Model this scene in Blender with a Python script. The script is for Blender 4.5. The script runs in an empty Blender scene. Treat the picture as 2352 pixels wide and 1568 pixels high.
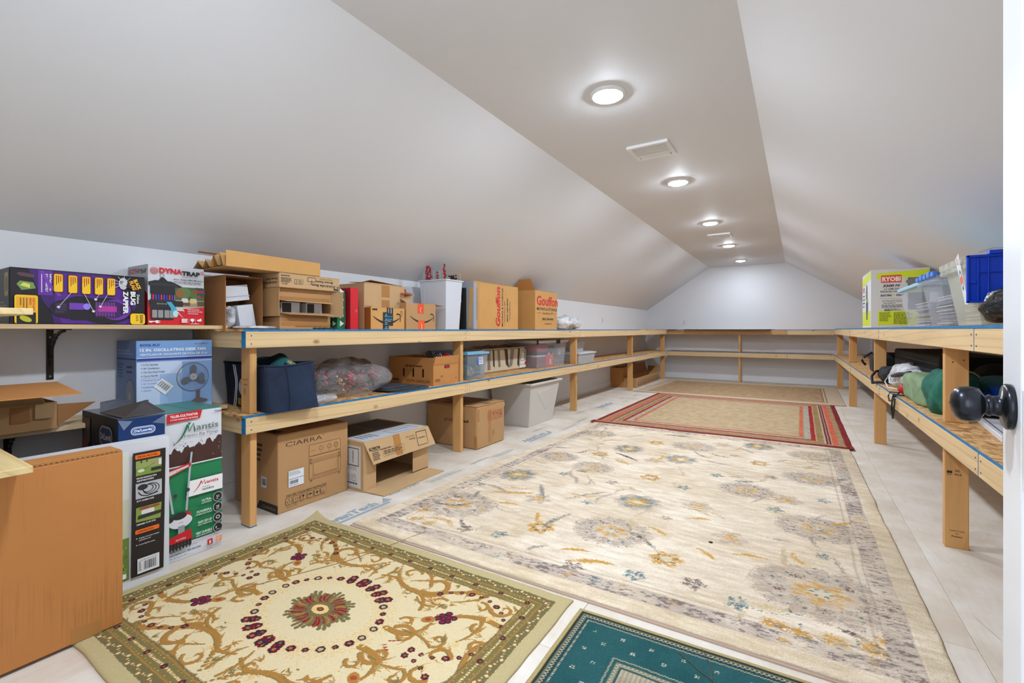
import bpy, bmesh, math, random
import numpy as np
from mathutils import Vector, noise as mnoise

C = bpy.context.scene.collection
SC = bpy.context.scene
PI = math.pi
R = math.radians

# ------------------------------------------------------------------ camera
cam_d = bpy.data.cameras.new('camera')
cam = bpy.data.objects.new('camera', cam_d)
C.objects.link(cam)
cam.location = (0, 0, 1.08)
cam.rotation_euler = (R(90), 0, R(31.9))
cam_d.sensor_width = 36
cam_d.lens = 16.0
cam_d.shift_y = -27 / 2352
cam_d.clip_start = 0.02
SC.camera = cam

# ------------------------------------------------------------------ world, lights, exposure
SC.view_settings.view_transform = 'Standard'
SC.view_settings.look = 'None'
SC.view_settings.gamma = 1
SC.view_settings.use_curve_mapping = False
SC.view_settings.exposure = 0.0
W = bpy.data.worlds.new('world')
SC.world = W
W.use_nodes = True
W.node_tree.nodes['Background'].inputs[0].default_value = (0.93, 0.96, 1.0, 1)
W.node_tree.nodes['Background'].inputs[1].default_value = 0.9
LAMP_L = 455.0           # radiance of each lamp lens
LAMP_XY = [(-0.915, 0.66), (-0.92, 2.523), (-0.915, 4.356), (-0.915, 6.234), (-0.91, 8.065), (-0.91, 9.93)]
CEIL = 2.44
LAMP_RGB = (0.895, 1.0, 1.13)      # white-balanced lamp light, given off by the lens of each ceiling light below
# the lit hall behind the photographer, shining through the doorway
ld = bpy.data.lights.new('hall_light', 'AREA')
ld.shape = 'RECTANGLE'; ld.size = 0.8; ld.size_y = 1.6; ld.energy = 15; ld.color = (0.9, 0.97, 1.08)
lo = bpy.data.objects.new('hall_light', ld)
lo.location = (-0.25, -1.1, 1.35); lo.rotation_euler = (R(90), 0, R(18))
C.objects.link(lo)

# ------------------------------------------------------------------ materials
def s2l(c):
    return tuple(((x / 255) / 12.92 if x / 255 <= 0.04045 else ((x / 255 + 0.055) / 1.055) ** 2.4) for x in c)

class NT:
    def __init__(s, name):
        s.m = bpy.data.materials.new(name); s.m.use_nodes = True
        s.t = s.m.node_tree; s.n = s.t.nodes; s.l = s.t.links
        s.b = s.n['Principled BSDF']; s.out = s.n['Material Output']
    def add(s, typ, **kw):
        nd = s.n.new(typ)
        for k, v in kw.items():
            if k.startswith('i_'):
                key = k[2:]
                nd.inputs[int(key) if key.isdigit() else key].default_value = v
            else:
                setattr(nd, k, v)
        return nd
    def link(s, a, b): s.l.new(a, b)
    def coords(s, scale=(1, 1, 1), rand=True, src='Object'):
        tc = s.add('ShaderNodeTexCoord'); mp = s.add('ShaderNodeMapping')
        mp.inputs['Scale'].default_value = scale
        if rand:
            oi = s.add('ShaderNodeObjectInfo'); ma = s.add('ShaderNodeVectorMath', operation='SCALE')
            cx = s.add('ShaderNodeCombineXYZ')
            s.link(oi.outputs['Random'], cx.inputs[0]); s.link(oi.outputs['Random'], cx.inputs[1]); s.link(oi.outputs['Random'], cx.inputs[2])
            s.link(cx.outputs[0], ma.inputs[0]); ma.inputs['Scale'].default_value = 37.0
            s.link(ma.outputs[0], mp.inputs['Location'])
        s.link(tc.outputs[src], mp.inputs[0])
        return mp.outputs[0]
    def noise(s, vec, scale=5, detail=3, rough=0.5, dist=0.0):
        n = s.add('ShaderNodeTexNoise'); n.inputs['Scale'].default_value = scale; n.inputs['Detail'].default_value = detail
        n.inputs['Roughness'].default_value = rough; n.inputs['Distortion'].default_value = dist
        s.link(vec, n.inputs['Vector']); return n.outputs['Fac']
    def ramp(s, fac, stops):
        r = s.add('ShaderNodeValToRGB'); e = r.color_ramp.elements
        while len(e) < len(stops): e.new(0.5)
        for k, (p, c) in enumerate(stops):
            e[k].position = p; e[k].color = (*s2l(c), 1) if len(c) == 3 else c
        s.link(fac, r.inputs[0]); return r.outputs[0]
    def mix(s, fac, a, b, mode='MIX'):
        m = s.add('ShaderNodeMix', data_type='RGBA', blend_type=mode)
        if isinstance(fac, (int, float)): m.inputs[0].default_value = fac
        else: s.link(fac, m.inputs[0])
        for sock, v in ((6, a), (7, b)):
            if isinstance(v, tuple): m.inputs[sock].default_value = (*s2l(v), 1)
            else: s.link(v, m.inputs[sock])
        return m.outputs[2]
    def bump(s, h, strength=0.2, dist=0.002):
        b = s.add('ShaderNodeBump'); b.inputs['Strength'].default_value = strength; b.inputs['Distance'].default_value = dist
        s.link(h, b.inputs['Height']); s.link(b.outputs[0], s.b.inputs['Normal'])
    def set(s, color=None, rough=0.6, **kw):
        if color is not None:
            if isinstance(color, tuple): s.b.inputs['Base Color'].default_value = (*s2l(color), 1)
            else: s.link(color, s.b.inputs['Base Color'])
        s.b.inputs['Roughness'].default_value = rough
        for k, v in kw.items(): s.b.inputs[k.replace('_', ' ')].default_value = v
        return s.m

_M = {}
def solid(rgb, rough=0.6, **kw):
    key = (tuple(rgb), rough, tuple(sorted(kw.items())))
    if key not in _M:
        t = NT('paint_%d_%d_%d' % tuple(rgb))
        v = t.coords((1, 1, 1), rand=False)
        n = t.noise(v, 60, 2)
        t.bump(n, 0.04, 0.001)
        _M[key] = t.set(tuple(rgb), rough, **kw)
    return _M[key]

def mk_wall(name, rgb, rough=0.65):
    t = NT(name); v = t.coords((1, 1, 1), rand=False)
    n = t.noise(v, 220, 3); n2 = t.noise(v, 1.3, 2)
    c = t.mix(n2, tuple(int(x * 0.985) for x in rgb), rgb)
    t.bump(n, 0.05, 0.001)
    return t.set(c, rough)
M_WALL = mk_wall('wall_paint', (226, 227, 230))
M_TRIM = mk_wall('trim_paint', (232, 233, 236), 0.32)
M_DOOR = mk_wall('door_paint', (236, 238, 242), 0.28)

def mk_pine(name, axis, base, dark, knots=True, sat=1.0):
    t = NT(name)
    lo, hi = 0.9, 16.0
    sc = [hi, hi, hi]; sc['XYZ'.index(axis)] = lo
    v = t.coords(tuple(sc))
    n1 = t.noise(v, 1.1, 4, 0.55, 0.9)
    w = t.add('ShaderNodeTexWave', wave_type='RINGS'); w.inputs['Scale'].default_value = 0.55
    w.inputs['Distortion'].default_value = 6.0; w.inputs['Detail'].default_value = 2.0; w.inputs['Detail Scale'].default_value = 0.6
    t.link(v, w.inputs['Vector'])
    n2 = t.noise(v, 9, 2)
    c = t.ramp(n1, [(0.25, tuple(int(x * 0.93) for x in base)), (0.55, base), (0.8, tuple(min(255, int(x * 1.03)) for x in base))])
    wr = t.ramp(w.outputs['Fac'], [(0.0, (0, 0, 0)), (0.82, (0, 0, 0)), (1.0, (255, 255, 255))])
    m1 = t.add('ShaderNodeMath', operation='MULTIPLY'); t.link(wr, m1.inputs[0]); m1.inputs[1].default_value = 0.32
    c = t.mix(m1.outputs[0], c, dark)
    m2 = t.add('ShaderNodeMath', operation='MULTIPLY'); t.link(n2, m2.inputs[0]); m2.inputs[1].default_value = 0.14
    c = t.mix(m2.outputs[0], c, dark)
    if knots:
        sk = [7.0, 7.0, 7.0]; sk['XYZ'.index(axis)] = 4.2
        vk = t.coords(tuple(sk))
        vo = t.add('ShaderNodeTexVoronoi'); vo.inputs['Scale'].default_value = 1.0; t.link(vk, vo.inputs['Vector'])
        kr = t.ramp(vo.outputs['Distance'], [(0.0, (255, 255, 255)), (0.07, (190, 190, 190)), (0.13, (0, 0, 0))])
        c = t.mix(kr, c, (128, 84, 48))
    t.bump(n1, 0.1, 0.001)
    return t.set(c, 0.62)
PINE = (226, 196, 148); PDK = (186, 140, 88)
M_PX = mk_pine('pine_board_x', 'X', PINE, PDK); M_PY = mk_pine('pine_board_y', 'Y', PINE, PDK)
M_PZ = mk_pine('pine_post', 'Z', (218, 166, 104), (176, 120, 62))
M_PAR = mk_pine('pine_rail_far', 'X', (205, 158, 104), (150, 98, 52))
M_EDGE = mk_pine('pine_shelf_board', 'Y', (222, 194, 150), (180, 140, 92), knots=False)
M_EDGX = mk_pine('pine_shelf_board_x', 'X', (230, 206, 150), (192, 150, 92), knots=False)

def mk_osb():
    t = NT('strand_board')
    v = t.coords((1, 1, 1), rand=True)
    cols = []
    for k, (sx, sy) in enumerate(((14, 62), (60, 16), (26, 90))):
        mp = t.add('ShaderNodeMapping'); mp.inputs['Scale'].default_value = (sx, sy, 30); mp.inputs['Rotation'].default_value = (0, 0, 0.5 * k - 0.35)
        nn = t.add('ShaderNodeTexNoise'); nn.inputs['Scale'].default_value = 9; t.link(v, nn.inputs['Vector'])
        va = t.add('ShaderNodeVectorMath', operation='MULTIPLY_ADD'); va.inputs[1].default_value = (0.02,) * 3
        t.link(nn.outputs['Color'], va.inputs[0]); t.link(v, va.inputs[2]); t.link(va.outputs[0], mp.inputs[0])
        vo = t.add('ShaderNodeTexVoronoi'); vo.inputs['Scale'].default_value = 1.0; t.link(mp.outputs[0], vo.inputs['Vector'])
        sep = t.add('ShaderNodeSeparateColor'); t.link(vo.outputs['Color'], sep.inputs[0]); cols.append(sep.outputs[0])
    a = t.add('ShaderNodeMath', operation='ADD'); t.link(cols[0], a.inputs[0]); t.link(cols[1], a.inputs[1])
    b = t.add('ShaderNodeMath', operation='ADD'); t.link(a.outputs[0], b.inputs[0]); t.link(cols[2], b.inputs[1])
    d = t.add('ShaderNodeMath', operation='DIVIDE'); t.link(b.outputs[0], d.inputs[0]); d.inputs[1].default_value = 3.0
    c = t.ramp(d.outputs[0], [(0.1, (130, 84, 42)), (0.35, (186, 136, 82)), (0.55, (212, 166, 108)), (0.78, (236, 202, 148)), (0.95, (176, 116, 60))])
    t.bump(d.outputs[0], 0.2, 0.001)
    return t.set(c, 0.55)
M_OSB = mk_osb()

def mk_blue():
    t = NT('blue_edge_sealer'); v = t.coords((1, 1, 1)); n = t.noise(v, 40, 4)
    return t.set(t.ramp(n, [(0.3, (8, 96, 152)), (0.6, (14, 122, 178)), (0.8, (30, 140, 160))]), 0.55)
M_BLUE = mk_blue()

def mk_card(name, rgb, inner=False):
    t = NT(name); v = t.coords((1, 1, 1)); vs = t.coords((140, 140, 1.2))
    n = t.noise(v, 6, 3); n2 = t.noise(vs, 1.0, 2); nf = t.noise(v, 180, 2)
    c = t.mix(n, tuple(int(x * 0.94) for x in rgb), tuple(min(255, int(x * 1.03)) for x in rgb))
    m = t.add('ShaderNodeMath', operation='MULTIPLY'); t.link(nf, m.inputs[0]); m.inputs[1].default_value = 0.14
    c = t.mix(m.outputs[0], c, tuple(int(x * 0.75) for x in rgb))
    t.bump(n2, 0.10, 0.0015)
    return t.set(c, 0.75)
M_CARD = mk_card('cardboard', (190, 146, 98))
M_CARDO = mk_card('cardboard_orange', (196, 134, 72))
M_CARDL = mk_card('cardboard_light', (200, 164, 118))
M_CARDG = mk_card('cardboard_gold', (212, 160, 92))
M_CARDD = mk_card('cardboard_dark', (164, 112, 66))
M_CARDI = mk_card('cardboard_inside', (176, 128, 84))
M_CARDW = mk_card('white_carton_board', (222, 224, 230))
M_TAPE = solid((176, 124, 70), 0.25)

def mk_scuffed():
    t = NT('scuffed_cardboard'); v = t.coords((1, 1, 1), rand=False); n = t.noise(v, 6, 3)
    c = t.mix(n, (182, 116, 56), (196, 132, 70))
    vs = t.coords((1, 9, 90), rand=False); vs2 = t.coords((1, 140, 3), rand=False)
    a = t.noise(vs2, 1.0, 3, 0.6); b = t.noise(v, 5, 3)
    m = t.add('ShaderNodeMath', operation='MULTIPLY'); t.link(a, m.inputs[0]); t.link(b, m.inputs[1])
    k = t.ramp(m.outputs[0], [(0.27, (0, 0, 0)), (0.42, (150, 150, 150))])
    return t.set(t.mix(k, c, (110, 72, 40)), 0.6)
M_SCUFF = mk_scuffed()

def mk_clear(name, rgb, alpha=0.35, rough=0.2):
    t = NT(name)
    v = t.coords((1, 1, 1)); n = t.noise(v, 30, 2); t.bump(n, 0.06, 0.001)
    m = t.set(tuple(rgb), rough, Alpha=alpha)
    return m
M_CLEAR = mk_clear('clear_plastic', (214, 220, 230), 0.17, 0.12)
M_CLEARD = mk_clear('smoky_clear_plastic', (170, 184, 198), 0.26, 0.12)
M_FROST = mk_clear('frosted_plastic', (214, 214, 214), 0.55, 0.35)
M_MILK = mk_clear('milky_plastic', (226, 228, 214), 0.34, 0.25)

def mk_film(name, rgb, alpha, freq=14, strength=1.0):
    t = NT(name); v = t.coords((1, 1, 1)); n = t.noise(v, freq, 5, 0.6, 1.5)
    n2 = t.noise(v, freq * 0.6, 3, 0.6, 1.0)
    r = t.ramp(n2, [(0.35, (0, 0, 0)), (0.75, (255, 255, 255))])
    a = t.add('ShaderNodeMath', operation='MULTIPLY_ADD'); t.link(r, a.inputs[0]); a.inputs[1].default_value = alpha * 1.1; a.inputs[2].default_value = alpha * 0.4
    t.link(a.outputs[0], t.b.inputs['Alpha'])
    t.bump(n, strength, 0.02)
    return t.set(tuple(rgb), 0.12)
M_FILM = mk_film('clear_bag_film', (226, 226, 230), 0.2)
M_FILMW = mk_film('white_bag_film', (232, 234, 238), 1.15)
M_BLKFILM = mk_film('black_bag_film', (16, 18, 22), 3.0, 34, 1.0)
M_BLACK = solid((16, 17, 20), 0.55)
M_METALB = solid((46, 38, 32), 0.35, Metallic=0.6)

def mk_cloth(name, rgb, dark, scale=60, quilt=False):
    t = NT(name); v = t.coords((1, 1, 1)); n = t.noise(v, 7, 4, 0.6, 0.5); f = t.noise(v, 400, 2)
    c = t.ramp(n, [(0.3, dark), (0.65, rgb)])
    if quilt:
        w = t.add('ShaderNodeTexVoronoi'); w.inputs['Scale'].default_value = 26; t.link(v, w.inputs['Vector'])
        w.feature = 'SMOOTH_F1'
        ad = t.add('ShaderNodeMath', operation='MULTIPLY_ADD'); t.link(n, ad.inputs[0]); ad.inputs[1].default_value = 1.6
        sb = t.add('ShaderNodeMath', operation='SUBTRACT'); sb.inputs[0].default_value = 1.0; t.link(w.outputs['Distance'], sb.inputs[1])
        t.link(sb.outputs[0], ad.inputs[2]); t.bump(ad.outputs[0], 0.55, 0.012)
    else:
        t.bump(n, 0.4, 0.02)
    return t.set(c, 0.85)
M_NAVY = mk_cloth('navy_canvas', (26, 44, 72), (12, 24, 46))
M_SAGE = mk_cloth('sage_quilt', (140, 164, 124), (112, 136, 100), quilt=True)
M_GREEN = mk_cloth('green_quilt', (22, 108, 88), (10, 66, 54), quilt=True)
M_DKGREEN = mk_cloth('dark_green_quilt', (34, 84, 60), (20, 56, 38), quilt=True)
M_TEAL = mk_cloth('teal_blanket', (64, 128, 150), (36, 88, 112), quilt=True)
M_GREYC = mk_cloth('charcoal_cloth', (62, 66, 74), (44, 48, 54))
M_BLKC = mk_cloth('black_nylon', (26, 27, 31), (12, 12, 15))
M_WHC = mk_cloth('white_cloth', (224, 220, 210), (196, 190, 178))

def mk_floor():
    t = NT('dusty_subfloor'); v = t.coords((1, 1, 1)); n = t.noise(v, 3.5, 5, 0.6); vs = t.coords((40, 7, 1)); s = t.noise(vs, 1.5, 3)
    c = t.ramp(n, [(0.3, (204, 190, 172)), (0.5, (216, 206, 192)), (0.7, (226, 220, 212))])
    r = t.ramp(s, [(0.45, (0, 0, 0)), (0.8, (120, 120, 120))])
    c = t.mix(r, c, (190, 160, 130))
    t.bump(s, 0.08, 0.001)
    return t.set(c, 0.7)
M_FLOOR = mk_floor()
M_GAP = solid((160, 146, 128), 0.9)
M_INK = solid((150, 164, 174), 0.8)
M_INKF = solid((186, 186, 182), 0.8)

def mk_vcol(name, rough=0.95, bump=0.5, scale=350, dist=0.002):
    t = NT(name); a = t.add('ShaderNodeVertexColor'); a.layer_name = 'Col'
    v = t.coords((1, 1, 1), rand=False); n = t.noise(v, scale, 2); n2 = t.noise(v, 28, 3)
    t.bump(n, bump, dist)
    m = t.add('ShaderNodeMath', operation='MULTIPLY_ADD'); t.link(n, m.inputs[0]); m.inputs[1].default_value = 0.5; m.inputs[2].default_value = 0.75
    mx = t.add('ShaderNodeMix', data_type='RGBA', blend_type='MULTIPLY'); mx.inputs[0].default_value = 1.0
    t.link(a.outputs[0], mx.inputs[6]); t.link(m.outputs[0], mx.inputs[7])
    t.set(mx.outputs[2], rough)
    t.b.inputs['Specular IOR Level'].default_value = 0.15
    return t.m
M_RUG = mk_vcol('woven_pile'); M_SHAG = mk_vcol('soft_pile', bump=0.9, scale=200, dist=0.004)

# ------------------------------------------------------------------ mesh helpers
class MB:
    def __init__(s): s.v = []; s.f = []; s.mi = []; s.mats = []
    def mid(s, m):
        if m is None: m = s.mats[0] if s.mats else None
        if m not in s.mats: s.mats.append(m)
        return s.mats.index(m)
    def add(s, vs, fs, m=None):
        o = len(s.v); s.v += [tuple(p) for p in vs]; k = s.mid(m)
        for f in fs: s.f.append(tuple(i + o for i in f)); s.mi.append(k)
        return s
    def box(s, x0, x1, y0, y1, z0, z1, m=None):
        vs = [(x0, y0, z0), (x1, y0, z0), (x1, y1, z0), (x0, y1, z0), (x0, y0, z1), (x1, y0, z1), (x1, y1, z1), (x0, y1, z1)]
        return s.hexa(vs, m)
    def hexa(s, vs, m=None):
        return s.add(vs, [(0, 3, 2, 1), (4, 5, 6, 7), (0, 1, 5, 4), (1, 2, 6, 5), (2, 3, 7, 6), (3, 0, 4, 7)], m)
    def prism(s, bot, top, m=None):
        n = len(bot); fs = [tuple(reversed(range(n))), tuple(range(n, 2 * n))] + [(i, (i + 1) % n, (i + 1) % n + n, i + n) for i in range(n)]
        return s.add(list(bot) + list(top), fs, m)
    def plate(s, pts, t, m=None):                       # a sheet of board with corners pts and thickness t along its normal
        a, b, c = Vector(pts[0]), Vector(pts[1]), Vector(pts[2]); n = (b - a).cross(c - a).normalized() * t
        return s.prism([tuple(Vector(p) - n * .5) for p in pts], [tuple(Vector(p) + n * .5) for p in pts], m)
    def tube(s, pts, r, m=None, n=8, closed=False):
        pts = [Vector(p) for p in pts]; k = len(pts); rr = r if isinstance(r, (list, tuple)) else [r] * k; vs = []
        up = Vector((0.13, 0.27, 1)).normalized()
        for i, p in enumerate(pts):
            a = pts[(i - 1) % k] if (i > 0 or closed) else p; b = pts[(i + 1) % k] if (i < k - 1 or closed) else p
            d = (b - a); d = d.normalized() if d.length > 1e-9 else Vector((0, 0, 1))
            x = d.cross(up); x = x.normalized() if x.length > 1e-3 else d.cross(Vector((1, 0, 0))).normalized()
            y = d.cross(x).normalized()
            for j in range(n):
                t = 2 * PI * j / n; vs.append(p + (x * math.cos(t) + y * math.sin(t)) * rr[i])
        fs = []
        for i in range(k if closed else k - 1):
            i2 = (i + 1) % k
            for j in range(n): fs.append((i * n + j, i * n + (j + 1) % n, i2 * n + (j + 1) % n, i2 * n + j))
        if not closed: fs += [tuple(reversed(range(n))), tuple(range((k - 1) * n, k * n))]
        return s.add(vs, fs, m)
    def lathe(s, prof, c, axis=(0, 0, 1), n=28, m=None):   # prof: (radius, height) along axis
        ax = Vector(axis).normalized(); x = ax.cross(Vector((0, 0, 1)) if abs(ax.z) < .9 else Vector((1, 0, 0))).normalized(); y = ax.cross(x); c = Vector(c)
        vs = []
        for r, h in prof:
            for j in range(n):
                t = 2 * PI * j / n; vs.append(c + ax * h + (x * math.cos(t) + y * math.sin(t)) * r)
        fs = []
        for i in range(len(prof) - 1):
            for j in range(n): fs.append((i * n + j, i * n + (j + 1) % n, (i + 1) * n + (j + 1) % n, (i + 1) * n + j))
        fs += [tuple(reversed(range(n))), tuple(range((len(prof) - 1) * n, len(prof) * n))]
        return s.add(vs, fs, m)
    def ball(s, c, r, m=None, n=10):
        h = n // 2 + 1; prof = [(max(1e-4, r * math.sin(PI * i / h)), -r * math.cos(PI * i / h)) for i in range(h + 1)]
        return s.lathe(prof, c, (0, 0, 1), n, m)
    def blob(s, c, rad, p=3.0, amp=0.02, freq=6, seed=0, nu=40, nv=24, zmin=None, m=None):
        vs = []; c = Vector(c)
        def se(x): return math.copysign(abs(x) ** (2 / p), x)
        for i in range(nv + 1):
            ph = -PI / 2 + PI * i / nv
            for j in range(nu):
                th = 2 * PI * j / nu
                d = Vector((se(math.cos(ph)) * se(math.cos(th)) * rad[0], se(math.cos(ph)) * se(math.sin(th)) * rad[1], se(math.sin(ph)) * rad[2]))
                q = (c + d) * freq + Vector((seed * 7.1, seed * 3.3, seed))
                k = (mnoise.noise(q) + 0.5 * mnoise.noise(q * 2.3)) * amp
                pt = c + d + d.normalized() * k if d.length > 0 else c
                if zmin is not None and pt.z < zmin: pt.z = zmin
                vs.append(pt)
        fs = [(i * nu + j, i * nu + (j + 1) % nu, (i + 1) * nu + (j + 1) % nu, (i + 1) * nu + j) for i in range(nv) for j in range(nu)]
        return s.add(vs, fs, m)
    def build(s, name, parent=None, bevel=0.0, smooth=False, seg=1):
        off = parent_loc(parent)
        me = bpy.data.meshes.new(name)
        me.from_pydata([(p[0] - off[0], p[1] - off[1], p[2] - off[2]) for p in s.v], [], s.f)
        for m in s.mats: me.materials.append(m)
        me.polygons.foreach_set('material_index', s.mi)
        if smooth: me.polygons.foreach_set('use_smooth', [True] * len(s.f))
        me.update()
        o = bpy.data.objects.new(name, me); C.objects.link(o)
        if parent is not None: o.parent = parent
        if bevel:
            b = o.modifiers.new('bevel', 'BEVEL'); b.width = bevel; b.segments = seg; b.limit_method = 'ANGLE'; b.angle_limit = R(40)
        return o

def parent_loc(p):
    x = y = z = 0.0
    while p is not None:
        x += p.location[0]; y += p.location[1]; z += p.location[2]; p = p.parent
    return (x, y, z)

def thing(name, label, cat, loc, group=None):
    o = bpy.data.objects.new(name, None); C.objects.link(o); o.location = loc; o.empty_display_size = 0.1
    o['label'] = label; o['category'] = cat
    if group: o['group'] = group
    return o
def tag(o, label, cat, group=None, kind=None):
    o['label'] = label; o['category'] = cat
    if group: o['group'] = group
    if kind: o['kind'] = kind
    return o
def struct(o, label=None):
    o['kind'] = 'structure'
    if label: o['label'] = label
    return o

# ------------------------------------------------------------------ flat print
_TX = {}
def text_mesh(s, bold=0.0, shear=0.0, spacing=1.0):
    key = (s, bold, shear, spacing)
    if key not in _TX:
        cu = bpy.data.curves.new('lettering', 'FONT'); cu.body = s; cu.size = 1.0; cu.offset = bold; cu.shear = shear; cu.space_character = spacing
        cu.resolution_u = 2; cu.fill_mode = 'FRONT'
        ob = bpy.data.objects.new('lettering', cu); C.objects.link(ob)
        me = bpy.data.meshes.new_from_object(ob)
        vs = [(v.co.x, v.co.y) for v in me.vertices]; fs = [tuple(p.vertices) for p in me.polygons]
        bpy.data.objects.remove(ob); bpy.data.curves.remove(cu); bpy.data.meshes.remove(me)
        if vs:
            x0 = min(v[0] for v in vs); x1 = max(v[0] for v in vs)
            vs = [(a - x0, b) for a, b in vs]; w = x1 - x0
        else: w = 0
        _TX[key] = (vs, fs, w)
    return _TX[key]

K = (24, 22, 22); WHT = (240, 240, 240)
class Print:
    def __init__(s, origin, u, v):
        s.o = Vector(origin); s.u = Vector(u).normalized(); s.w = Vector(v).normalized(); s.n = s.u.cross(s.w).normalized(); s.h = 0.0007; s.mb = MB(); s.dim = 0.00013
    def mat(s, c): return solid(c, 0.55) if isinstance(c, tuple) else c
    def P(s, p): return s.o + s.u * p[0] + s.w * p[1] + s.n * s.h
    def poly(s, pts, c):
        a = sum(pts[i][0] * pts[(i + 1) % len(pts)][1] - pts[(i + 1) % len(pts)][0] * pts[i][1] for i in range(len(pts)))
        if a < 0: pts = pts[::-1]
        s.mb.add([s.P(p) for p in pts], [tuple(range(len(pts)))], s.mat(c)); s.h += s.dim; return s
    def rect(s, u0, v0, u1, v1, c): return s.poly([(u0, v0), (u1, v0), (u1, v1), (u0, v1)], c)
    def ell(s, cu, cv, a, b, c, n=24, rot=0.0):
        return s.poly([(cu + a * math.cos(2 * PI * i / n) * math.cos(rot) - b * math.sin(2 * PI * i / n) * math.sin(rot), cv + a * math.cos(2 * PI * i / n) * math.sin(rot) + b * math.sin(2 * PI * i / n) * math.cos(rot)) for i in range(n)], c)
    def rrect(s, u0, v0, u1, v1, r, c):
        pts = []
        for cx, cy, a in ((u1 - r, v1 - r, 0), (u0 + r, v1 - r, 90), (u0 + r, v0 + r, 180), (u1 - r, v0 + r, 270)):
            for k in range(5): t = R(a + 22.5 * k); pts.append((cx + r * math.cos(t), cy + r * math.sin(t)))
        return s.poly(pts, c)
    def frame(s, u0, v0, u1, v1, w, c):
        s.mb.add([s.P(p) for p in ((u0, v0), (u1, v0), (u1, v1), (u0, v1), (u0 + w, v0 + w), (u1 - w, v0 + w), (u1 - w, v1 - w), (u0 + w, v1 - w))], [(0, 1, 5, 4), (1, 2, 6, 5), (2, 3, 7, 6), (3, 0, 4, 7)], s.mat(c)); s.h += s.dim; return s
    def ring(s, cu, cv, r, w, c, n=24, a0=0, a1=360, sy=1.0):
        vs = []; full = abs(a1 - a0) >= 360; k = n if full else n + 1
        for i in range(k):
            t = R(a0 + (a1 - a0) * i / n); vs += [(cu + r * math.cos(t), cv + sy * r * math.sin(t)), (cu + (r - w) * math.cos(t), cv + sy * (r - w) * math.sin(t))]
        fs = [(2 * i, 2 * ((i + 1) % k), 2 * ((i + 1) % k) + 1, 2 * i + 1) for i in range(n)]
        s.mb.add([s.P(p) for p in vs], fs, s.mat(c)); s.h += s.dim; return s
    def line(s, p, q, w, c):
        d = Vector((q[0] - p[0], q[1] - p[1])); l = d.length or 1e-6; n = Vector((-d.y, d.x)) / l * w / 2
        return s.poly([(p[0] - n.x, p[1] - n.y), (q[0] - n.x, q[1] - n.y), (q[0] + n.x, q[1] + n.y), (p[0] + n.x, p[1] + n.y)], c)
    def stroke(s, pts, w0, w1, c):
        n = len(pts); L = []; Rr = []
        for i, p in enumerate(pts):
            a = pts[max(0, i - 1)]; b = pts[min(n - 1, i + 1)]; d = Vector((b[0] - a[0], b[1] - a[1])).normalized()
            f = i / (n - 1); w = (w0 * (1 - f) + w1 * f) / 2 if not callable(w0) else w0(f) / 2
            L.append((p[0] - d.y * w, p[1] + d.x * w)); Rr.append((p[0] + d.y * w, p[1] - d.x * w))
        fs = [(i, n + i, n + i + 1, i + 1) for i in range(n - 1)]
        s.mb.add([s.P(q) for q in L + Rr], fs, s.mat(c)); s.h += s.dim; return s
    def text(s, t, u, v, size, c=K, rot=0, bold=0.0, shear=0.0, width=None, align='L', spacing=1.0):
        vs, fs, w = text_mesh(t, bold, shear, spacing)
        if not vs: return s
        sx = size if width is None else width / w
        off = {'L': 0, 'C': -w / 2, 'R': -w}[align]; ca, sa = math.cos(R(rot)), math.sin(R(rot))
        out = []
        for a, b in vs:
            x = (a + off) * sx; y = b * size
            out.append(s.P((u + x * ca - y * sa, v + x * sa + y * ca)))
        s.mb.add(out, fs, s.mat(c)); s.h += s.dim; return s
    def greek(s, u0, v0, u1, v1, rows, c, seed=0, th=0.45):   # print too small to read: rows of fine bars
        rnd = random.Random(seed); dv = (v1 - v0) / rows
        for k in range(rows):
            vv = v1 - (k + .5) * dv; x = u0; end = u1 - (u1 - u0) * rnd.random() * .3
            while x < end:
                l = (u1 - u0) * rnd.uniform(.06, .18); s.mb.add([s.P(p) for p in ((x, vv - dv * th / 2), (min(x + l, end), vv - dv * th / 2), (min(x + l, end), vv + dv * th / 2), (x, vv + dv * th / 2))], [(0, 1, 2, 3)], s.mat(c)); x += l * 1.25
        s.h += s.dim; return s
    def barcode(s, u0, v0, u1, v1, seed=0, vert=False):
        rnd = random.Random(seed); x = u0 if not vert else v0; e = u1 if not vert else v1; step = (e - x) / 46
        while x < e:
            l = step * rnd.choice((1, 1, 2, 2.6))
            q = ((x, v0), (min(x + l, e), v0), (min(x + l, e), v1), (x, v1)) if not vert else ((u0, x), (u1, x), (u1, min(x + l, e)), (u0, min(x + l, e)))
            s.mb.add([s.P(p) for p in q], [(0, 1, 2, 3)], s.mat(K)); x += l + step * rnd.choice((.8, 1.2, 2))
        s.h += s.dim; return s
    def build(s, parent, name='printed_graphics'):
        return s.mb.build(name, parent)

def FX(x, y, z): return Print((x, y, z), (0, 1, 0), (0, 0, 1))      # face towards +X, read along +Y
def FY(x, y, z): return Print((x, y, z), (1, 0, 0), (0, 0, 1))      # face towards the near wall (-Y)
def FNX(x, y, z): return Print((x, y, z), (0, -1, 0), (0, 0, 1))    # face towards -X
def FZ(x, y, z): return Print((x, y, z), (0, 1, 0), (-1, 0, 0))     # facing up, read along +Y

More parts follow.
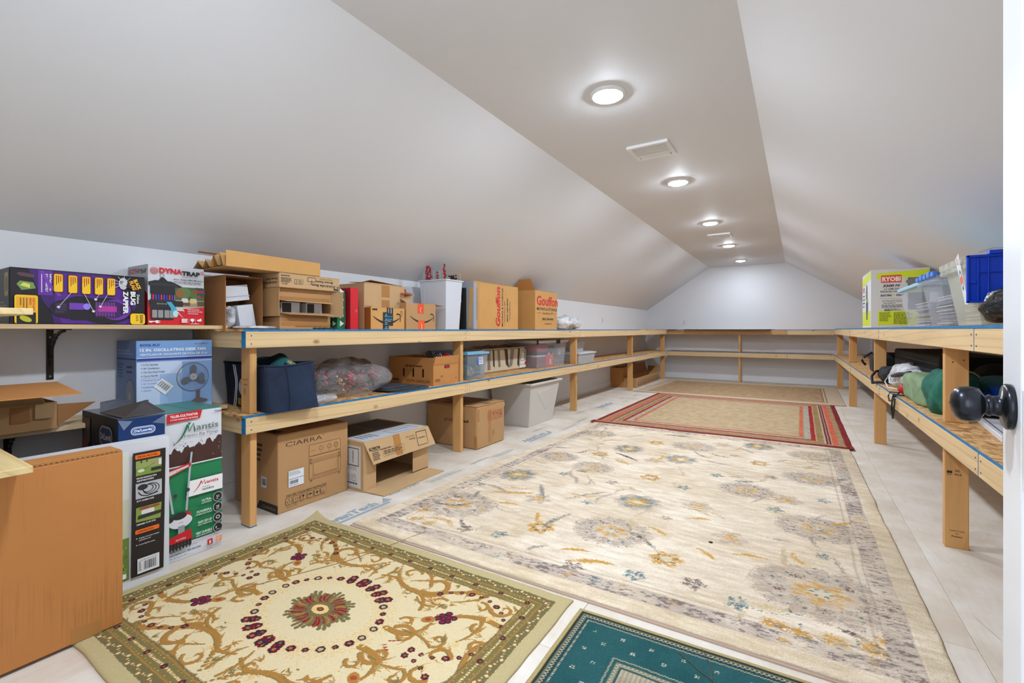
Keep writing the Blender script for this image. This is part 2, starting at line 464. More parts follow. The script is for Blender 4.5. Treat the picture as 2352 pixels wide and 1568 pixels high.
# ------------------------------------------------------------------ cartons
def closed_carton(name, label, b, m, tape=None, cat='box', bev=0.004, seam=True, topm=None):
    x0, x1, y0, y1, z0, z1 = b
    t = thing(name, label, cat, ((x0 + x1) / 2, (y0 + y1) / 2, z0))
    MB().box(x0, x1, y0, y1, z0, z1 - 0.004, m).build('carton_body', t, bevel=bev)
    if seam:
        long_y = (y1 - y0) > (x1 - x0)
        g = 0.0015
        if long_y:
            c = (x0 + x1) / 2
            MB().box(x0 + .001, c - g, y0 + .001, y1 - .001, z1 - .004, z1, topm or m).build('top_flap', t)
            MB().box(c + g, x1 - .001, y0 + .001, y1 - .001, z1 - .004, z1, topm or m).build('top_flap', t)
        else:
            c = (y0 + y1) / 2
            MB().box(x0 + .001, x1 - .001, y0 + .001, c - g, z1 - .004, z1, topm or m).build('top_flap', t)
            MB().box(x0 + .001, x1 - .001, c + g, y1 - .001, z1 - .004, z1, topm or m).build('top_flap', t)
    else:
        MB().box(x0 + .001, x1 - .001, y0 + .001, y1 - .001, z1 - .004, z1, topm or m).build('top_flap', t)
    return t

def open_carton(name, label, b, m, open_side, inner=None, th=0.004, cat='box'):
    """five walls of board; open_side is one of +Z +X -Y"""
    x0, x1, y0, y1, z0, z1 = b; inner = inner or M_CARDI
    t = thing(name, label, cat, ((x0 + x1) / 2, (y0 + y1) / 2, z0))
    mb = MB(); mb.mid(m)
    if open_side != '-Z': mb.box(x0, x1, y0, y1, z0, z0 + th, m)
    if open_side != '+Z': mb.box(x0, x1, y0, y1, z1 - th, z1, m)
    a, c = z0 + (th if open_side != '-Z' else 0), z1 - (th if open_side != '+Z' else 0)
    if open_side != '+X': mb.box(x1 - th, x1, y0, y1, a, c, m)
    mb.box(x0, x0 + th, y0, y1, a, c, m)
    mb.box(x0 + th, x1 - (th if open_side != '+X' else 0), y0, y0 + th, a, c, m)
    mb.box(x0 + th, x1 - (th if open_side != '+X' else 0), y1 - th, y1, a, c, m)
    mb.build('carton_body', t)
    return t
def flap(t, pts, m=None, th=0.004, label=None):
    o = MB().plate(pts, th, m or M_CARDI).build('flap', t)
    if label: o['label'] = label
    return o
# ------------------------------------------------------------------ the room
YN, YF, KNEE = 0.09, 10.76, 1.535
XWL = lambda y: -3.075 + (y - 0.5) * 0.0120
XCL = lambda y: -1.630 + (y - 1.0) * 0.0027
XCR = lambda y: -0.209 + (y - 1.0) * 0.0042
XWR = lambda y: 1.17 + y * 0.0025
T = 0.1
def strip(name, fa, za, fb, zb, nrm, m):       # a wall or slope running the whole length, thickness T outwards along nrm
    mb = MB(); q = []
    for y in (YN, YF): q += [(fa(y), y, za), (fb(y), y, zb)]
    o = [(p[0] + nrm[0] * T, p[1], p[2] + nrm[1] * T) for p in q]
    mb.hexa([q[0], q[1], q[3], q[2], o[0], o[1], o[3], o[2]], m)
    return struct(mb.build(name))
strip('wall_left', XWL, 0, XWL, KNEE, (-1, 0), M_WALL)
strip('ceiling_slope_left', XWL, KNEE, XCL, CEIL, (-0.56, 0.83), M_WALL)
strip('ceiling', XCL, CEIL, XCR, CEIL, (0, 1), M_WALL)
strip('ceiling_slope_right', XCR, CEIL, XWR, KNEE, (0.56, 0.83), M_WALL)
strip('wall_right', XWR, KNEE, XWR, 0, (1, 0), M_WALL)
def gable(name, y0, y1, opening=None):
    L = [(XWL(y0) - .1, 0), (XWL(y0) - .1, KNEE), (XCL(y0), CEIL + .1), (XCR(y0), CEIL + .1), (XWR(y0) + .1, KNEE), (XWR(y0) + .1, 0)]
    mb = MB()
    if not opening:
        mb.prism([(x, y0, z) for x, z in L], [(x, y1, z) for x, z in L], M_WALL)
    else:
        a, b, h = opening
        def pr(P): mb.prism([(x, y0, z) for x, z in P], [(x, y1, z) for x, z in P], M_WALL)
        pr([L[0], L[1], L[2], (a, CEIL + .1) if a > L[2][0] else L[2], (a, 0)])
        pr([(a, h), (a, CEIL + .1), (b, CEIL - .17), (b, h)])
        pr([(b, 0), (b, CEIL - .17), L[4], L[5]])
    return struct(mb.build(name))
gable('wall_far', YF, YF + .1)
gable('wall_near', YN - .11, YN, (-0.80, 0.165, 2.06))
# door casing round the opening, room side
tr = MB(); tr.box(-0.88, -0.80, YN, YN + .016, 0, 2.14, M_TRIM).box(-0.88, 0.235, YN, YN + .016, 2.06, 2.14, M_TRIM).box(0.165, 0.235, YN, YN + .016, 0, 2.06, M_TRIM)
struct(tr.build('trim_1'))

# floor: boarding underneath and sheets of sub-floor laid on it with open joints
fl = MB().box(-3.2, 1.32, YN - .12, YF + .1, -0.06, -0.0185, M_GAP).build('floor'); struct(fl)
row = 0
x = -3.08
widths = [1.165, 1.22, 1.22, 0.66]
for w in widths:
    y = YN - (0.0, 1.15, 0.4, 1.6)[row]
    while y < YF:
        a, b = max(y, YN - .11), min(y + 2.44, YF)
        if b - a > .05:
            pn = MB().box(x + .0007, x + w - .0007, a + .0007, b - .0007, -0.018, 0.0, M_FLOOR).build('subfloor_panel', fl, bevel=0.001)
        y += 2.44
    x += w; row += 1
pr = Print((0, 0, 0.0), (0, 1, 0), (-1, 0, 0)); pr.h = .0004
def fprint(y, x, s, size, width, c=M_INK, bold=0.02): pr.text(s, y, -x, size, c, bold=bold, width=width)
for y, x in ((1.52, -2.19), (3.78, -2.20), (5.95, -2.30), (8.4, -2.34)):
    fprint(y, x, 'AdvanTech', .085, .44, bold=.055); pr.rect(y + .03, -x - .040, y + .50, -x - .016, M_INK)
    pr.poly([(y + .46, -x - .01), (y + .52, -x + .06), (y + .54, -x - .01)], M_INK)
fprint(2.10, -2.235, 'ESR-1785', .045, .27, M_INK, 0)
pr.frame(2.42, 2.17, 2.80, 2.23, .002, M_INK); pr.greek(2.44, 2.18, 2.78, 2.22, 2, M_INKF, 9, .6)
fprint(2.92, -2.20, 'AdvanTech', .04, .24, M_INKF); pr.greek(3.2, 2.14, 3.5, 2.2, 2, M_INKF, 3)
pr.greek(4.45, 2.10, 4.9, 2.16, 2, M_INKF, 5); pr.greek(4.9, 2.14, 5.3, 2.2, 3, M_INKF, 6)
for y, x in ((4.2, -2.33), (5.4, -2.36), (6.6, -2.15), (6.95, -2.3), (7.3, -2.2)): pr.greek(y, -x, y + .3, -x + .05, 2, M_INKF, int(y * 10))
rnd = random.Random(4)
for k in range(12):                                         # nail-spacing marks printed on the sheets
    for x in (-2.10, -2.28):
        y = 1.15 + k * .1525 * (1.9 if k > 5 else 1); pr.ring(y + rnd.uniform(-.01, .01), -x, .011, .002, M_INKF, 6 if k % 2 else 4)
for k in range(9): pr.ring(.9 + k * .41, -(.72 if k % 2 else .86) , .011, .002, M_INKF, 6)
for k in range(10): pr.line((1.3 + .3 * k + rnd.uniform(0, .2), -.5 - .12 * rnd.random()), (1.33 + .3 * k, -.62 + .05 * rnd.random()), .0015, M_INKF)
o = pr.build(fl, 'printed_marks')

# baseboards
def slab_y(mb, fx, t, y0, y1, z0, z1, m):      # board standing along the wall line fx, thickness t towards +x
    mb.hexa([(fx(y0), y0, z0), (fx(y0) + t, y0, z0), (fx(y1) + t, y1, z0), (fx(y1), y1, z0), (fx(y0), y0, z1), (fx(y0) + t, y0, z1), (fx(y1) + t, y1, z1), (fx(y1), y1, z1)], m); return mb
for nm, fx, t in (('baseboard_left', XWL, .014), ('baseboard_right', XWR, -.014)):
    mb = MB(); slab_y(mb, fx, t, YN, YF, 0, .085, M_TRIM); slab_y(mb, fx, t * .6, YN, YF, .085, .1, M_TRIM); struct(mb.build(nm))
mb = MB().box(XWL(YF) + .014, XWR(YF) - .014, YF - .014, YF, 0, .085, M_TRIM).box(XWL(YF) + .014, XWR(YF) - .014, YF - .009, YF, .085, .1, M_TRIM); struct(mb.build('baseboard_far'))

# door with its knob
hd = Vector((0.115, 0.9934, 0)); nl = Vector((-0.9934, 0.115, 0)); hp = Vector((0.172, 0.108, 0))
door = bpy.data.objects.new('door_1', None); C.objects.link(door); door.location = tuple(hp); door['kind'] = 'structure'; door['label'] = 'white door standing open into the room at the right edge'
def dq(a, t, z): return tuple(hp + hd * a + nl * t + Vector((0, 0, z)))
def dbox(mb, a0, a1, t0, t1, z0, z1, m=M_DOOR):
    mb.hexa([dq(a0, t0, z0), dq(a1, t0, z0), dq(a1, t1, z0), dq(a0, t1, z0), dq(a0, t0, z1), dq(a1, t0, z1), dq(a1, t1, z1), dq(a0, t1, z1)], m)
DW = 0.914
mb = MB(); dbox(mb, 0.002, DW - .002, -.030, -.006, .014, 2.038); mb.build('door_panel', door)
for a0, a1 in ((0, .115), (DW - .115, DW)):
    mb = MB(); dbox(mb, a0, a1, -.036, 0, .012, 2.04); mb.build('stile', door, bevel=.003, seg=2)
for z0, z1 in ((.012, .25), (.86, 1.0), (1.90, 2.04)):
    mb = MB(); dbox(mb, .115, DW - .115, -.036, 0, z0, z1); mb.build('rail', door, bevel=.003, seg=2)
kc = hp + hd * (DW - .064) + Vector((0, 0, .967))
M_KNOB = solid((52, 54, 60), 0.26, Metallic=0.85)
kn = thing  # knob: rose, shank and ball turned on one axis
mb = MB(); mb.lathe([(.0325, 0), (.0335, .002), (.0335, .007), (.030, .010), (.0155, .0115), (.0145, .021), (.0165, .0235), (.0150, .026), (.0135, .0285), (.0185, .0315), (.0245, .0345), (.0262, .041), (.0268, .048), (.0258, .055), (.0215, .061), (.013, .065), (.004, .0662)], kc, nl, 40, M_KNOB)
mb.build('door_knob', door, smooth=True)
mb = MB(); dbox(mb, DW - .001, DW + .002, -.030, -.006, .93, 1.0, M_KNOB); mb.build('latch_plate', door)

# ------------------------------------------------------------------ ceiling lights and vents
order = ['out of view above the doorway', 'nearest of the row in view, largest', 'second of the row in view, just beyond the near vent', 'third of the row in view, just before the far vent', 'fourth of the row in view, just beyond the far vent', 'farthest of the row, by the end wall']
M_LENS = bpy.data.materials.new('lamp_lens'); M_LENS.use_nodes = True
_b = M_LENS.node_tree.nodes['Principled BSDF']; _b.inputs['Emission Color'].default_value = (*LAMP_RGB, 1); _b.inputs['Emission Strength'].default_value = LAMP_L
M_LTRIM = solid((236, 236, 236), 0.4)
proto = None
M_LENS2 = M_LENS.copy(); M_LENS2.name = 'lamp_lens_dim'; M_LENS2.node_tree.nodes['Principled BSDF'].inputs['Emission Strength'].default_value = LAMP_L * .45
for i, (lx, ly) in enumerate(LAMP_XY):
    lab = 'round white ceiling light, lit, ' + order[i]
    if proto is None:
        t = thing('ceiling_light', lab, 'light', (lx, ly, CEIL), 'row of round ceiling lights')
        MB().lathe([(.101, 0), (.101, -.004), (.095, -.013), (.086, -.0165), (.0805, -.0145), (.0805, -.004)], (lx, ly, CEIL), (0, 0, 1), 40, M_LTRIM).build('trim_ring', t, smooth=True)
        MB().lathe([(.0795, -.008), (.075, -.0185), (.061, -.0240), (.040, -.0280), (.015, -.0298), (.001, -.0300)], (lx, ly, CEIL), (0, 0, 1), 40, M_LENS).build('lens', t, smooth=True)
        proto = t
    else:
        t = proto.copy(); C.objects.link(t); t.location = (lx, ly, CEIL); t['label'] = lab
        for ch in list(proto.children):
            c = ch.copy(); C.objects.link(c); c.parent = t
            if i == 5 and ch.name.startswith('lens'): c.data = c.data.copy(); c.data.materials[0] = M_LENS2
def vent(y, lab):
    x = -0.92
    t = thing('ceiling_vent', lab, 'vent', (x, y, CEIL), 'ceiling vents between the lights')
    mb = MB(); a, b, z = .15, .16, CEIL
    mb.box(x - a, x + a, y - b, y - b + .03, z - .022, z, M_LTRIM).box(x - a, x + a, y + b - .03, y + b, z - .010, z, M_LTRIM)
    mb.box(x - a, x - a + .03, y - b + .03, y + b - .03, z - .018, z, M_LTRIM).box(x + a - .03, x + a, y - b + .03, y + b - .03, z - .018, z, M_LTRIM)
    mb.box(x - a + .03, x + a - .03, y + .045, y + .075, z - .020, z, M_LTRIM)
    mb.build('frame', t, bevel=.003)
    MB().box(x - a + .03, x + a - .03, y - b + .03, y + b - .03, z - .004, z, solid((190, 190, 190), .6)).build('backing', t)
    for k in range(9):
        yy = y - b + .042 + k * .0195
        MB().box(x - a + .03, x + a - .03, yy - .006, yy + .006, z - .016, z - .011, M_LTRIM).build('slat', t)
    MB().plate([(x - a + .04, y + .082, z - .012), (x + a - .04, y + .082, z - .012), (x + a - .04, y + .122, z - .022), (x - a + .04, y + .122, z - .022)], .003, M_LTRIM).build('louver', t)
vent(3.485, 'near square white ceiling vent between first and second lights')
vent(7.15, 'far square white ceiling vent between third and fourth lights')

def outlet(name, lab, cat, p, face, sw=False):
    x, y, z = p; m = solid((222, 222, 222), .4)
    t = thing(name, lab, cat, p)
    if face == '-Y':
        MB().box(x - .038, x + .038, y - .006, y, z - .058, z + .058, m).build('cover_plate', t, bevel=.002)
        for dz in (-.02, .02): MB().box(x - .016, x + .016, y - .009, y - .006, z + dz - .014, z + dz + .014, solid((200, 200, 202), .4)).build('socket', t, bevel=.002)
    else:
        MB().box(x, x + .006, y - .038, y + .038, z - .058, z + .058, m).build('cover_plate', t, bevel=.002)
        MB().box(x + .006, x + .010, y - .016, y + .016, z - .032, z + .032, solid((200, 200, 202), .4)).build('rocker', t, bevel=.002)
outlet('wall_outlet', 'white outlet plate on the far end wall above the shelf', 'outlet', (-2.13, YF, 1.247), '-Y')
outlet('wall_outlet', 'white plate on the left wall past the clear bag', 'outlet', (XWL(7.93), 7.93, 1.255), '+X')

# ------------------------------------------------------------------ built-in shelving
XL = lambda y: -2.480 + (y - 1.30) * 0.0105         # front face of the left rails
XR = lambda y: 0.588 + (y - 1.0) * 0.0026           # front face of the right rails
YR = 10.29                                          # front face of the far rails
g = thing('storage_shelving', 'two-tier pine and strand board shelving along the left wall', 'shelving', (-2.7, 5.5, 0))
gr = thing('storage_shelving', 'two-tier pine and strand board shelving along the right wall', 'shelving', (0.9, 5.5, 0))
gf = thing('storage_shelving', 'two-tier pine and strand board shelving across the far end wall', 'shelving', (-0.9, 10.5, 0))
Y0L = 1.305
LV = {'L': ((1.0826, 1.0705, .9815), (0.621, 0.609, 0.520)), 'R': ((1.097, 1.084, .995), (0.621, 0.609, 0.520))}
def rail_y(fx, t, y0, y1, z0, z1, m, par):
    mb = MB(); slab_y(mb, fx, t, y0, y1, z0, z1, m); return mb.build('rail', par, bevel=.0025)
def nails(par_rail, fx, sgn, ys, z0, z1):
    mb = MB()
    for y in ys:
        for dz in (.022, .066):
            mb.lathe([(.0035, 0), (.0035, .0012)], (fx(y) + sgn * .0002, y, z0 + dz), (sgn, 0, 0), 8, solid((70, 48, 34), .6))
    o = mb.build('nail_head', par_rail); o['kind'] = 'stuff'; return o
JL = [Y0L, 3.205, 5.63, 8.04, YR]
for top, bot, zb in LV['L']:
    for a, b in zip(JL[:-1], JL[1:]):
        r = rail_y(XL, -.038, a + .001, b - .001, zb, bot, M_PY, g)
        nails(r, XL, 1, [a + .03, b - .03], zb, bot)
    # end board across the near end
    y = Y0L
    MB().box(XWL(y) + .001, XL(y) - .0385, y, y + .038, zb, bot, M_PX).build('end_board', g, bevel=.0025)
    # blue edge sealer on the rail end and at the wall
    MB().box(XL(y) - .038, XL(y), y - .0012, y + .0008, zb + .001, bot - .001, M_BLUE).build('painted_edge', g)
    MB().box(XWL(y) + .001, XWL(y) + .012, y - .0012, y - .0001, zb, bot, M_BLUE).build('painted_edge', g)
    # strand board sheets
    ys = [Y0L - .012, 2.52, 4.96, 7.40, YF - .002] if top > 1 else [Y0L - .012, 3.21, 5.65, 8.09, YF - .002]
    for a, b in zip(ys[:-1], ys[1:]):
        mb = MB(); mb.hexa([(XWL(a) + .015, a, bot + .0003), (XL(a) - .0015, a, bot + .0003), (XL(b) - .0015, min(b, YR) if b > YR else b, bot + .0003), (XWL(b) + .015, b, bot + .0003), (XWL(a) + .015, a, top), (XL(a) - .0015, a, top), (XL(b) - .0015, min(b, YR) if b > YR else b, top), (XWL(b) + .015, b, top)], M_OSB)
        p = mb.build('shelf_panel', g)
        mb = MB(); slab_y(mb, lambda q: XL(q) - .0012, .0012, a + .0005, min(b, YR), bot + .0006, top + .0003, M_BLUE); mb.build('painted_edge', p)
def grade(par, P, s1, s2, s3, c=(60, 40, 28)):
    P.text(s1, 0, .024, .009, c, align='C', bold=.01); P.text(s2, 0, .011, .009, c, align='C'); P.text(s3, 0, -.004, .011, c, align='C', bold=.02); P.build(par, 'grade_stamp')
LY = [1.348, 3.159, 5.58, 7.955, 10.19]
for k, y in enumerate(LY):
    xf = XL(y) - .0385
    for z0, z1 in ((0, .520), (.6215, .9815)):
        p = MB().box(xf - .089, xf, y, y + .038, z0, z1 - .0005, M_PZ).build('post', g, bevel=.003, seg=2)
        if k == 0 and z0 > 0: P = FY(xf - .045, y, .78); P.dim = .0001; grade(p, P, '12-04-19 17:36', '96', 'Premium')
        if k == 0 and z0 == 0: MB().box(xf - .089, xf + .0006, y - .0006, y + .0385, 0.0003, .006, M_BLUE).build('painted_edge', p)
        if k == 2 and z0 == 0:
            P = FX(xf, y + .019, .06); grade(p, P, '12-04', '96', 'Premium'); P = FX(xf, y + .004, .38); P.text('No.2', 0, 0, .02, (50, 36, 26), bold=.02, width=.028); P.build(p, 'grade_stamp')
# right side
JR = [0.70, 2.415, 4.85, 7.25, YR]
JR2 = [0.70, 1.95, 4.40, 6.85, YR]
for (top, bot, zb), J in zip(LV['R'], ([.70, 2.46, 4.90, 7.33, YR], [.70, 2.41, 4.86, 7.30, YR])):
    for a, b in zip(J[:-1], J[1:]):
        r = rail_y(XR, .038, a + .001, b - .001, zb, bot, M_PY, gr)
        nails(r, XR, -1, [a + .03, b - .03], zb, bot)
        if b < YR: MB().hexa([(XR(b) - .0006, b - .0022, zb), (XR(b) + .03, b - .0022, zb), (XR(b) + .03, b + .0022, zb), (XR(b) - .0006, b + .0022, zb), (XR(b) - .0006, b - .0022, bot), (XR(b) + .03, b - .0022, bot), (XR(b) + .03, b + .0022, bot), (XR(b) - .0006, b + .0022, bot)], M_BLUE).build('painted_edge', gr)
    ys = [.70, 2.43, 4.87, 7.31, YF - .002]
    for a, b in zip(ys[:-1], ys[1:]):
        e = min(b, YR)
        mb = MB(); mb.hexa([(XR(a) + .0015, a, bot + .0003), (XWR(a) - .015, a, bot + .0003), (XWR(b) - .015, b, bot + .0003), (XR(b) + .0015, e, bot + .0003), (XR(a) + .0015, a, top), (XWR(a) - .015, a, top), (XWR(b) - .015, b, top), (XR(b) + .0015, e, top)], M_OSB)
        p = mb.build('shelf_panel', gr)
        mb = MB(); slab_y(mb, lambda q: XR(q), .0012, a, e, bot + .0006, top + .0003, M_BLUE); mb.build('painted_edge', p)
for k, y in enumerate([.72, 3.065, 5.483, 7.95, 10.20]):
    xf = XR(y) + .0385
    if k == 0: y = 0.9
    for z0, z1 in ((0, .520), (.6215, .995)):
        p = MB().box(xf, xf + .089, y, y + .038, z0, z1 - .0005, M_PZ).build('post', gr, bevel=.003, seg=2)
        if k == 1 and z0 == 0:
            P = FY(xf + .045, y, .06); grade(p, P, '12-04-19 17:36', '96', 'Premium')
            P = FY(xf + .02, y, .37); P.rect(-.012, 0, .008, .012, (60, 40, 28)); P.greek(-.012, -.01, .008, -.002, 2, (60, 40, 28)); P.greek(.018, .008, .04, .02, 2, (60, 40, 28), 2); P.text('No.2', .016, -.008, .013, (60, 40, 28), bold=.02); P.build(p, 'grade_stamp')
        if k == 1 and z0 > 0:
            mb = MB()
            for xx, zz in ((.018, .10), (.062, .10), (.03, .30), (.07, .31)): mb.lathe([(.0038, 0), (.0038, .001)], (xf + xx, y, .62 + zz), (0, -1, 0), 8, solid((90, 58, 34), .6))
            mb.build('nail_head', p)['kind'] = 'stuff'
        if k == 3 and z0 > 0: MB().box(xf, xf + .089, y - .0008, y, .6215, .6275, solid((60, 74, 86), .6)).build('painted_edge', p)
# far side
for (top, bot, zb), mm in zip(LV['L'], (M_PAR, M_PX)):
    js = [XL(YR) + .001, -1.55, -.05, XR(YR) - .001]
    js = [XL(YR) + .001, -.135, XR(YR) - .001]
    for a, b in zip(js[:-1], js[1:]):
        r = MB().box(a + .001, b - .001, YR, YR + .038, zb, bot, mm if a < -1 else M_PX).build('rail', gf, bevel=.0025)
        mb = MB()
        for xx in (a + .04, b - .04):
            for dz in (.022, .066): mb.lathe([(.0035, 0), (.0035, .0012)], (xx, YR, zb + dz), (0, -1, 0), 8, solid((70, 48, 34), .6))
        mb.build('nail_head', r)['kind'] = 'stuff'
    MB().box(-.138, -.132, YR - .0008, YR + .02, zb, bot, M_BLUE).build('painted_edge', gf)
    for a, b in ((XL(YR) + .004, -.9), (-.898, XR(YR) - .004)):
        p = MB().box(a, b, YR + .001, YF - .002, bot + .0003, top, M_OSB).build('shelf_panel', gf)
        MB().box(a, b, YR - .0002, YR + .001, bot + .0006, top + .0003, M_BLUE).build('painted_edge', p)
for z0, z1 in ((0, .520), (.6215, .9815)):
    MB().box(-.985, -.947, YR + .0385, YR + .1275, z0, z1 - .0005, M_PZ).build('post', gf, bevel=.003, seg=2)
    MB().box(XR(YR) + .04, XR(YR) + .05, YR + .0385, YR + .1275, z0, z1 - .0005, M_PZ) if False else None

# shelf boards on brackets: left wall, near end
def bracket(t, y, zt, reach=.27, drop=.245):
    x = XWL(y); w = .013
    b = MB(); b.box(x + .0002, x + .005, y - w, y + w, zt - drop, zt - .0045, M_METALB); b.box(x + .0002, x + reach, y - w, y + w, zt - .0045, zt - .0003, M_METALB)
    pts = [(x + .004, zt - drop * .72)] + [(x + .004 + (reach - .06) * (1 - math.cos(a)), zt - drop * .72 + (drop * .70) * math.sin(a)) for a in [PI / 2 * k / 8 for k in range(1, 9)]]
    for (xa, za), (xb, zb) in zip(pts[:-1], pts[1:]):
        b.hexa([(xa, y - .006, za - .006), (xb + .002, y - .006, zb - .010), (xb + .002, y + .006, zb - .010), (xa, y + .006, za - .006), (xa, y - .006, za + .006), (xb + .002, y - .006, zb - .001), (xb + .002, y + .006, zb - .001), (xa, y + .006, za + .006)], M_METALB)
    b.hexa([(x + .005, y - .005, zt - .13), (x + .09, y - .005, zt - .03), (x + .09, y + .005, zt - .03), (x + .005, y + .005, zt - .13), (x + .005, y - .005, zt - .12), (x + .09, y - .005, zt - .02), (x + .09, y + .005, zt - .02), (x + .005, y + .005, zt - .12)], M_METALB)
    o = b.build('bracket', t, bevel=.0015)
    for dz in (.04, drop - .016): MB().lathe([(.005, 0), (.004, .002)], (x + .005, y, zt - dz), (1, 0, 0), 12, solid((150, 148, 144), .3, Metallic=.8)).build('screw', o)
t = thing('wall_shelf', 'long pine wall shelf on a bronze bracket under the purple box', 'shelf', (-2.92, .7, 1.083))
mb = MB(); slab_y(mb, lambda q: XWL(q) + .002, .30, YN + .002, 1.355, 1.0832, 1.104, M_EDGE); mb.build('shelf_board', t, bevel=.002)
bracket(t, .69, 1.0832)
t = thing('wall_shelf', 'lower pine wall shelf behind the tall cartons, under the collapsed carton', 'shelf', (-2.92, .7, .628))
mb = MB(); slab_y(mb, lambda q: XWL(q) + .002, .30, YN + .002, 1.355, .6285, .650, M_EDGE); mb.build('shelf_board', t, bevel=.002)
bracket(t, .55, .6285)
for z, s, lab in ((1.1245, .019, 'upper pine shelf end jutting in at the left edge, before the purple box'), (.6540, .020, 'lower pine shelf corner jutting in at the left edge over the plain carton')):
    xe = -1.93
    t = thing('wall_shelf', lab, 'shelf', (-2.2, .25, z))
    MB().box(-2.74, xe, YN + .001, .398, z, z + s, M_EDGX).build('shelf_board', t, bevel=.0015)
    mb = MB().box(-2.5, -2.474, YN + .0005, YN + .0055, z - .2, z - .0045, M_METALB).box(-2.5, -2.474, YN + .0005, YN + .26, z - .0045, z - .0003, M_METALB); mb.build('bracket', t)

# ------------------------------------------------------------------ rugs (pattern woven knot by knot)
class Canvas:
    def __init__(s, w, h, res, base, seed=1):
        s.w, s.h, s.res = w, h, res; s.nx, s.ny = int(w / res) + 1, int(h / res) + 1
        s.a = np.empty((s.ny, s.nx, 3)); s.a[:] = base; s.rng = np.random.RandomState(seed)
        s.X, s.Y = np.meshgrid(np.linspace(0, w, s.nx), np.linspace(0, h, s.ny))
        s.jit = s.rng.uniform(-1, 1, s.a.shape[:2])
    def win(s, x0, x1, y0, y1):
        i0 = max(0, int(x0 / s.res)); i1 = min(s.nx, int(x1 / s.res) + 2); j0 = max(0, int(y0 / s.res)); j1 = min(s.ny, int(y1 / s.res) + 2)
        return (slice(j0, j1), slice(i0, i1)) if i1 > i0 and j1 > j0 else None
    def ell(s, cx, cy, a, b, col, rot=0.0, alpha=1.0, jag=0.0012, inner=0.0):
        r = max(a, b) + .005; w = s.win(cx - r, cx + r, cy - r, cy + r)
        if w is None: return
        dx, dy = s.X[w] - cx, s.Y[w] - cy; c, q = math.cos(rot), math.sin(rot)
        d = np.sqrt(((dx * c + dy * q) / a) ** 2 + ((-dx * q + dy * c) / b) ** 2) + s.jit[w] * jag / min(a, b)
        m = (d < 1) & (d >= inner)
        s.a[w][m] = s.a[w][m] * (1 - alpha) + np.array(col) * alpha
    def rect(s, x0, y0, x1, y1, col, alpha=1.0, jag=0.0):
        w = s.win(x0 - .01, x1 + .01, y0 - .01, y1 + .01)
        if w is None: return
        X = s.X[w] + s.jit[w] * jag; Y = s.Y[w] + s.jit[w].T[::-1].T * jag if False else s.Y[w] + s.jit[w] * jag
        m = (X >= x0) & (X <= x1) & (Y >= y0) & (Y <= y1)
        s.a[w][m] = s.a[w][m] * (1 - alpha) + np.array(col) * alpha
    def stroke(s, pts, r0, r1, col, alpha=1.0, jag=.0012, rm=None):
        n = len(pts)
        for i in range(n):
            f = i / (n - 1); r = (r0 * (1 - f) + r1 * f) if rm is None else (r0 * (1 - f) ** 2 + 2 * rm * f * (1 - f) + r1 * f * f)
            s.ell(pts[i][0], pts[i][1], max(r, s.res * .6), max(r, s.res * .6), col, 0, alpha, jag)
def bez(p0, p1, p2, n=18): return [((1 - t) ** 2 * p0[0] + 2 * t * (1 - t) * p1[0] + t * t * p2[0], (1 - t) ** 2 * p0[1] + 2 * t * (1 - t) * p1[1] + t * t * p2[1]) for t in [k / (n - 1) for k in range(n)]]
def spiral(cx, cy, r0, a0, turns, n=26, shrink=.15, sy=1.0):
    return [(cx + r0 * (1 - (1 - shrink) * k / (n - 1)) * math.cos(a0 + turns * 2 * PI * k / (n - 1)), cy + sy * r0 * (1 - (1 - shrink) * k / (n - 1)) * math.sin(a0 + turns * 2 * PI * k / (n - 1))) for k in range(n)]
def smooth_noise(ny, nx, cell, seed, octv=3):
    rng = np.random.RandomState(seed); out = np.zeros((ny, nx)); amp = 1; tot = 0
    for o in range(octv):
        cy, cx = cell if isinstance(cell, tuple) else (cell, cell)
        gy, gx = int(ny / max(1, cy)) + 3, int(nx / max(1, cx)) + 3; gg = rng.uniform(-1, 1, (gy, gx))
        yy = np.arange(ny) / max(1, cy); xx = np.arange(nx) / max(1, cx); y0 = yy.astype(int); x0 = xx.astype(int); fy = (yy - y0)[:, None]; fx = (xx - x0)[None, :]
        fy = fy * fy * (3 - 2 * fy); fx = fx * fx * (3 - 2 * fx)
        v = gg[np.ix_(y0, x0)] * (1 - fy) * (1 - fx) + gg[np.ix_(y0 + 1, x0)] * fy * (1 - fx) + gg[np.ix_(y0, x0 + 1)] * (1 - fy) * fx + gg[np.ix_(y0 + 1, x0 + 1)] * fy * fx
        out += v * amp; tot += amp; amp *= .55
        cell = (max(1, cy / 2), max(1, cx / 2))
    return out / tot
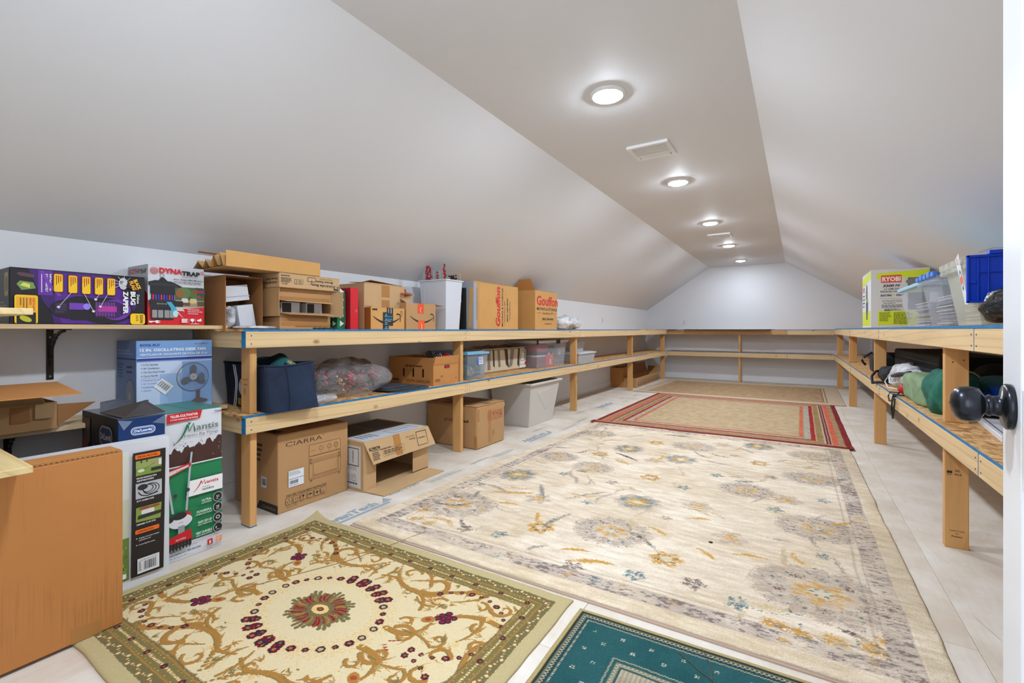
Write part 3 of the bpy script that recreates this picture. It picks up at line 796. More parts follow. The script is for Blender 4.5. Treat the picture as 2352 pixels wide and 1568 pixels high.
def rug(name, label, cv, corners, z, th, mat, edge_mat, wob=0.0, cat='rug', curl=None, fuzz=0.0, loc=None):
    """corners: near-left, near-right, far-right, far-left; canvas x runs left to right, y near to far"""
    P = [np.array(p) for p in corners]
    u = cv.X / cv.w; v = cv.Y / cv.h
    nx, ny = cv.nx, cv.ny
    wx = smooth_noise(ny, nx, max(4, nx // 9), 5) * wob; wy = smooth_noise(ny, nx, max(4, nx // 9), 6) * wob
    x = P[0][0] * (1 - u) * (1 - v) + P[1][0] * u * (1 - v) + P[2][0] * u * v + P[3][0] * (1 - u) * v + wx
    y = P[0][1] * (1 - u) * (1 - v) + P[1][1] * u * (1 - v) + P[2][1] * u * v + P[3][1] * (1 - u) * v + wy
    zz = np.full_like(x, z + th) + (cv.rng.uniform(-1, 1, x.shape) * fuzz if fuzz else 0)
    edge = np.minimum.reduce([cv.X, cv.w - cv.X, cv.Y, cv.h - cv.Y]); zz -= th * .35 * np.clip(1 - edge / .012, 0, 1) ** 2
    if curl is not None: zz += curl(u, v)
    off = (float(P[0][0] + P[2][0]) / 2, float(P[0][1] + P[2][1]) / 2, z)
    n = nx * ny; top = np.stack([x - off[0], y - off[1], zz - off[2]], -1).reshape(-1, 3)
    border = [j for j in range(nx)] + [i * nx + nx - 1 for i in range(1, ny)] + [(ny - 1) * nx + j for j in range(nx - 2, -1, -1)] + [i * nx for i in range(ny - 2, 0, -1)]
    lo = top[border].copy(); lo[:, 2] = (0.0 if curl is None else np.maximum(0, lo[:, 2] - th))
    vs = np.concatenate([top, lo]); nb = len(border)
    ii, jj = np.meshgrid(np.arange(ny - 1), np.arange(nx - 1), indexing='ij'); a = (ii * nx + jj).reshape(-1)
    q = np.stack([a, a + 1, a + nx + 1, a + nx], -1)
    b = np.array(border); k = np.arange(nb); k2 = (k + 1) % nb
    sk = np.stack([b[k2], b[k], n + k, n + k2], -1)
    F = np.concatenate([q, sk]).astype(np.int32)
    me = bpy.data.meshes.new(name); me.vertices.add(len(vs)); me.vertices.foreach_set('co', vs.astype(np.float32).reshape(-1))
    me.loops.add(F.size); me.loops.foreach_set('vertex_index', F.reshape(-1)); me.polygons.add(len(F)); me.polygons.foreach_set('loop_start', np.arange(len(F), dtype=np.int32) * 4)
    me.update(calc_edges=True)
    me.materials.append(mat); me.materials.append(edge_mat)
    mi = np.zeros(len(F), dtype=np.int32); mi[len(q):] = 1; me.polygons.foreach_set('material_index', mi); me.polygons.foreach_set('use_smooth', np.ones(len(F), dtype=bool))
    lin = cv.a / 255.0; lin = np.where(lin <= .04045, lin / 12.92, ((lin + .055) / 1.055) ** 2.4)
    col = np.ones((len(vs), 4), dtype=np.float32); col[:n, :3] = lin.reshape(-1, 3)
    at = me.color_attributes.new('Col', 'FLOAT_COLOR', 'POINT'); at.data.foreach_set('color', col.reshape(-1))
    o = bpy.data.objects.new(name, me); o.location = off; C.objects.link(o)
    tag(o, label, cat)
    return o

# --- ivory rug with gold scrolls and a wine medallion
CREAM = (212, 194, 154); GOLD = (164, 118, 56); OLIVE = (122, 108, 64); OLD = (112, 102, 66); WINE = (104, 22, 34); NVY = (42, 38, 58); BEIGE = (184, 168, 124); BUFF = (214, 180, 120)
W_, H_ = 1.59, 1.13
cv = Canvas(W_, H_, .0021, CREAM, 3)
cx0, cy0 = W_ / 2, H_ / 2
def sym(fn):
    for sx in (1, -1):
        for sy in (1, -1): fn(lambda p, sx=sx, sy=sy: (cx0 + sx * p[0], cy0 + sy * p[1]), sx, sy)
def flower(x, y, r, seed=0, big=False):
    for k in range(6):
        a = k * PI / 3 + seed; cv.ell(x + r * .55 * math.cos(a), y + r * .55 * math.sin(a), r * .5, r * .42, NVY if k % 3 == seed % 3 else WINE)
    cv.ell(x, y, r * .38, r * .34, (150, 110, 70) if seed % 2 else OLD); 
def scroll(pts, w0, w1, wm=None, leaf=True):
    w0 *= 1.05; w1 *= 1.05; wm = (wm or (w0 + w1) / 2) * 1.05
    cv.stroke([(p[0] - .0025, p[1] - .002) for p in pts], w0, w1, OLIVE, rm=wm * 1.05, jag=.001)
    cv.stroke(pts, w0 * .9, w1 * .9, GOLD, rm=wm * .85, jag=.001)
    if leaf:
        n = len(pts)
        for i in range(3, n - 2, 4):
            dx, dy = pts[i + 1][0] - pts[i - 1][0], pts[i + 1][1] - pts[i - 1][1]; l = math.hypot(dx, dy) or 1; dx /= l; dy /= l; sg = 1 if (i // 4) % 2 else -1
            f = i / n; wl = (w0 * (1 - f) + w1 * f) * 1.0 + .010
            cv.stroke(bez(pts[i], (pts[i][0] + (dx * .8 - dy * sg * .9) * wl, pts[i][1] + (dy * .8 + dx * sg * .9) * wl), (pts[i][0] + (dx * 2.2 - dy * sg * 1.1) * wl, pts[i][1] + (dy * 2.2 + dx * sg * 1.1) * wl), 9), wl * .30, .0006, GOLD if i % 8 else OLIVE, jag=.001)
def quad(M, sx, sy):
    T_ = lambda L: [M(p) for p in L]
    # big acanthus scrolls that leave the short axis and curl round the medallion
    scroll(T_(bez((.02, .43), (.14, .20), (.33, .33), 26)), .004, .012, .014)
    scroll(T_(spiral(.27, .355, .075, -1.4, .85, 30, .2)), .011, .004, .012)
    scroll(T_(bez((.30, .06), (.44, .05), (.42, .17), 22)), .012, .004, .014)
    scroll(T_(spiral(.375, .055, .055, 2.6, -.8, 26, .2)), .010, .003)
    scroll(T_(bez((.42, .17), (.50, .30), (.64, .27), 24)), .004, .010, .014)
    scroll(T_(spiral(.60, .36, .05, 3.6, .8, 26, .2)), .009, .003)
    scroll(T_(bez((.66, .02), (.60, .12), (.66, .20), 22)), .010, .004, .012)
    scroll(T_(spiral(.55, .04, .045, .4, .75, 22, .25)), .009, .003)
    scroll(T_(bez((.10, .42), (.20, .44), (.24, .36), 18)), .007, .003, .010)
    scroll(T_(bez((.33, .33), (.44, .42), (.56, .42), 22)), .010, .003, .010)
    scroll(T_(bez((.33, .20), (.30, .30), (.20, .27), 18)), .007, .003, .008, False)
    scroll(T_(bez((.02, .30), (.08, .34), (.15, .29), 16)), .006, .003, .007)
    # second layer: leafy sprays and small scrolls that fill the ground between the large ones
    for (x, y, r, a0, tn) in ((.12, .375, .045, .5, .8), (.20, .42, .035, 2.6, -.8), (.44, .38, .045, -.4, .8), (.52, .33, .032, 2.0, -.7), (.36, .27, .036, 1.0, .8), (.50, .10, .035, -1.4, .8), (.34, .12, .030, 3.0, -.7), (.63, .14, .032, 1.4, .75), (.66, .30, .030, 4.0, .7), (.08, .30, .028, 0.2, .8), (.58, .22, .026, 2.4, .8)):
        scroll(T_(spiral(x, y, r, a0, tn, 26, .2)), .0062, .0028, .0075, True)
    for (p0, p1, p2) in (((.02, .26), (.05, .32), (.03, .38)), ((.16, .33), (.22, .38), (.30, .40)), ((.40, .30), (.47, .34), (.50, .40)), ((.56, .13), (.60, .20), (.57, .27)), ((.36, .08), (.42, .10), (.50, .06)), ((.62, .40), (.66, .36), (.68, .43)), ((.26, .26), (.30, .22), (.36, .24))):
        scroll(T_(bez(p0, p1, p2, 20)), .003, .006, .006)
    for k in range(34):
        rr = random.Random(k * 5 + 11); x, y = rr.uniform(.03, .69), rr.uniform(.02, .46)
        if (x / .315) ** 2 + (y / .26) ** 2 < 1.05: continue
        c0 = rr.choice((GOLD, OLIVE, BUFF, GOLD, (168, 140, 84)))
        a0 = rr.uniform(0, 6.28)
        for j in range(rr.choice((3, 4, 5))):
            b0 = a0 + (j - 2) * .5; L0 = rr.uniform(.018, .038); e0 = (x + L0 * math.cos(b0), y + L0 * math.sin(b0)); m0 = (x + L0 * .5 * math.cos(b0 + .35), y + L0 * .5 * math.sin(b0 + .35))
            cv.stroke(T_(bez((x, y), m0, e0, 11)), .0012, .0008, c0, rm=.0055, jag=.001)
    for k in range(15):
        rr = random.Random(k * 7 + 3); x, y = rr.uniform(.04, .68), rr.uniform(.03, .44)
        if (x / .30) ** 2 + (y / .245) ** 2 < 1.1: continue
        cv.stroke(T_(bez((x, y), (x + rr.uniform(-.04, .04), y + rr.uniform(-.03, .03)), (x + rr.uniform(-.05, .05), y + rr.uniform(-.05, .05)), 10)), .0035, .0016, (BUFF, OLIVE, GOLD)[k % 3])
    # grape cluster with gold cap, and the beaded garland that rings it
    for k, (a, b) in enumerate(((.44, .20), (.455, .215), (.425, .212), (.44, .232), (.462, .196), (.42, .192), (.45, .182), (.472, .22))):
        q = M((a, b)); cv.ell(q[0], q[1], .015, .013, NVY); cv.ell(q[0], q[1], .0095, .008, (132, 30, 46))
    q = M((.395, .168)); cv.ell(q[0], q[1], .026, .018, GOLD, .6 * sx * sy); cv.ell(q[0], q[1], .012, .009, (160, 70, 40))
    for k in range(19):
        a = R(-95 + k * 13.0); x, y = .47 + .19 * math.cos(a) * 1.02, .20 + .185 * math.sin(a)
        if x > .70 or y > .475: continue
        x = min(x, .665); y = min(y, .44); q = M((x, y)); flower(q[0], q[1], .0095 if k % 3 else .014, k)
        if k % 2 == 0: q2 = M((x * .97, y * .96)); cv.stroke([q, q2], .003, .002, OLIVE)
    # wreath round the medallion
    for k in range(14):
        a = R(3 + k * 6.5); f_ = .93 + .16 * (k % 2); x, y = .268 * f_ * math.cos(a), .205 * f_ * math.sin(a); q = M((x, y))
        for j in range(7):
            b = a + R(j * 51); e = (q[0] + .024 * math.cos(b), q[1] + .024 * math.sin(b)); cv.stroke([q, ((q[0] + e[0]) / 2, (q[1] + e[1]) / 2), e], .0024, .0045, BUFF)
    for k in range(8):
        a = R(8 + k * 11.5); x, y = .268 * math.cos(a), .205 * math.sin(a); q = M((x, y)); dens = math.degrees(a) > (50 if sx * sy > 0 else 72)
        flower(q[0], q[1], .021 if dens else (.017 if k % 2 else .012), k)
        if dens:
            q = M((x * 1.12, y * 1.1)); flower(q[0], q[1], .020, k + 1); q = M((x * .93, y * .95)); flower(q[0], q[1], .015, k + 2)
        elif k % 3 == 0: cv.ell(q[0], q[1], .017, .014, NVY, inner=.62); cv.ell(q[0], q[1], .009, .008, (190, 160, 110))
    for k in range(3): q = M((.36 + .012 * k, .012 + .008 * k)); cv.ell(q[0], q[1], .007, .003, (140, 34, 44), .7)
sym(quad)
# centre medallion
for k in range(40):
    a = 2 * PI * k / 40; rr = 1.0 + .12 * math.sin(8 * a + .6); cv.stroke([(cx0 + .05 * math.cos(a), cy0 + .04 * math.sin(a)), (cx0 + .125 * rr * math.cos(a), cy0 + .100 * rr * math.sin(a))] , .012, .008, OLD)
    cv.stroke(bez((cx0 + .05 * math.cos(a), cy0 + .04 * math.sin(a)), (cx0 + .09 * math.cos(a + .1), cy0 + .07 * math.sin(a + .1)), (cx0 + .128 * rr * math.cos(a), cy0 + .103 * rr * math.sin(a)), 14), .010, .007, OLD)
cv.ell(cx0, cy0, .112, .088, OLD, jag=.003)
rr_ = random.Random(8)
for k in range(30):
    a = 2 * PI * k / 30 + rr_.uniform(-.05, .05); r1 = rr_.uniform(.055, .07); r2 = rr_.uniform(.095, .118)
    cv.stroke(bez((cx0 + r1 * math.cos(a), cy0 + .8 * r1 * math.sin(a)), (cx0 + (r1 + r2) / 2 * math.cos(a + .14), cy0 + .4 * (r1 + r2) * math.sin(a + .14)), (cx0 + r2 * math.cos(a), cy0 + .8 * r2 * math.sin(a)), 12), .003, .0055 if k % 3 else .003, (140, 24, 30) if k % 4 else GOLD, jag=.002)
    if k % 3 == 0: cv.stroke([(cx0 + r1 * math.cos(a + .09), cy0 + .8 * r1 * math.sin(a + .09)), (cx0 + r2 * math.cos(a + .09), cy0 + .8 * r2 * math.sin(a + .09))], .0018, .0018, (40, 40, 34))
cv.ell(cx0, cy0, .048, .038, OLD); cv.ell(cx0, cy0, .038, .026, (222, 184, 118)); cv.ell(cx0, cy0, .016, .011, (96, 34, 40)); cv.ell(cx0, cy0, .009, .006, OLD)
# borders
def ringband(i0, i1, col, jag=.0015):
    e = np.minimum.reduce([cv.X, W_ - cv.X, cv.Y, H_ - cv.Y]) + cv.jit * jag; m = (e >= i0) & (e < i1); cv.a[m] = col
ringband(-1, .050, BEIGE, 0.0); ringband(.050, .088, OLD); ringband(.088, .093, GOLD); ringband(.093, .137, OLIVE); ringband(.137, .142, GOLD); ringband(.142, .150, OLD, .003)
def along(off, step, fn):
    k = 0
    for (ax, ay, bx, by) in ((off, off, W_ - off, off), (W_ - off, off, W_ - off, H_ - off), (W_ - off, H_ - off, off, H_ - off), (off, H_ - off, off, off)):
        L = math.hypot(bx - ax, by - ay); n = int(L / step)
        for i in range(n):
            f = (i + .5) / n; x, y = ax + (bx - ax) * f, ay + (by - ay) * f; fn(x, y, (bx - ax) / L, (by - ay) / L, k); k += 1
def hearts(x, y, dx, dy, k):
    nx_, ny_ = -dy, dx; s = 1 if k % 2 else -1
    cv.stroke([(x - dx * .008 - nx_ * .008 * s, y - dy * .008 - ny_ * .008 * s), (x + dx * .007, y + dy * .007)], .006, .004, (220, 190, 136)); cv.ell(x, y, .0035, .003, (150, 84, 44))
    cv.ell(x + dx * .02, y + dy * .02, .0028, .0025, BUFF)
along(.069, .040, hearts)
def leaves(x, y, dx, dy, k):
    nx_, ny_ = -dy, dx
    for j in range(6):
        s = 1 if j % 2 else -1; o = (j - 2.5) * .011
        cv.stroke([(x + dx * o, y + dy * o), (x + dx * (o + .012) + nx_ * .017 * s, y + dy * (o + .012) + ny_ * .017 * s)], .0038, .0012, (226, 200, 146), jag=.002)
    if k % 2 == 0: flower(x, y, .0115, k)
along(.115, .060, leaves)
corn = [(-2.345, .525), (-.752, .535), (-.748, 1.664), (-2.338, 1.636)]
rug('area_rug', 'ivory rug with gold scrolls and wine medallion, lower left of the floor', cv, corn, 0.0005, .010, M_RUG, solid((178, 160, 118), .9), wob=.006, curl=lambda u, v: .035 * np.clip((v - u * 1.6 - .88) / .12, 0, 1) ** 2)

# --- big cream distressed rug
W_, H_ = 2.49, 3.36
cv = Canvas(W_, H_, .0052, (222, 207, 187), 9)
nA = smooth_noise(cv.ny, cv.nx, (4, 16), 21, 4); nB = smooth_noise(cv.ny, cv.nx, 50, 22, 4); nC = smooth_noise(cv.ny, cv.nx, (3, 9), 23, 2)
cv.a += nA[..., None] * np.array([22, 24, 28]) + nB[..., None] * np.array([16, 20, 26])
AMB = (198, 150, 74); MAUV = (164, 148, 138); DK = (92, 78, 76); TEALC = (70, 104, 114); SAND = (190, 170, 140); GR = (132, 128, 124)
base0 = cv.a.copy()
rg = random.Random(77)
def petalflower(x, y, r, cols, n=8, center=AMB, a0=0.0):
    for rf, col, al in cols:
        for k in range(n):
            a = a0 + 2 * PI * k / n + rg.uniform(-.15, .15); q = r * rf
            cv.ell(x + q * .62 * math.cos(a), y + q * .62 * math.sin(a), q * .42, q * .30, col, a, al, jag=.008)
    if center: cv.ell(x, y, r * .2, r * .18, center, 0, .9, jag=.006)
def medallion(x, y, r=.225):
    cv.ell(x, y, r, r * .82, MAUV, 0, .45, jag=.02)
    n = 16
    for k in range(n):
        a = 2 * PI * k / n; cv.ell(x + r * .86 * math.cos(a), y + r * .74 * math.sin(a), r * .17, r * .13, MAUV, a, .5, jag=.01)
        q = [(x + r * f * math.cos(a + s), y + r * .84 * f * math.sin(a + s)) for f, s in ((.82, -.16), (1.02, -.08), (1.04, .06), (.86, .17))]
        cv.stroke(q, .0045, .003, TEALC if k % 3 else AMB, .75, .006)
    for k in range(10):
        a = 2 * PI * k / 10 + .3; cv.ell(x + r * .6 * math.cos(a), y + r * .5 * math.sin(a), r * .10, r * .06, DK if k % 2 else GR, a + 1.2, .75, jag=.012)
    for k in range(12):
        a = 2 * PI * k / 12; cv.ell(x + r * .72 * math.cos(a + .2), y + r * .62 * math.sin(a + .2), .009, .006, TEALC, a, .9)
    for k in range(7): a = 2 * PI * k / 7; cv.ell(x + r * .27 * math.cos(a), y + r * .24 * math.sin(a), r * .15, r * .09, AMB, a, .85, jag=.01)
    cv.ell(x, y, r * .17, r * .12, (206, 200, 184), 0, .9, jag=.008)
    for k in range(6): a = k * PI / 3; cv.ell(x + r * .13 * math.cos(a), y + r * .1 * math.sin(a), .008, .006, TEALC, 0, .9)
ox, oy = 2.06, -1.67     # world offset to rug coordinates
med = [(-1.747, 2.188), (-.827, 2.303), (.098, 2.897), (.091, 2.181), (-.282, 3.361), (-1.354, 3.313), (.1, 3.862), (-.811, 4.384), (.119, 4.566), (-1.764, 4.443), (-1.715, 3.45)]
for k, (x, y) in enumerate(med): medallion(x + ox, y + oy, (.225, .20, .19, .25, .17, .16, .18, .19, .18, .17, .16)[k])
for x, y in ((-.832, 2.782), (-1.749, 2.858), (-.822, 3.892), (-.3, 4.7), (-1.3, 4.0)): petalflower(x + ox, y + oy, .14, ((1, MAUV, .6), (.8, TEALC, .45), (.5, AMB, .8)), 9, (208, 200, 184))
for x, y in ((-1.168, 2.151), (-.505, 2.148), (-.9, 3.3), (-.25, 4.1), (-1.15, 4.35), (-1.45, 3.7)):
    x += ox; y += oy; petalflower(x, y, .075, ((1, AMB, .95),), 6, None)
    for k in range(6): a = k * PI / 3 + .5; cv.ell(x + .042 * math.cos(a), y + .042 * math.sin(a), .011, .008, DK, 0, .8, .004)
    cv.ell(x, y, .026, .022, (206, 194, 172), 0, 1, .006)
for x, y in ((-1.387, 2.52), (-.284, 2.537), (-.5, 2.9), (-1.0, 3.75), (-.6, 4.6), (-.05, 3.3)): petalflower(x + ox, y + oy, .085, ((1, MAUV, .55), (.45, AMB, .9)), 6, AMB)
for x, y in ((-.189, 1.931), (-1.502, 1.925), (-.359, 1.99), (-.846, 1.86), (-.587, 1.93), (-1.30, 1.96), (-1.1, 2.62), (-.62, 2.62), (-1.474, 3.05), (-.101, 3.081), (-.5, 3.6), (-1.1, 3.05), (-.65, 3.2), (-1.6, 4.05), (-.45, 4.25), (-1.0, 4.75), (-.55, 4.85), (.15, 3.4), (-1.85, 2.55), (.12, 2.55), (-.15, 3.75)):
    petalflower(x + ox, y + oy, rg.uniform(.03, .05), ((1, rg.choice((TEALC, GR, TEALC, DK)), .75),), 5, rg.choice((AMB, GR)))
def curl(x, y, a, L, col, al=.7, w=.006):
    x += ox; y += oy; b = a + rg.uniform(-.9, .9)
    cv.stroke(bez((x, y), (x + L * .6 * math.cos(a), y + L * .6 * math.sin(a)), (x + L * math.cos(b), y + L * math.sin(b)), 26), w * .6, w * .4, col, al, .008, rm=w * 2.2)
for k in range(105):
    x, y = rg.uniform(-1.9, .25), rg.uniform(1.85, 4.9); curl(x, y, rg.uniform(0, 6.28), rg.uniform(.08, .28), rg.choice((MAUV, AMB, SAND, DK, GR, SAND, MAUV)), rg.uniform(.5, .85), rg.uniform(.006, .014))
for x, y in ((-1.60, 2.36), (-.10, 1.98), (.10, 1.90), (-1.45, 2.30)):
    cv.stroke([(x + ox + .085 * math.cos(R(a)), y + oy + .055 * math.sin(R(a))) for a in range(170, 371, 8)], .004, .003, TEALC, .8, .004); cv.ell(x + ox, y + oy - .02, .05, .018, (206, 180, 130), .2, .5, .01)
for x, y, a in ((-1.499, 2.342, .3), (-1.252, 2.25, 2.0), (-.182, 2.367, .2), (-.459, 2.70, .4), (-.62, 2.42, 2.6), (-.9, 2.0, .4), (-.35, 2.28, 2.4)):
    cv.stroke(bez((x + ox - .07 * math.cos(a), y + oy - .07 * math.sin(a)), (x + ox, y + oy + .03), (x + ox + .07 * math.cos(a), y + oy + .07 * math.sin(a)), 20), .003, .003, AMB, .85, .005, rm=.022)
# corner gold blossoms near the front edge
for x, y in ((-1.93, 1.93), (-1.86, 2.02), (-1.80, 1.90), (-1.70, 1.88), (.02, 1.84), (.12, 1.86), (.22, 1.89), (-.06, 1.86), (.28, 1.95)): cv.ell(x + ox, y + oy, .042, .030, AMB, rg.uniform(0, 3), .9, .014); cv.ell(x + ox + .01, y + oy - .008, .014, .008, (120, 128, 134), .4, .9)
# distressed border band
e = np.minimum.reduce([cv.X, W_ - cv.X, cv.Y, H_ - cv.Y])
out = e < .075; cv.a[out] = base0[out] + np.array([-4, -6, -12])
inn = (e > .19) & (e < .20); cv.a[inn] = cv.a[inn] * .8 + np.array(DK) * .2
band = (e >= .085) & (e < .165)
bn = smooth_noise(cv.ny, cv.nx, (2, 5), 31, 3); b2 = smooth_noise(cv.ny, cv.nx, 40, 32, 3)
t1 = np.clip(.55 + b2 * .6, 0, 1)[..., None]; mixb = base0 * (1 - t1 * .75) + np.array((160, 146, 142)) * t1 * .75
cv.a[band] = mixb[band]
dk = band & (bn > .18 - .25 * b2); cv.a[dk] = cv.a[dk] * .35 + np.array((98, 86, 86)) * .65
for k in range(46):
    side = k % 4; f = rg.uniform(.05, .95); o_ = rg.uniform(.10, .15)
    x, y = ((f * W_, o_), (W_ - o_, f * H_), (f * W_, H_ - o_), (o_, f * H_))[side]
    cv.ell(x, y, rg.uniform(.012, .026), rg.uniform(.01, .018), rg.choice((AMB, (190, 156, 110), TEALC, (206, 200, 190))), rg.uniform(0, 3), .75, .01)
lines = ((e > .079) & (e < .085)) | ((e > .165) & (e < .170)); cv.a[lines] = cv.a[lines] * .55 + np.array((140, 124, 116)) * .45
# wear: let the ground show back through
wear = np.clip((smooth_noise(cv.ny, cv.nx, (2, 7), 41, 3) + .35 * smooth_noise(cv.ny, cv.nx, 60, 42, 2) + .02) * 2.0, 0, .55)[..., None]
cv.a = cv.a * (1 - wear) + base0 * wear
cv.a += cv.rng.uniform(-6, 6, cv.a.shape[:2])[..., None]; cv.a = np.clip(cv.a, 0, 255)
right_tone = np.clip((cv.X - 2.1) / .4, 0, 1) * np.clip(smooth_noise(cv.ny, cv.nx, 70, 51, 3) + .3, 0, 1); cv.a *= (1 - .14 * right_tone)[..., None] * np.array([1, .99, .97])  # patchy darker tone towards the right edge
o = rug('area_rug', 'large cream distressed floral rug in the middle of the floor', cv, [(-2.078, 1.668), (.43, 1.72), (.415, 5.06), (-1.975, 5.03)], 0.0005, .014, M_SHAG, solid((196, 178, 160), .95), wob=.008, fuzz=.0010)
# thin pad showing below its near edge
MB().hexa([(-2.085, 1.658, .0004), (.425, 1.709, .0004), (.42, 1.75, .0004), (-2.07, 1.70, .0004), (-2.085, 1.658, .0050), (.425, 1.709, .0050), (.42, 1.75, .0050), (-2.07, 1.70, .0050)], solid((186, 160, 140), .9)).build('rug_binding', o)

# --- teal mat
W_, H_ = 1.30, 1.10
TL = (36, 82, 84); DTL = (40, 62, 62); SND = (178, 166, 136)
cv = Canvas(W_, H_, .0034, TL, 12)
nz = smooth_noise(cv.ny, cv.nx, 30, 3, 3); cv.a += nz[..., None] * 8
e = np.minimum.reduce([cv.X, W_ - cv.X, cv.Y, H_ - cv.Y])
def rb(a, b, c, dots=0):
    m = (e >= a) & (e < b)
    if dots: m &= ((np.floor(cv.X / dots) + np.floor(cv.Y / dots)) % 2 == 0)
    cv.a[m] = c
rb(-1, .016, (170, 152, 104)); rb(.016, .027, (44, 52, 48)); rb(.027, .031, (110, 112, 92)); rb(.031, .045, DTL); rb(.034, .044, SND, .0068); rb(.045, .052, (30, 70, 76)); rb(.052, .060, SND, .0045); rb(.060, .064, (34, 74, 80))
rb(.196, .204, SND, .0045); rb(.204, .214, TL); rb(.214, .230, (120, 122, 104)); rb(.216, .228, SND, .0068); rb(.230, .236, (40, 76, 78)); rb(.236, 9, (170, 160, 134))
m = (e > .236); cv.a[m] += (smooth_noise(cv.ny, cv.nx, 12, 8, 2)[m] * 14)[:, None]; ln = m & ((cv.X / .0068).astype(int) % 2 == 0); cv.a[ln] *= .88
for k in range(-2, 60):
    for j in range(-2, 60):
        x = .098 + k * .100 + (j % 2) * .050; y = .098 + j * .050
        ee = min(x, W_ - x, y, H_ - y)
        if .08 < ee < .185: [cv.ell(x + a, y + b, .0026, .0026, (196, 190, 164)) for a, b in ((.004, .004), (-.004, .004), (.004, -.004), (-.004, -.004))]
        elif ee > .25 and (j + 3 * k) % 7 == 0: [cv.ell(x + a, y + b, .006, .004, (66, 84, 84)) for a, b in ((.008, 0), (-.008, 0), (0, .008), (0, -.008))]
cv.a += cv.rng.uniform(-5, 5, cv.a.shape[:2])[..., None]; cv.a = np.clip(cv.a, 0, 255)
rug('floor_mat', 'teal mat with a beige patterned centre at the front edge', cv, [(-.690, .53), (.60, .575), (.585, 1.685), (-.706, 1.634)], 0.0005, .005, M_RUG, solid((160, 140, 96), .9), wob=.002)

# --- red striped-border rug
W_, H_ = 2.47, 3.0
cv = Canvas(W_, H_, .008, (182, 158, 124), 15)
cv.a += smooth_noise(cv.ny, cv.nx, (4, 6), 2, 2)[..., None] * 16
ex = np.minimum(cv.X, W_ - cv.X); ey = np.minimum(cv.Y, H_ - cv.Y); e = np.minimum(ex, ey)
RED = (132, 40, 42); COR = (202, 98, 74); TANB = (160, 134, 98); GRB = (168, 158, 142)
for a, b, c in ((0, .050, RED), (.050, .10, TANB), (.10, .145, COR), (.145, .155, (190, 166, 130)), (.155, .170, (110, 36, 44)), (.170, .182, GRB), (.182, .197, (110, 36, 44)), (.197, .215, (190, 166, 130)), (.215, .27, (150, 124, 84)), (.27, .28, (190, 166, 130)), (.28, .315, (156, 40, 40)), (.315, .37, GRB), (.37, .38, (170, 144, 104)), (.38, .41, (196, 104, 78)), (.41, .42, (170, 140, 92))):
    m = (e >= a) & (e < b); cv.a[m] = np.array(c) + smooth_noise(cv.ny, cv.nx, 3, int(a * 1000), 2)[m][:, None] * 22
cv.a = np.clip(cv.a, 0, 255)
o = rug('area_rug', 'tan rug with a red and coral striped border, beyond the cream rug', cv, [(-2.028, 4.975), (.447, 5.03), (.468, 7.97), (-1.99, 7.93)], .0006, .004, M_RUG, solid((120, 36, 40), .9), wob=.004, curl=lambda u, v: .0155 * np.clip((.055 - v) / .02, 0, 1))
tg = MB().plate([(-1.15, 4.975, .0195), (-.78, 4.985, .0195), (-.78, 5.01, .0205), (-1.15, 5.0, .0205)], .002, solid((132, 40, 42), .9)).build('turned_hem', o)
# --- plain tan rug at the far end
W_, H_ = 3.03, 2.45
cv = Canvas(W_, H_, .010, (168, 138, 104), 16)
cv.a += (np.sin(cv.Y / .028 * 2 * PI + 1.2 * np.sin(cv.X * 9))[..., None]) * 7 + smooth_noise(cv.ny, cv.nx, (2, 5), 5, 2)[..., None] * 26
e = np.minimum.reduce([cv.X, W_ - cv.X, cv.Y, H_ - cv.Y])
for a, b, c in ((-1, .20, (196, 174, 148)), (.20, .225, (150, 118, 84)), (.225, .245, (200, 180, 152)), (.245, .27, (150, 118, 84))):
    m = (e >= a) & (e < b); cv.a[m] = c
mm = (cv.Y < .05) ; cv.a[mm] = (206, 190, 168)
cv.a = np.clip(cv.a, 0, 255)
rug('area_rug', 'plain tan woven rug lying at the far end under the end shelving', cv, [(-2.41, 7.89), (.611, 7.91), (.645, 10.26), (-2.32, 10.20)], .0006, .005, M_RUG, solid((176, 150, 124), .9), wob=.004, curl=lambda u, v: .006 * np.clip((.07 - v) / .03, 0, 1))
# bits of straw and grit lying about
for lab, pts, r, c in (('long straw lying across the ivory rug', [(-1.94, 1.00, .0125), (-1.75, 1.40, .013), (-1.70, 1.62, .013), (-1.655, 1.80, .017)], .0016, (180, 140, 88)),
                       ('thin forked twig lying on the teal mat, left one', [(-.33, 1.58, .008), (-.26, 1.53, .008), (-.215, 1.505, .009)], .0013, (96, 74, 52)),
                       ('thin twig lying on the teal mat, right one', [(-.265, 1.635, .008), (-.235, 1.58, .009), (-.215, 1.50, .010)], .0013, (96, 74, 52))):
    tag(MB().tube(pts, r, solid(c, .8), 6).build('dry_twig'), lab, 'twig')
tag(MB().blob((-.36, 2.46, .0165), (.010, .007, .004), 2.4, .002, 60, 2, 12, 8, None, solid((40, 34, 30), .8)).build('dry_leaf', smooth=True), 'small dark crumb of leaf on the cream rug', 'leaf')
# ================================================================== things on and under the left shelving
ZT, ZB = 1.0826, .621           # shelf tops
OR = (240, 110, 24); RED_ = (206, 24, 32); YEL = (250, 200, 20)

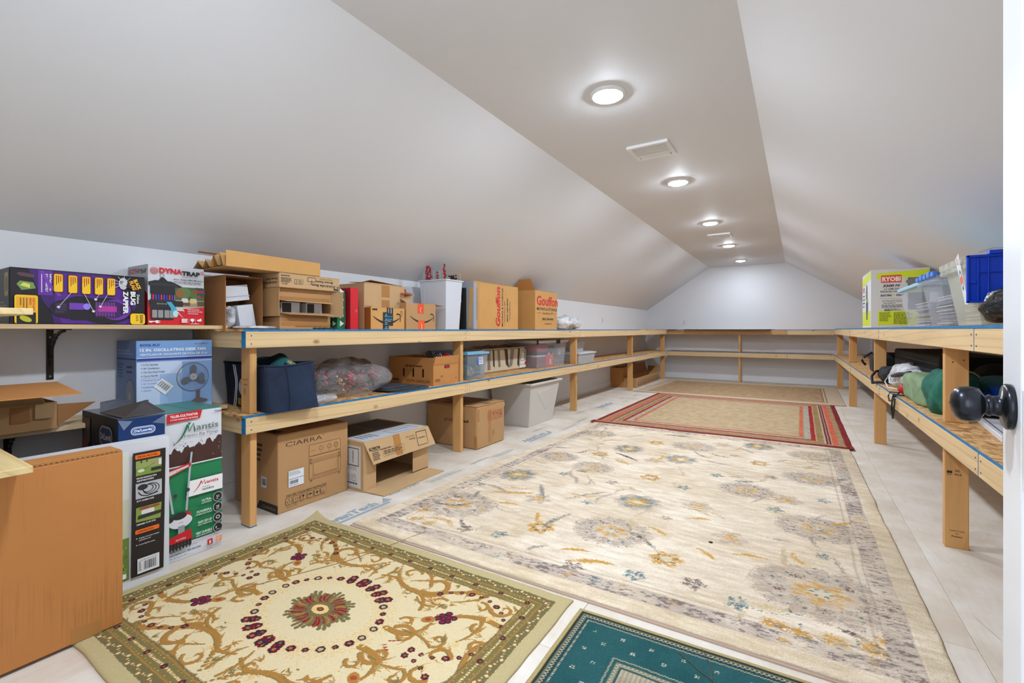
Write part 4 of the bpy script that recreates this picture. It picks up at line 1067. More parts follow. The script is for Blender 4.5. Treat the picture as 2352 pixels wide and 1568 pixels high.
# --- long purple carton on the wall shelf
t = closed_carton('product_carton', 'long black and purple carton printed BUG ZAPPER, on the wall shelf', (-3.045, -2.80, .507, .975, 1.1045, 1.345), solid((28, 24, 34), .35), topm=solid((28, 24, 34), .35), bev=.002)
P = FX(-2.80, .507, 1.1045); PU = (84, 30, 140); PU2 = (58, 18, 104)
P.poly([(.055, .238), (.466, .234), (.466, .004), (.135, .004), (.125, .06), (.10, .10), (.085, .15)], PU2)
P.poly([(.135, .23), (.40, .23), (.41, .004), (.16, .004), (.14, .08)], PU)
P.poly([(.085, .236), (.13, .236), (.13, .128), (.085, .128)], (100, 44, 158))
P.text('Refill Replacements', .121, .222, .010, WHT, rot=-90, bold=.02, width=.074); P.text('SOLD SEPARATELY', .108, .222, .011, WHT, rot=-90, bold=.02, width=.080); P.line((.096, .222), (.096, .14), .003, (220, 210, 230))
P.poly([(.02, .216), (.03, .222), (.075, .214), (.07, .20), (.03, .205)], (90, 60, 70)); P.poly([(.02, .17), (.03, .185), (.07, .18), (.078, .155), (.035, .145)], (120, 150, 80)); P.poly([(.03, .165), (.04, .178), (.06, .172), (.06, .155)], (220, 220, 90))
P.poly([(.33, .234), (.466, .234), (.466, .03), (.40, .03), (.44, .10), (.38, .15), (.37, .20)], (20, 14, 22))
P.poly([(.10, .234), (.13, .17), (.16, .13), (.15, .125), (.115, .17), (.09, .234)], (120, 60, 180))
# zapper picture
P.ell(.315, .066, .105, .062, (20, 14, 26), 30); P.ell(.19, .07, .07, .045, (26, 18, 36), 26); P.rect(.19, .02, .32, .118, (20, 14, 26)); P.ell(.225, .104, .05, .026, (18, 14, 22), 24)
P.ell(.352, .072, .058, .050, (110, 50, 160), 26); P.ell(.338, .072, .050, .042, (60, 20, 90), 26); P.rect(.275, .042, .345, .104, (92, 40, 118)); P.rect(.285, .062, .355, .088, (190, 50, 160))
P.rect(.185, .068, .235, .098, (116, 60, 180)); P.ell(.245, .083, .013, .015, (150, 130, 240), 16); P.rrect(.135, .045, .178, .098, .01, (36, 28, 48)); P.greek(.14, .05, .175, .095, 4, (80, 50, 110), 3)
for k in range(7): P.line((.28 + k * .011, .036), (.28 + k * .011, .108), .0015, (150, 90, 170))
for a, v0 in ((.134, .145), (.182, .143), (.228, .142), (.273, .142), (.318, .142)):
    P.rrect(a - .003, v0 - .003, a + .032, v0 + .082, .006, (96, 40, 16)); P.rrect(a, v0, a + .029, v0 + .079, .006, YEL)
    P.rect(a, v0 + .05, a + .029, v0 + .076, (255, 176, 20)); 
    for j in range(3): P.greek(a + .003, v0 + .018, a + .026, v0 + .072, 1, (90, 60, 10), j) if False else P.line((a + .008 + .007 * j, v0 + .072), (a + .008 + .007 * j, v0 + .03 + .008 * j), .0022, (80, 50, 10))
for p, q in (((.190, .143), (.148, .077)), ((.234, .143), (.267, .062)), ((.288, .142), (.275, .118)), ((.318, .142), (.292, .085))):
    P.line(p, q, .0022, (190, 190, 200)); P.ell(q[0], q[1], .0065, .0065, (160, 160, 170), 14); P.ell(q[0], q[1], .0035, .0035, (245, 245, 245), 12)
P.ell(.378, .20, .018, .030, (200, 200, 205), 9); P.ell(.372, .205, .008, .010, (90, 90, 96), 8)
for k in range(9): a = R(-40 + k * 32); P.line((.38, .20), (.38 + .045 * math.cos(a), .20 + .038 * math.sin(a)), .0015, (230, 230, 235))
P.poly([(.40, .228), (.452, .21), (.438, .165), (.388, .185)], (20, 14, 10)); P.text('BLACK', .418, .222, .020, (250, 190, 20), rot=-68, bold=.05, width=.052); P.text('FLAG', .400, .212, .022, (250, 170, 20), rot=-68, bold=.05, width=.046)
P.text('Deluxe', .432, .150, .014, WHT, rot=-90, bold=.02, width=.045); P.text('BUG', .407, .164, .026, WHT, rot=-90, bold=.05, width=.066); P.text('ZAPPER', .378, .164, .026, WHT, rot=-90, bold=.05, width=.112)
P.rrect(.405, .002, .465, .056, .012, YEL); P.text('5500', .444, .050, .017, K, rot=-90, bold=.03, width=.042); P.text('VOLTS', .428, .048, .012, K, rot=-90, bold=.02, width=.03)
P.rrect(.012, .002, .082, .124, .008, YEL); P.rect(.018, .002, .076, .05, (24, 18, 12)); P.ell(.045, .022, .020, .011, (196, 190, 40), 18, -.5); P.rect(.018, .05, .076, .116, (246, 176, 40)); P.text('DUSK TO DAWN', .066, .112, .009, (190, 60, 20), rot=-90, bold=.03, width=.055); P.text('SENSOR', .056, .112, .009, (190, 60, 20), rot=-90, bold=.03, width=.03)
for j in range(3): P.line((.048 - .009 * j, .112), (.048 - .009 * j, .06 + .01 * j), .003, (120, 90, 30))
P.build(t)
P = FY(-3.045, .507, 1.1045); P.rect(.004, .004, .241, .235, (70, 76, 78)); P.rrect(.17, .12, .225, .22, .01, (170, 150, 90)); P.ell(.2, .17, .02, .035, (110, 100, 70)); P.greek(.02, .03, .22, .1, 5, (140, 140, 120)); P.build(t, 'side_print')

# --- white and red insect trap carton
t = closed_carton('product_carton', 'white and red insect trap carton beside the long purple carton', (-3.055, -2.805, .99, 1.25, 1.1045, 1.416), M_CARDW, bev=.002)
P = FX(-2.805, .99, 1.1045)
P.poly([(.0, .0), (.26, .0), (.26, .09), (.16, .115), (.10, .06), (.03, .10), (0, .13)], (214, 26, 34)); P.rect(0, 0, .26, .05, (214, 26, 34))
P.rect(.118, .09, .26, .205, (70, 96, 52)); P.ell(.16, .175, .035, .03, (96, 120, 70)); P.ell(.22, .17, .03, .025, (80, 110, 50)); P.ell(.14, .17, .018, .022, (150, 90, 50)); P.rect(.118, .09, .26, .135, (166, 140, 112)); P.rrect(.15, .12, .18, .145, .006, (220, 214, 204)); P.rrect(.19, .12, .222, .145, .006, (200, 190, 176)); P.rect(.15, .105, .19, .122, (96, 74, 58)); P.rect(.225, .105, .26, .13, (96, 74, 58)); P.rect(.118, .076, .26, .096, (214, 206, 200)); P.ell(.20, .128, .008, .010, (230, 190, 40))
P.poly([(.155, .088), (.26, .098), (.26, .056), (.18, .056)], (206, 24, 32))
for k, s in enumerate(('Simple para instalar', 'Construccion Para Todo Clima', '1 Año de Garantia')): P.text(s, .178, .082 - .011 * k, .0085, WHT, bold=.02, width=(.058, .072, .05)[k])
P.poly([(.225, .20), (.262, .20), (.262, .165), (.243, .155), (.225, .165)], (60, 70, 74)); P.text('VERMOR', .212, .198, .012, (50, 60, 64), bold=.03, width=.042); P.rect(.205, .178, .255, .190, (170, 40, 40)); P.ell(.235, .158, .006, .006, (200, 30, 30))
# the trap itself
B2 = (34, 34, 38)
P.ring(.060, .258, .010, .0025, (120, 120, 124)); P.poly([(.04, .225), (.055, .248), (.068, .248), (.09, .225)], B2); P.poly([(.0, .222), (.03, .232), (.10, .230), (.152, .206), (.14, .200), (.11, .206), (.0, .206)], B2); P.ell(.065, .206, .062, .014, (46, 46, 50), 24); P.rect(.008, .16, .118, .205, (30, 30, 34)); P.rect(.012, .128, .115, .162, (24, 26, 40))
for k in range(8): P.rect(.018 + k * .012, .130, .024 + k * .012, .158, ((230, 40, 60), (90, 60, 210), (40, 60, 180))[k % 3])
P.rect(.006, .09, .120, .132, (38, 38, 42)); P.rect(.002, .10, .155, .128, (36, 36, 40)) ; P.rrect(.010, .028, .115, .092, .012, (30, 30, 33))
for a in (.016, .042, .070, .094): P.rrect(a, .038, a + .022, .078, .003, (150, 148, 146))
P.text('dynatrap', .036, .108, .012, (180, 180, 186), width=.045)
P.poly([(.078, .122), (.10, .122), (.125, .085), (.128, .04), (.105, .06), (.098, .09)], (70, 170, 200)); P.ell(.12, .06, .012, .018, (190, 225, 235)); P.stroke([(.13, .07), (.145, .05), (.155, .04)], .003, .001, WHT); P.stroke([(.14, .075), (.15, .085), (.16, .07)], .002, .001, WHT)
P.text('DYNA', .046, .272, .036, (214, 20, 34), bold=.05, width=.105); P.text('TRAP', .148, .268, .031, (40, 40, 42), bold=.05, width=.088); P.ring(.246, .288, .009, .0015, (214, 20, 34)); P.text('3', .243, .283, .013, (214, 20, 34), bold=.03)
for k in range(5): P.ring(.024, .280, .018 - k * .0034, .0016, (206, 60, 66), 20)
P.text('TRAMPA DE INSECTOS', .148, .256, .008, (120, 120, 124), width=.078); P.text('¡Atrae, Atrapa y Mata Mosquitos', .108, .240, .012, K, width=.142, shear=.2, bold=.01); P.greek(.11, .222, .25, .234, 2, (100, 100, 104), 3)
P.rect(.004, .012, .016, .018, WHT); P.line((.0, .018), (.03, .018), .005, WHT); P.rect(.03, .010, .042, .024, WHT); P.line((.042, .013), (.05, .013), .003, WHT); P.line((.042, .021), (.05, .021), .003, WHT)
P.rect(.146, .012, .176, .036, (225, 120, 124)); P.greek(.147, .013, .175, .035, 3, WHT, 3, .7); P.ell(.198, .028, .010, .008, WHT); P.rect(.196, .014, .200, .026, WHT); P.ell(.232, .026, .012, .006, WHT); P.ell(.238, .032, .005, .005, WHT); P.line((.182, .01), (.182, .036), .001, WHT); P.line((.214, .01), (.214, .036), .001, WHT); P.greek(.19, .005, .245, .011, 1, WHT)
P.build(t)
P = FY(-3.055, .99, 1.1045); P.rect(0, .0, .25, .312, (190, 192, 194)); P.text('DYNA', .05, .272, .036, (190, 60, 66), bold=.05, width=.10); P.text('TRAP', .150, .268, .031, (70, 70, 72), bold=.05, width=.085); P.poly([(.17, .2), (.25, .16), (.25, 0), (.19, 0)], (196, 30, 36))
for k in range(5): P.ring(.028, .285, .016 - k * .003, .0015, (190, 90, 92), 20)
P.build(t, 'side_print')

# --- desk fan carton
t = closed_carton('product_carton', 'light blue carton printed 12 IN. OSCILLATING DESK FAN, on the lower wall shelf', (-3.035, -2.79, .936, 1.284, .6505, 1.024), solid((126, 158, 206), .45), bev=.002, topm=solid((136, 150, 172), .5))
P = FX(-2.79, .936, .6505); LB = (150, 184, 230)
P.rect(.002, .002, .346, .265, (196, 212, 236)); P.rect(.10, .002, .346, .20, (160, 188, 226)); P.rect(.20, .03, .346, .26, (132, 168, 216)); P.rect(.002, .288, .346, .370, (120, 160, 214)); P.rect(.002, .272, .346, .284, (44, 60, 150)); P.rect(.002, .284, .346, .287, WHT)
P.text('KOOL-FLO', .014, .345, .017, (20, 50, 130), bold=.04, shear=.25, width=.085); P.text('#1158601', .26, .350, .012, (50, 60, 80), width=.066); P.text('12 IN. OSCILLATING DESK FAN', .014, .319, .020, WHT, bold=.03, width=.30); P.text('VENTILADOR OSCILANTE DE MESA DE 12 in.', .014, .298, .014, WHT, bold=.015, width=.31)
for k, s in enumerate(('3 Fan Speeds', '90° Oscillation', 'Tilt Fan Head Angle', 'Carry Handle')): P.ell(.022, .252 - .019 * k, .0022, .0022, (60, 70, 90), 8); P.text(s, .029, .247 - .019 * k, .013, (60, 66, 84), width=(.062, .068, .092, .062)[k])
P.line((.02, .182), (.12, .182), .0007, (120, 130, 150))
for k, s in enumerate(('3 opciones de velocidad', '90° de oscilación', 'Inclinación ajustable', 'cabezal')): P.ell(.022, .173 - .017 * k, .0018, .0018, (90, 110, 170), 8); P.text(s, .029, .169 - .017 * k, .011, (100, 120, 180), width=(.09, .065, .08, .032)[k])
P.rect(.03, .05, .05, .075, (60, 64, 80)); P.rect(.034, .054, .046, .070, (200, 210, 230))
c_, s_ = math.cos(.6), math.sin(.6)
lab = [(.115 + a * c_ - b * -s_ * -1 if False else .115 + a * math.cos(-.75) - b * math.sin(-.75), .135 + a * math.sin(-.75) + b * math.cos(-.75)) for a, b in ((-.035, -.028), (.035, -.028), (.035, .028), (-.035, .028))]
P.poly(lab, (226, 228, 232))
for k in range(13):
    a = -.026 + k * .004; p = [(.115 + x * math.cos(-.75) - y * math.sin(-.75), .135 + x * math.sin(-.75) + y * math.cos(-.75)) for x, y in ((a, -.012), (a, .018))]; P.line(p[0], p[1], .0012 + .0012 * (k % 3 == 0), K)
GM = (110, 112, 120); fx, fy, fr = .25, .175, .078
P.ring(fx, fy, fr, .0035, GM, 40, sy=1.0)
for k in range(36): a = 2 * PI * k / 36; P.line((fx + .02 * math.cos(a), fy + .02 * math.sin(a)), (fx + fr * math.cos(a), fy + fr * math.sin(a)), .0008, (130, 134, 144))
for rr in (.062, .048, .034): P.ring(fx, fy, rr, .001, (130, 134, 144), 32)
for a in (90, 205, 330): a = R(a); P.ell(fx + .04 * math.cos(a), fy + .04 * math.sin(a), .026, .016, (96, 100, 110), 18, a)
P.ell(fx, fy, .020, .020, (176, 178, 184), 22); P.ring(fx, fy, .020, .002, (90, 92, 100), 22)
for k in range(8): a = 2 * PI * k / 8; P.line((fx, fy), (fx + .018 * math.cos(a), fy + .018 * math.sin(a)), .001, (110, 112, 120))
P.poly([(.262, .10), (.282, .10), (.280, .06), (.315, .045), (.24, .045), (.262, .06)], (100, 88, 92)); P.ell(.278, .042, .042, .010, (104, 92, 96)); P.ell(.290, .17, .014, .024, (104, 108, 118))
P.build(t)
P = FY(-3.035, .936, .6505); P.rect(.003, .003, .242, .27, (96, 124, 176)); P.rect(.003, .27, .242, .37, (98, 126, 180)); P.rect(.003, .276, .242, .284, (44, 56, 130)); P.ell(.17, .09, .06, .09, (130, 140, 160), 24); P.ring(.17, .09, .06, .004, (90, 96, 110), 24, sy=1.5); P.ell(.17, .09, .015, .022, (170, 172, 180), 16); P.greek(.02, .30, .23, .33, 2, (140, 160, 200)); P.rect(.13, .235, .2, .245, (50, 56, 80)); P.rect(.13, .21, .2, .22, (50, 56, 80)); P.greek(.02, .18, .1, .26, 5, (60, 80, 130), 4); P.build(t, 'side_print')

# --- tall green tiller carton
M_TEALT = solid((70, 130, 118), .35)
t = closed_carton('product_carton', 'tall green and white tiller carton on the floor before the desk fan carton', (-2.81, -2.45, .925, 1.172, 0.0, .695), M_CARDW, bev=.003, topm=M_TEALT)
P = FX(-2.45, .92, 0); GRN = (26, 128, 80); MR = (200, 28, 36)
P.poly([(.006, .44), (.251, .44), (.251, .075), (.006, .075)], GRN); P.poly([(.006, .075), (.251, .075), (.251, .080), (.006, .080)], (60, 70, 66))
rnd = random.Random(5); top = [(.251 - k * .0068, .545 - .0011 * k + .02 * math.sin(k * .9) * .5 + rnd.uniform(-.006, .008)) for k in range(37)]
P.poly([(.006, .443), (.251, .443)] + top, (70, 40, 34))
for k in range(46): x = rnd.uniform(.01, .25); P.ell(x, rnd.uniform(.455, .55), rnd.uniform(.002, .004), rnd.uniform(.0015, .003), rnd.choice(((96, 60, 50), (48, 26, 24), (90, 54, 44), (160, 140, 130))), 6)
for k in range(14): P.ell(rnd.uniform(.01, .25), rnd.uniform(.535, .575), .002, .0016, (70, 40, 34), 6)
P.rect(.006, .439, .251, .443, WHT)
P.poly([(.014, .690), (.160, .694), (.150, .655), (.014, .647)], MR); P.text('TILLER-CULTIVATOR', .026, .672, .0155, WHT, bold=.03, width=.115); P.text('4-CYCLE COMMERCIAL GAS ENGINE', .026, .659, .009, WHT, bold=.02, width=.115)
P.text('7268', .215, .672, .014, (70, 72, 76), bold=.02, width=.03)
DG = (34, 110, 76)
P.stroke(bez((.042, .548), (.075, .565), (.098, .632), 14), .002, .010, DG); P.stroke([(.098, .632), (.103, .598), (.122, .634), (.128, .596)], .007, .007, DG); P.poly([(.096, .640), (.112, .640), (.104, .628)], DG)
P.text('antis', .134, .600, .040, (96, 118, 108), bold=.01, width=.098); P.text('Expect Big Things', .082, .574, .0175, (96, 100, 104), width=.150, shear=.08)
P.poly([(.100, .365), (.251, .365), (.251, .285), (.088, .285)], (60, 70, 66)); P.poly([(.103, .362), (.251, .362), (.251, .288), (.091, .288)], WHT)
P.stroke(bez((.120, .304), (.140, .314), (.156, .350), 12), .002, .006, MR); P.stroke([(.156, .350), (.159, .333), (.169, .352), (.173, .330)], .0045, .0045, MR); P.text('antis', .177, .332, .022, MR, bold=.02, width=.055); P.text('HONDA', .160, .302, .012, (60, 62, 66), bold=.03, width=.052, spacing=1.1); P.greek(.16, .316, .205, .321, 1, (120, 120, 120))
for k, (a, b, n_) in enumerate((('ULTRA-', 'LIGHTWEIGHT', '21'), ('POWERFUL', 'COMMERCIAL ENGINE', '25'), ('EASY SET-UP', 'AND OPERATION', ''), ('VERY DURABLE', 'AND LONG LASTING', '5'))):
    v = .253 - .0505 * k; P.ell(.228, v, .0215, .0235, (190, 196, 196), 26); P.ell(.228, v, .019, .021, (30, 30, 32), 26)
    if n_: P.text(n_, .228 if n_ != '5' else .220, v - .004, .015, WHT, align='C', bold=.02); P.greek(.221, v - .013, .236, v - .008, 1, WHT, k)
    else: P.ring(.228, v, .009, .003, WHT)
    P.text(a, .201, v - .004, .0145, (228, 236, 230), bold=.03, width=(.045, .066, .060, .072)[k], align='R'); P.text(b, .201, v - .015, .0095, (214, 230, 220), bold=.02, width=(.045, .072, .062, .070)[k], align='R'); P.rect(.135, v - .022, .201, v - .0195, (40, 60, 50))
SIL = (176, 182, 190)
P.stroke([(.112, .500), (.105, .43), (.090, .23)], .0085, .0085, SIL); P.stroke([(.010, .42), (.035, .23)], .009, .009, SIL); P.poly([(.004, .430), (.108, .452), (.110, .440), (.104, .432), (.004, .396)], MR); P.poly([(.006, .424), (.100, .442), (.098, .434), (.006, .402)], (216, 210, 212)); P.text('antis', .048, .420, .010, MR, rot=9, width=.03)
P.ell(.096, .325, .008, .009, (50, 52, 56)); P.ell(.044, .310, .008, .009, (50, 52, 56))
P.rrect(.030, .165, .108, .225, .014, MR); P.ell(.066, .185, .048, .030, (220, 222, 226), 24); P.ell(.062, .212, .030, .017, (40, 40, 44), 20); P.ell(.022, .205, .016, .014, (40, 42, 46), 16); P.text('antis', .058, .178, .008, MR, width=.018); P.rect(.055, .115, .082, .165, (150, 152, 160)); P.rect(.058, .105, .078, .12, (96, 98, 106))
P.poly([(.008, .095), (.014, .120), (.108, .140), (.112, .110)], MR); P.rect(.012, .088, .114, .108, MR); P.text('antis', .045, .100, .014, (226, 190, 190), width=.042, bold=.02)
for k in range(7): a = .018 + k * .0135; P.poly([(a, .092), (a + .009, .094), (a + .011, .070), (a + .004, .054), (a - .003, .068)], (38, 34, 34))
P.text('¿PREGUNTAS?', .075, .058, .0115, (120, 122, 124), shear=.2, width=.06); P.text('QUESTIONS?', .022, .052, .0125, (50, 52, 56), bold=.03, width=.050); P.text('www.mantis.com | 800-366-6268', .014, .036, .012, (60, 62, 66), bold=.03, width=.135); P.greek(.015, .022, .12, .029, 1, (150, 150, 150))
P.rrect(.178, .030, .202, .058, .003, (196, 40, 44)); P.text('5', .186, .036, .020, WHT, bold=.04); P.rrect(.216, .032, .243, .058, .003, (236, 140, 84)); P.greek(.219, .035, .24, .055, 3, (250, 220, 200), 7); P.greek(.175, .018, .245, .026, 2, (150, 150, 150), 4)
P.build(t)

# --- blue radiator carton, wrapped
M_NAVYC = solid((18, 52, 104), .28); M_DKC = solid((46, 48, 58), .25)
t = closed_carton('product_carton', 'navy wrapped carton with its top flap lifted, behind the white carton', (-2.82, -2.402, .743, .912, 0.0, .705), M_NAVYC, bev=.003, topm=solid((84, 92, 104), .22), seam=False)
P = FX(-2.402, .743, 0); P.rrect(.044, .628, .132, .662, .016, WHT); P.rrect(.0465, .6305, .1295, .6595, .014, (20, 70, 140)); P.rrect(.050, .633, .126, .657, .012, WHT); P.rrect(.0515, .6345, .1245, .6555, .011, (24, 84, 156)); P.text("De'Longhi", .088, .6405, .014, WHT, align='C', bold=.04, width=.062)
P.poly([(.0, .70), (.05, .69), (.02, .655)], (110, 124, 150)); P.poly([(.12, .672), (.168, .70), (.168, .66)], (96, 112, 140)); P.ell(.075, .585, .04, .012, (10, 16, 30)); P.build(t)
P = FY(-2.82, .743, 0)
P.rect(.0, .30, .418, .705, (44, 44, 52))
for k in range(22): P.line((.02 + k * .018, .66 - (k % 3) * .02), (.02 + k * .018, .54 - (k % 4) * .02), .002, (92, 84, 80) if k % 2 else (28, 28, 34))
P.rect(.02, .57, .11, .68, (96, 78, 72)); P.rect(.01, .53, .09, .575, (140, 62, 50)); P.rect(.0, .40, .16, .50, (84, 96, 116)); P.rrect(.225, .575, .375, .665, .04, (150, 146, 150)); P.rrect(.235, .584, .365, .656, .034, (50, 62, 100)); P.text("De'Longhi", .30, .606, .036, (200, 196, 196), align='C', bold=.04, width=.118); P.rect(.15, .50, .215, .565, (176, 168, 160)); P.barcode(.16, .505, .205, .56, 2, vert=True); P.build(t, 'side_print')
MB().plate([(-2.62, .748, .712), (-2.402, .760, .708), (-2.402, .912, .712), (-2.62, .915, .745)], .003, solid((70, 62, 56), .5)).build('lifted_flap', t)
MB().plate([(-2.80, .80, .735), (-2.62, .75, .712), (-2.615, .91, .716), (-2.79, .87, .745)], .003, solid((88, 94, 104), .3)).build('lifted_flap', t)

# --- white sprayer carton
t = closed_carton('product_carton', 'white carton with a black panel headed SPECIAL FEATURES, standing on edge', (-2.393, -2.343, .45, .905, 0.0, .614), M_CARDW, bev=.002, seam=False)
P = FX(-2.343, .55, 0); BK = (34, 28, 28)
P.rect(.13, .045, .212, .575, (222, 226, 214)); P.rect(.13, .22, .212, .38, (208, 214, 190)); P.rect(.13, .045, .212, .22, (110, 140, 66)); 
rnd = random.Random(9)
for k in range(60): P.line((rnd.uniform(.13, .21), rnd.uniform(.05, .21)), (rnd.uniform(.13, .21), rnd.uniform(.05, .21)), .0012, rnd.choice(((140, 170, 84), (80, 110, 50), (170, 190, 110)))) if k % 3 == 0 else P.ell(rnd.uniform(.132, .21), rnd.uniform(.048, .22), .003, .006, rnd.choice(((140, 170, 84), (84, 112, 50), (160, 180, 100))), 6)
P.rect(.185, .058, .20, .078, WHT)
P.poly([(.216, .050), (.330, .048), (.338, .566), (.222, .566)], BK)
P.rrect(.230, .538, .318, .556, .004, OR); P.text('SPECIAL FEATURES', .238, .5435, .009, BK, bold=.03, width=.07)
P.poly([(.232, .468), (.321, .468), (.324, .530), (.234, .530)], (128, 156, 66)); P.rect(.232, .498, .323, .530, (150, 168, 96)); P.rect(.285, .478, .321, .492, (40, 40, 44)); P.ell(.30, .512, .018, .004, (190, 140, 110), 12, .4); P.line((.255, .49), (.30, .512), .0015, (70, 70, 70)); P.ell(.25, .488, .012, .007, (216, 226, 190)); P.rect(.312, .50, .322, .524, (224, 226, 224)); P.rect(.248, .52, .253, .53, (70, 40, 30)); P.rect(.268, .52, .272, .53, (70, 40, 30))
P.text('DELUXE HANDGUN WITH', .234, .455, .0085, WHT, bold=.03, width=.07); P.text('ADJUSTABLE NOZZLE', .234, .444, .0085, WHT, bold=.03, width=.06)
P.rect(.231, .372, .323, .436, (186, 190, 196))
for k in range(3): P.ring(.285 - .006 * k, .405 + .002 * k, .030 - .005 * k, .0035, (36, 36, 38), 26, sy=.8)
P.ell(.255, .418, .018, .012, (40, 40, 44)); P.stroke([(.24, .40), (.25, .385), (.27, .378), (.31, .384)], .004, .004, (36, 36, 38)); P.text('20 FT. RUBBER HOSE', .234, .360, .0085, WHT, bold=.03, width=.06)
P.poly([(.231, .276), (.318, .270), (.322, .336), (.232, .336)], (136, 160, 70)); P.ell(.262, .328, .02, .007, (150, 84, 40)); P.ell(.296, .328, .02, .006, (150, 84, 40)); P.rrect(.25, .304, .296, .322, .005, (226, 226, 226)); P.poly([(.236, .286), (.318, .290), (.322, .304), (.24, .302)], (44, 46, 50)); P.text('DESIGNED TO FIT UTVS', .234, .262, .0085, WHT, bold=.03, width=.066)
P.rrect(.229, .226, .313, .244, .004, OR); P.text('CONSTRUCTION', .237, .2315, .009, BK, bold=.03, width=.055)
for v, s1, s2 in ((.205, '40 gallon Corrosion-resistant', 'polyethylene tank'), (.178, '12-volt High-flow pump', '')):
    P.ell(.234, v + .003, .0022, .0022, WHT, 8); P.text(s1, .241, v, .007, WHT, bold=.01, width=.072 if s2 else .056)
    if s2: P.text(s2, .241, v - .009, .007, WHT, bold=.01, width=.042)
P.rect(.236, .060, .313, .122, (224, 226, 230)); P.text('LG-40-DLX-CL-SP', .246, .110, .0085, K, width=.056); P.barcode(.258, .070, .302, .106, 3); P.greek(.24, .07, .25, .11, 6, K, 2)
P.build(t)

# --- big plain flat carton in the foreground
t = closed_carton('flat_carton', 'large plain brown scuffed carton standing on edge at the lower left', (-2.190, -2.083, -.02 + .13, .660, 0.011, .640), M_SCUFF, bev=.004, seam=False, topm=M_CARDO)
mb = MB()
for k in range(40):
    y = .13 + k * .013; mb.box(-2.0845, -2.0835, y, y + .007, .6375, .6398, solid((60, 40, 26), .8))
o = mb.build('cut_edge', t)
MB().plate([(-2.188, .12, .6415), (-2.092, .12, .6415), (-2.092, .655, .6425), (-2.188, .652, .6415)], .003, M_CARDO).build('top_flap', t)
MB().box(-2.0829, -2.0823, .52, .60, .012, .06, M_TAPE).build('tape_strip', t)

# --- collapsed carton lying on the lower wall shelf
t = thing('collapsed_carton', 'half-collapsed brown carton with splayed flaps, at the left edge', 'box', (-2.7, .4, .65))
mb = MB(); mb.box(-3.02, -2.745, .405, .640, .6505, .6545, M_CARD).box(-2.749, -2.745, .405, .640, .6545, .765, M_CARD).box(-3.02, -3.016, .405, .640, .6545, .80, M_CARD).box(-3.02, -2.749, .636, .640, .6545, .765, M_CARD)
mb.build('carton_body', t)
flap(t, [(-2.80, .10, .842), (-2.31, .10, .838), (-2.30, .605, .838), (-2.79, .648, .848)], M_CARDO)
flap(t, [(-2.74, .405, .765), (-2.62, .405, .815), (-2.62, .56, .812), (-2.74, .60, .765)], M_CARDL)
flap(t, [(-2.80, .405, .80), (-2.58, .405, .822), (-2.60, .60, .826), (-2.80, .61, .80)], M_CARDD)
flap(t, [(-2.744, .640, .660), (-2.744, .640, .755), (-2.86, .80, .735), ], M_CARDD)
flap(t, [(-2.7435, .50, .69), (-2.7435, .555, .69), (-2.7435, .555, .755), (-2.7435, .50, .755)], M_CARDD)
flap(t, [(-2.740, .57, .70), (-2.735, .625, .70), (-2.735, .625, .76), (-2.740, .57, .765)], M_CARDL)
flap(t, [(-3.015, .41, .80), (-2.83, .41, .845), (-2.83, .63, .845), (-3.015, .635, .80)], M_CARDD)

# --- row on the upper shelf -------------------------------------------------
t = open_carton('open_carton', 'open brown carton lying on its side holding white cartons', (-3.0, -2.735, 1.372, 1.585, ZT, 1.392), M_CARDD, '+X')
t.location.y -= .045
def wbox(lab, P8, name='small_carton', m=M_CARDW, seam=None):
    t = thing(name, lab, 'box', tuple(sum(Vector(p).__getitem__(i) for p in P8) / 8 for i in range(3)))
    MB().hexa(P8, m).build('carton_body', t, bevel=.002)
    if seam: MB().plate(seam, .0015, solid((170, 174, 182), .5)).build('lid_edge', t)
    return t
def rotbox(x0, x1, yc, zc, w, h, a):
    c, s = math.cos(R(a)), math.sin(R(a)); q = [(yc + u * c - v * s, zc + u * s + v * c) for u, v in ((-w / 2, -h / 2), (w / 2, -h / 2), (w / 2, h / 2), (-w / 2, h / 2))]
    return [(x0, q[0][0], q[0][1]), (x1, q[0][0], q[0][1]), (x1, q[1][0], q[1][1]), (x0, q[1][0], q[1][1]), (x0, q[3][0], q[3][1]), (x1, q[3][0], q[3][1]), (x1, q[2][0], q[2][1]), (x0, q[2][0], q[2][1])]
E1 = rotbox(-2.96, -2.775, 1.408, 1.294, .140, .092, 9); wbox('white lidded carton tilted, upper one inside the open brown carton', E1, seam=[(-2.774, 1.335, 1.262), (-2.774, 1.484, 1.284), (-2.774, 1.484, 1.288), (-2.774, 1.335, 1.266)])
wbox('white carton tilted, lower one inside the open brown carton', rotbox(-2.96, -2.765, 1.462, 1.160, .092, .135, 9))
tag(MB().blob((-2.80, 1.376, 1.150), (.06, .030, .060), 2.4, .02, 14, 3, 30, 18, ZT + .006, M_FILMW).build('plastic_bag', smooth=True), 'crumpled clear film bag beside the white cartons, inside the open carton', 'bag')
tag(MB().blob((-2.66, 1.455, ZT + .011), (.085, .11, .010), 2.6, .008, 18, 8, 34, 10, ZT + .001, M_FILMW).build('packing_film', smooth=True), 'flat white packing film on the shelf before the open brown carton', 'packing film')

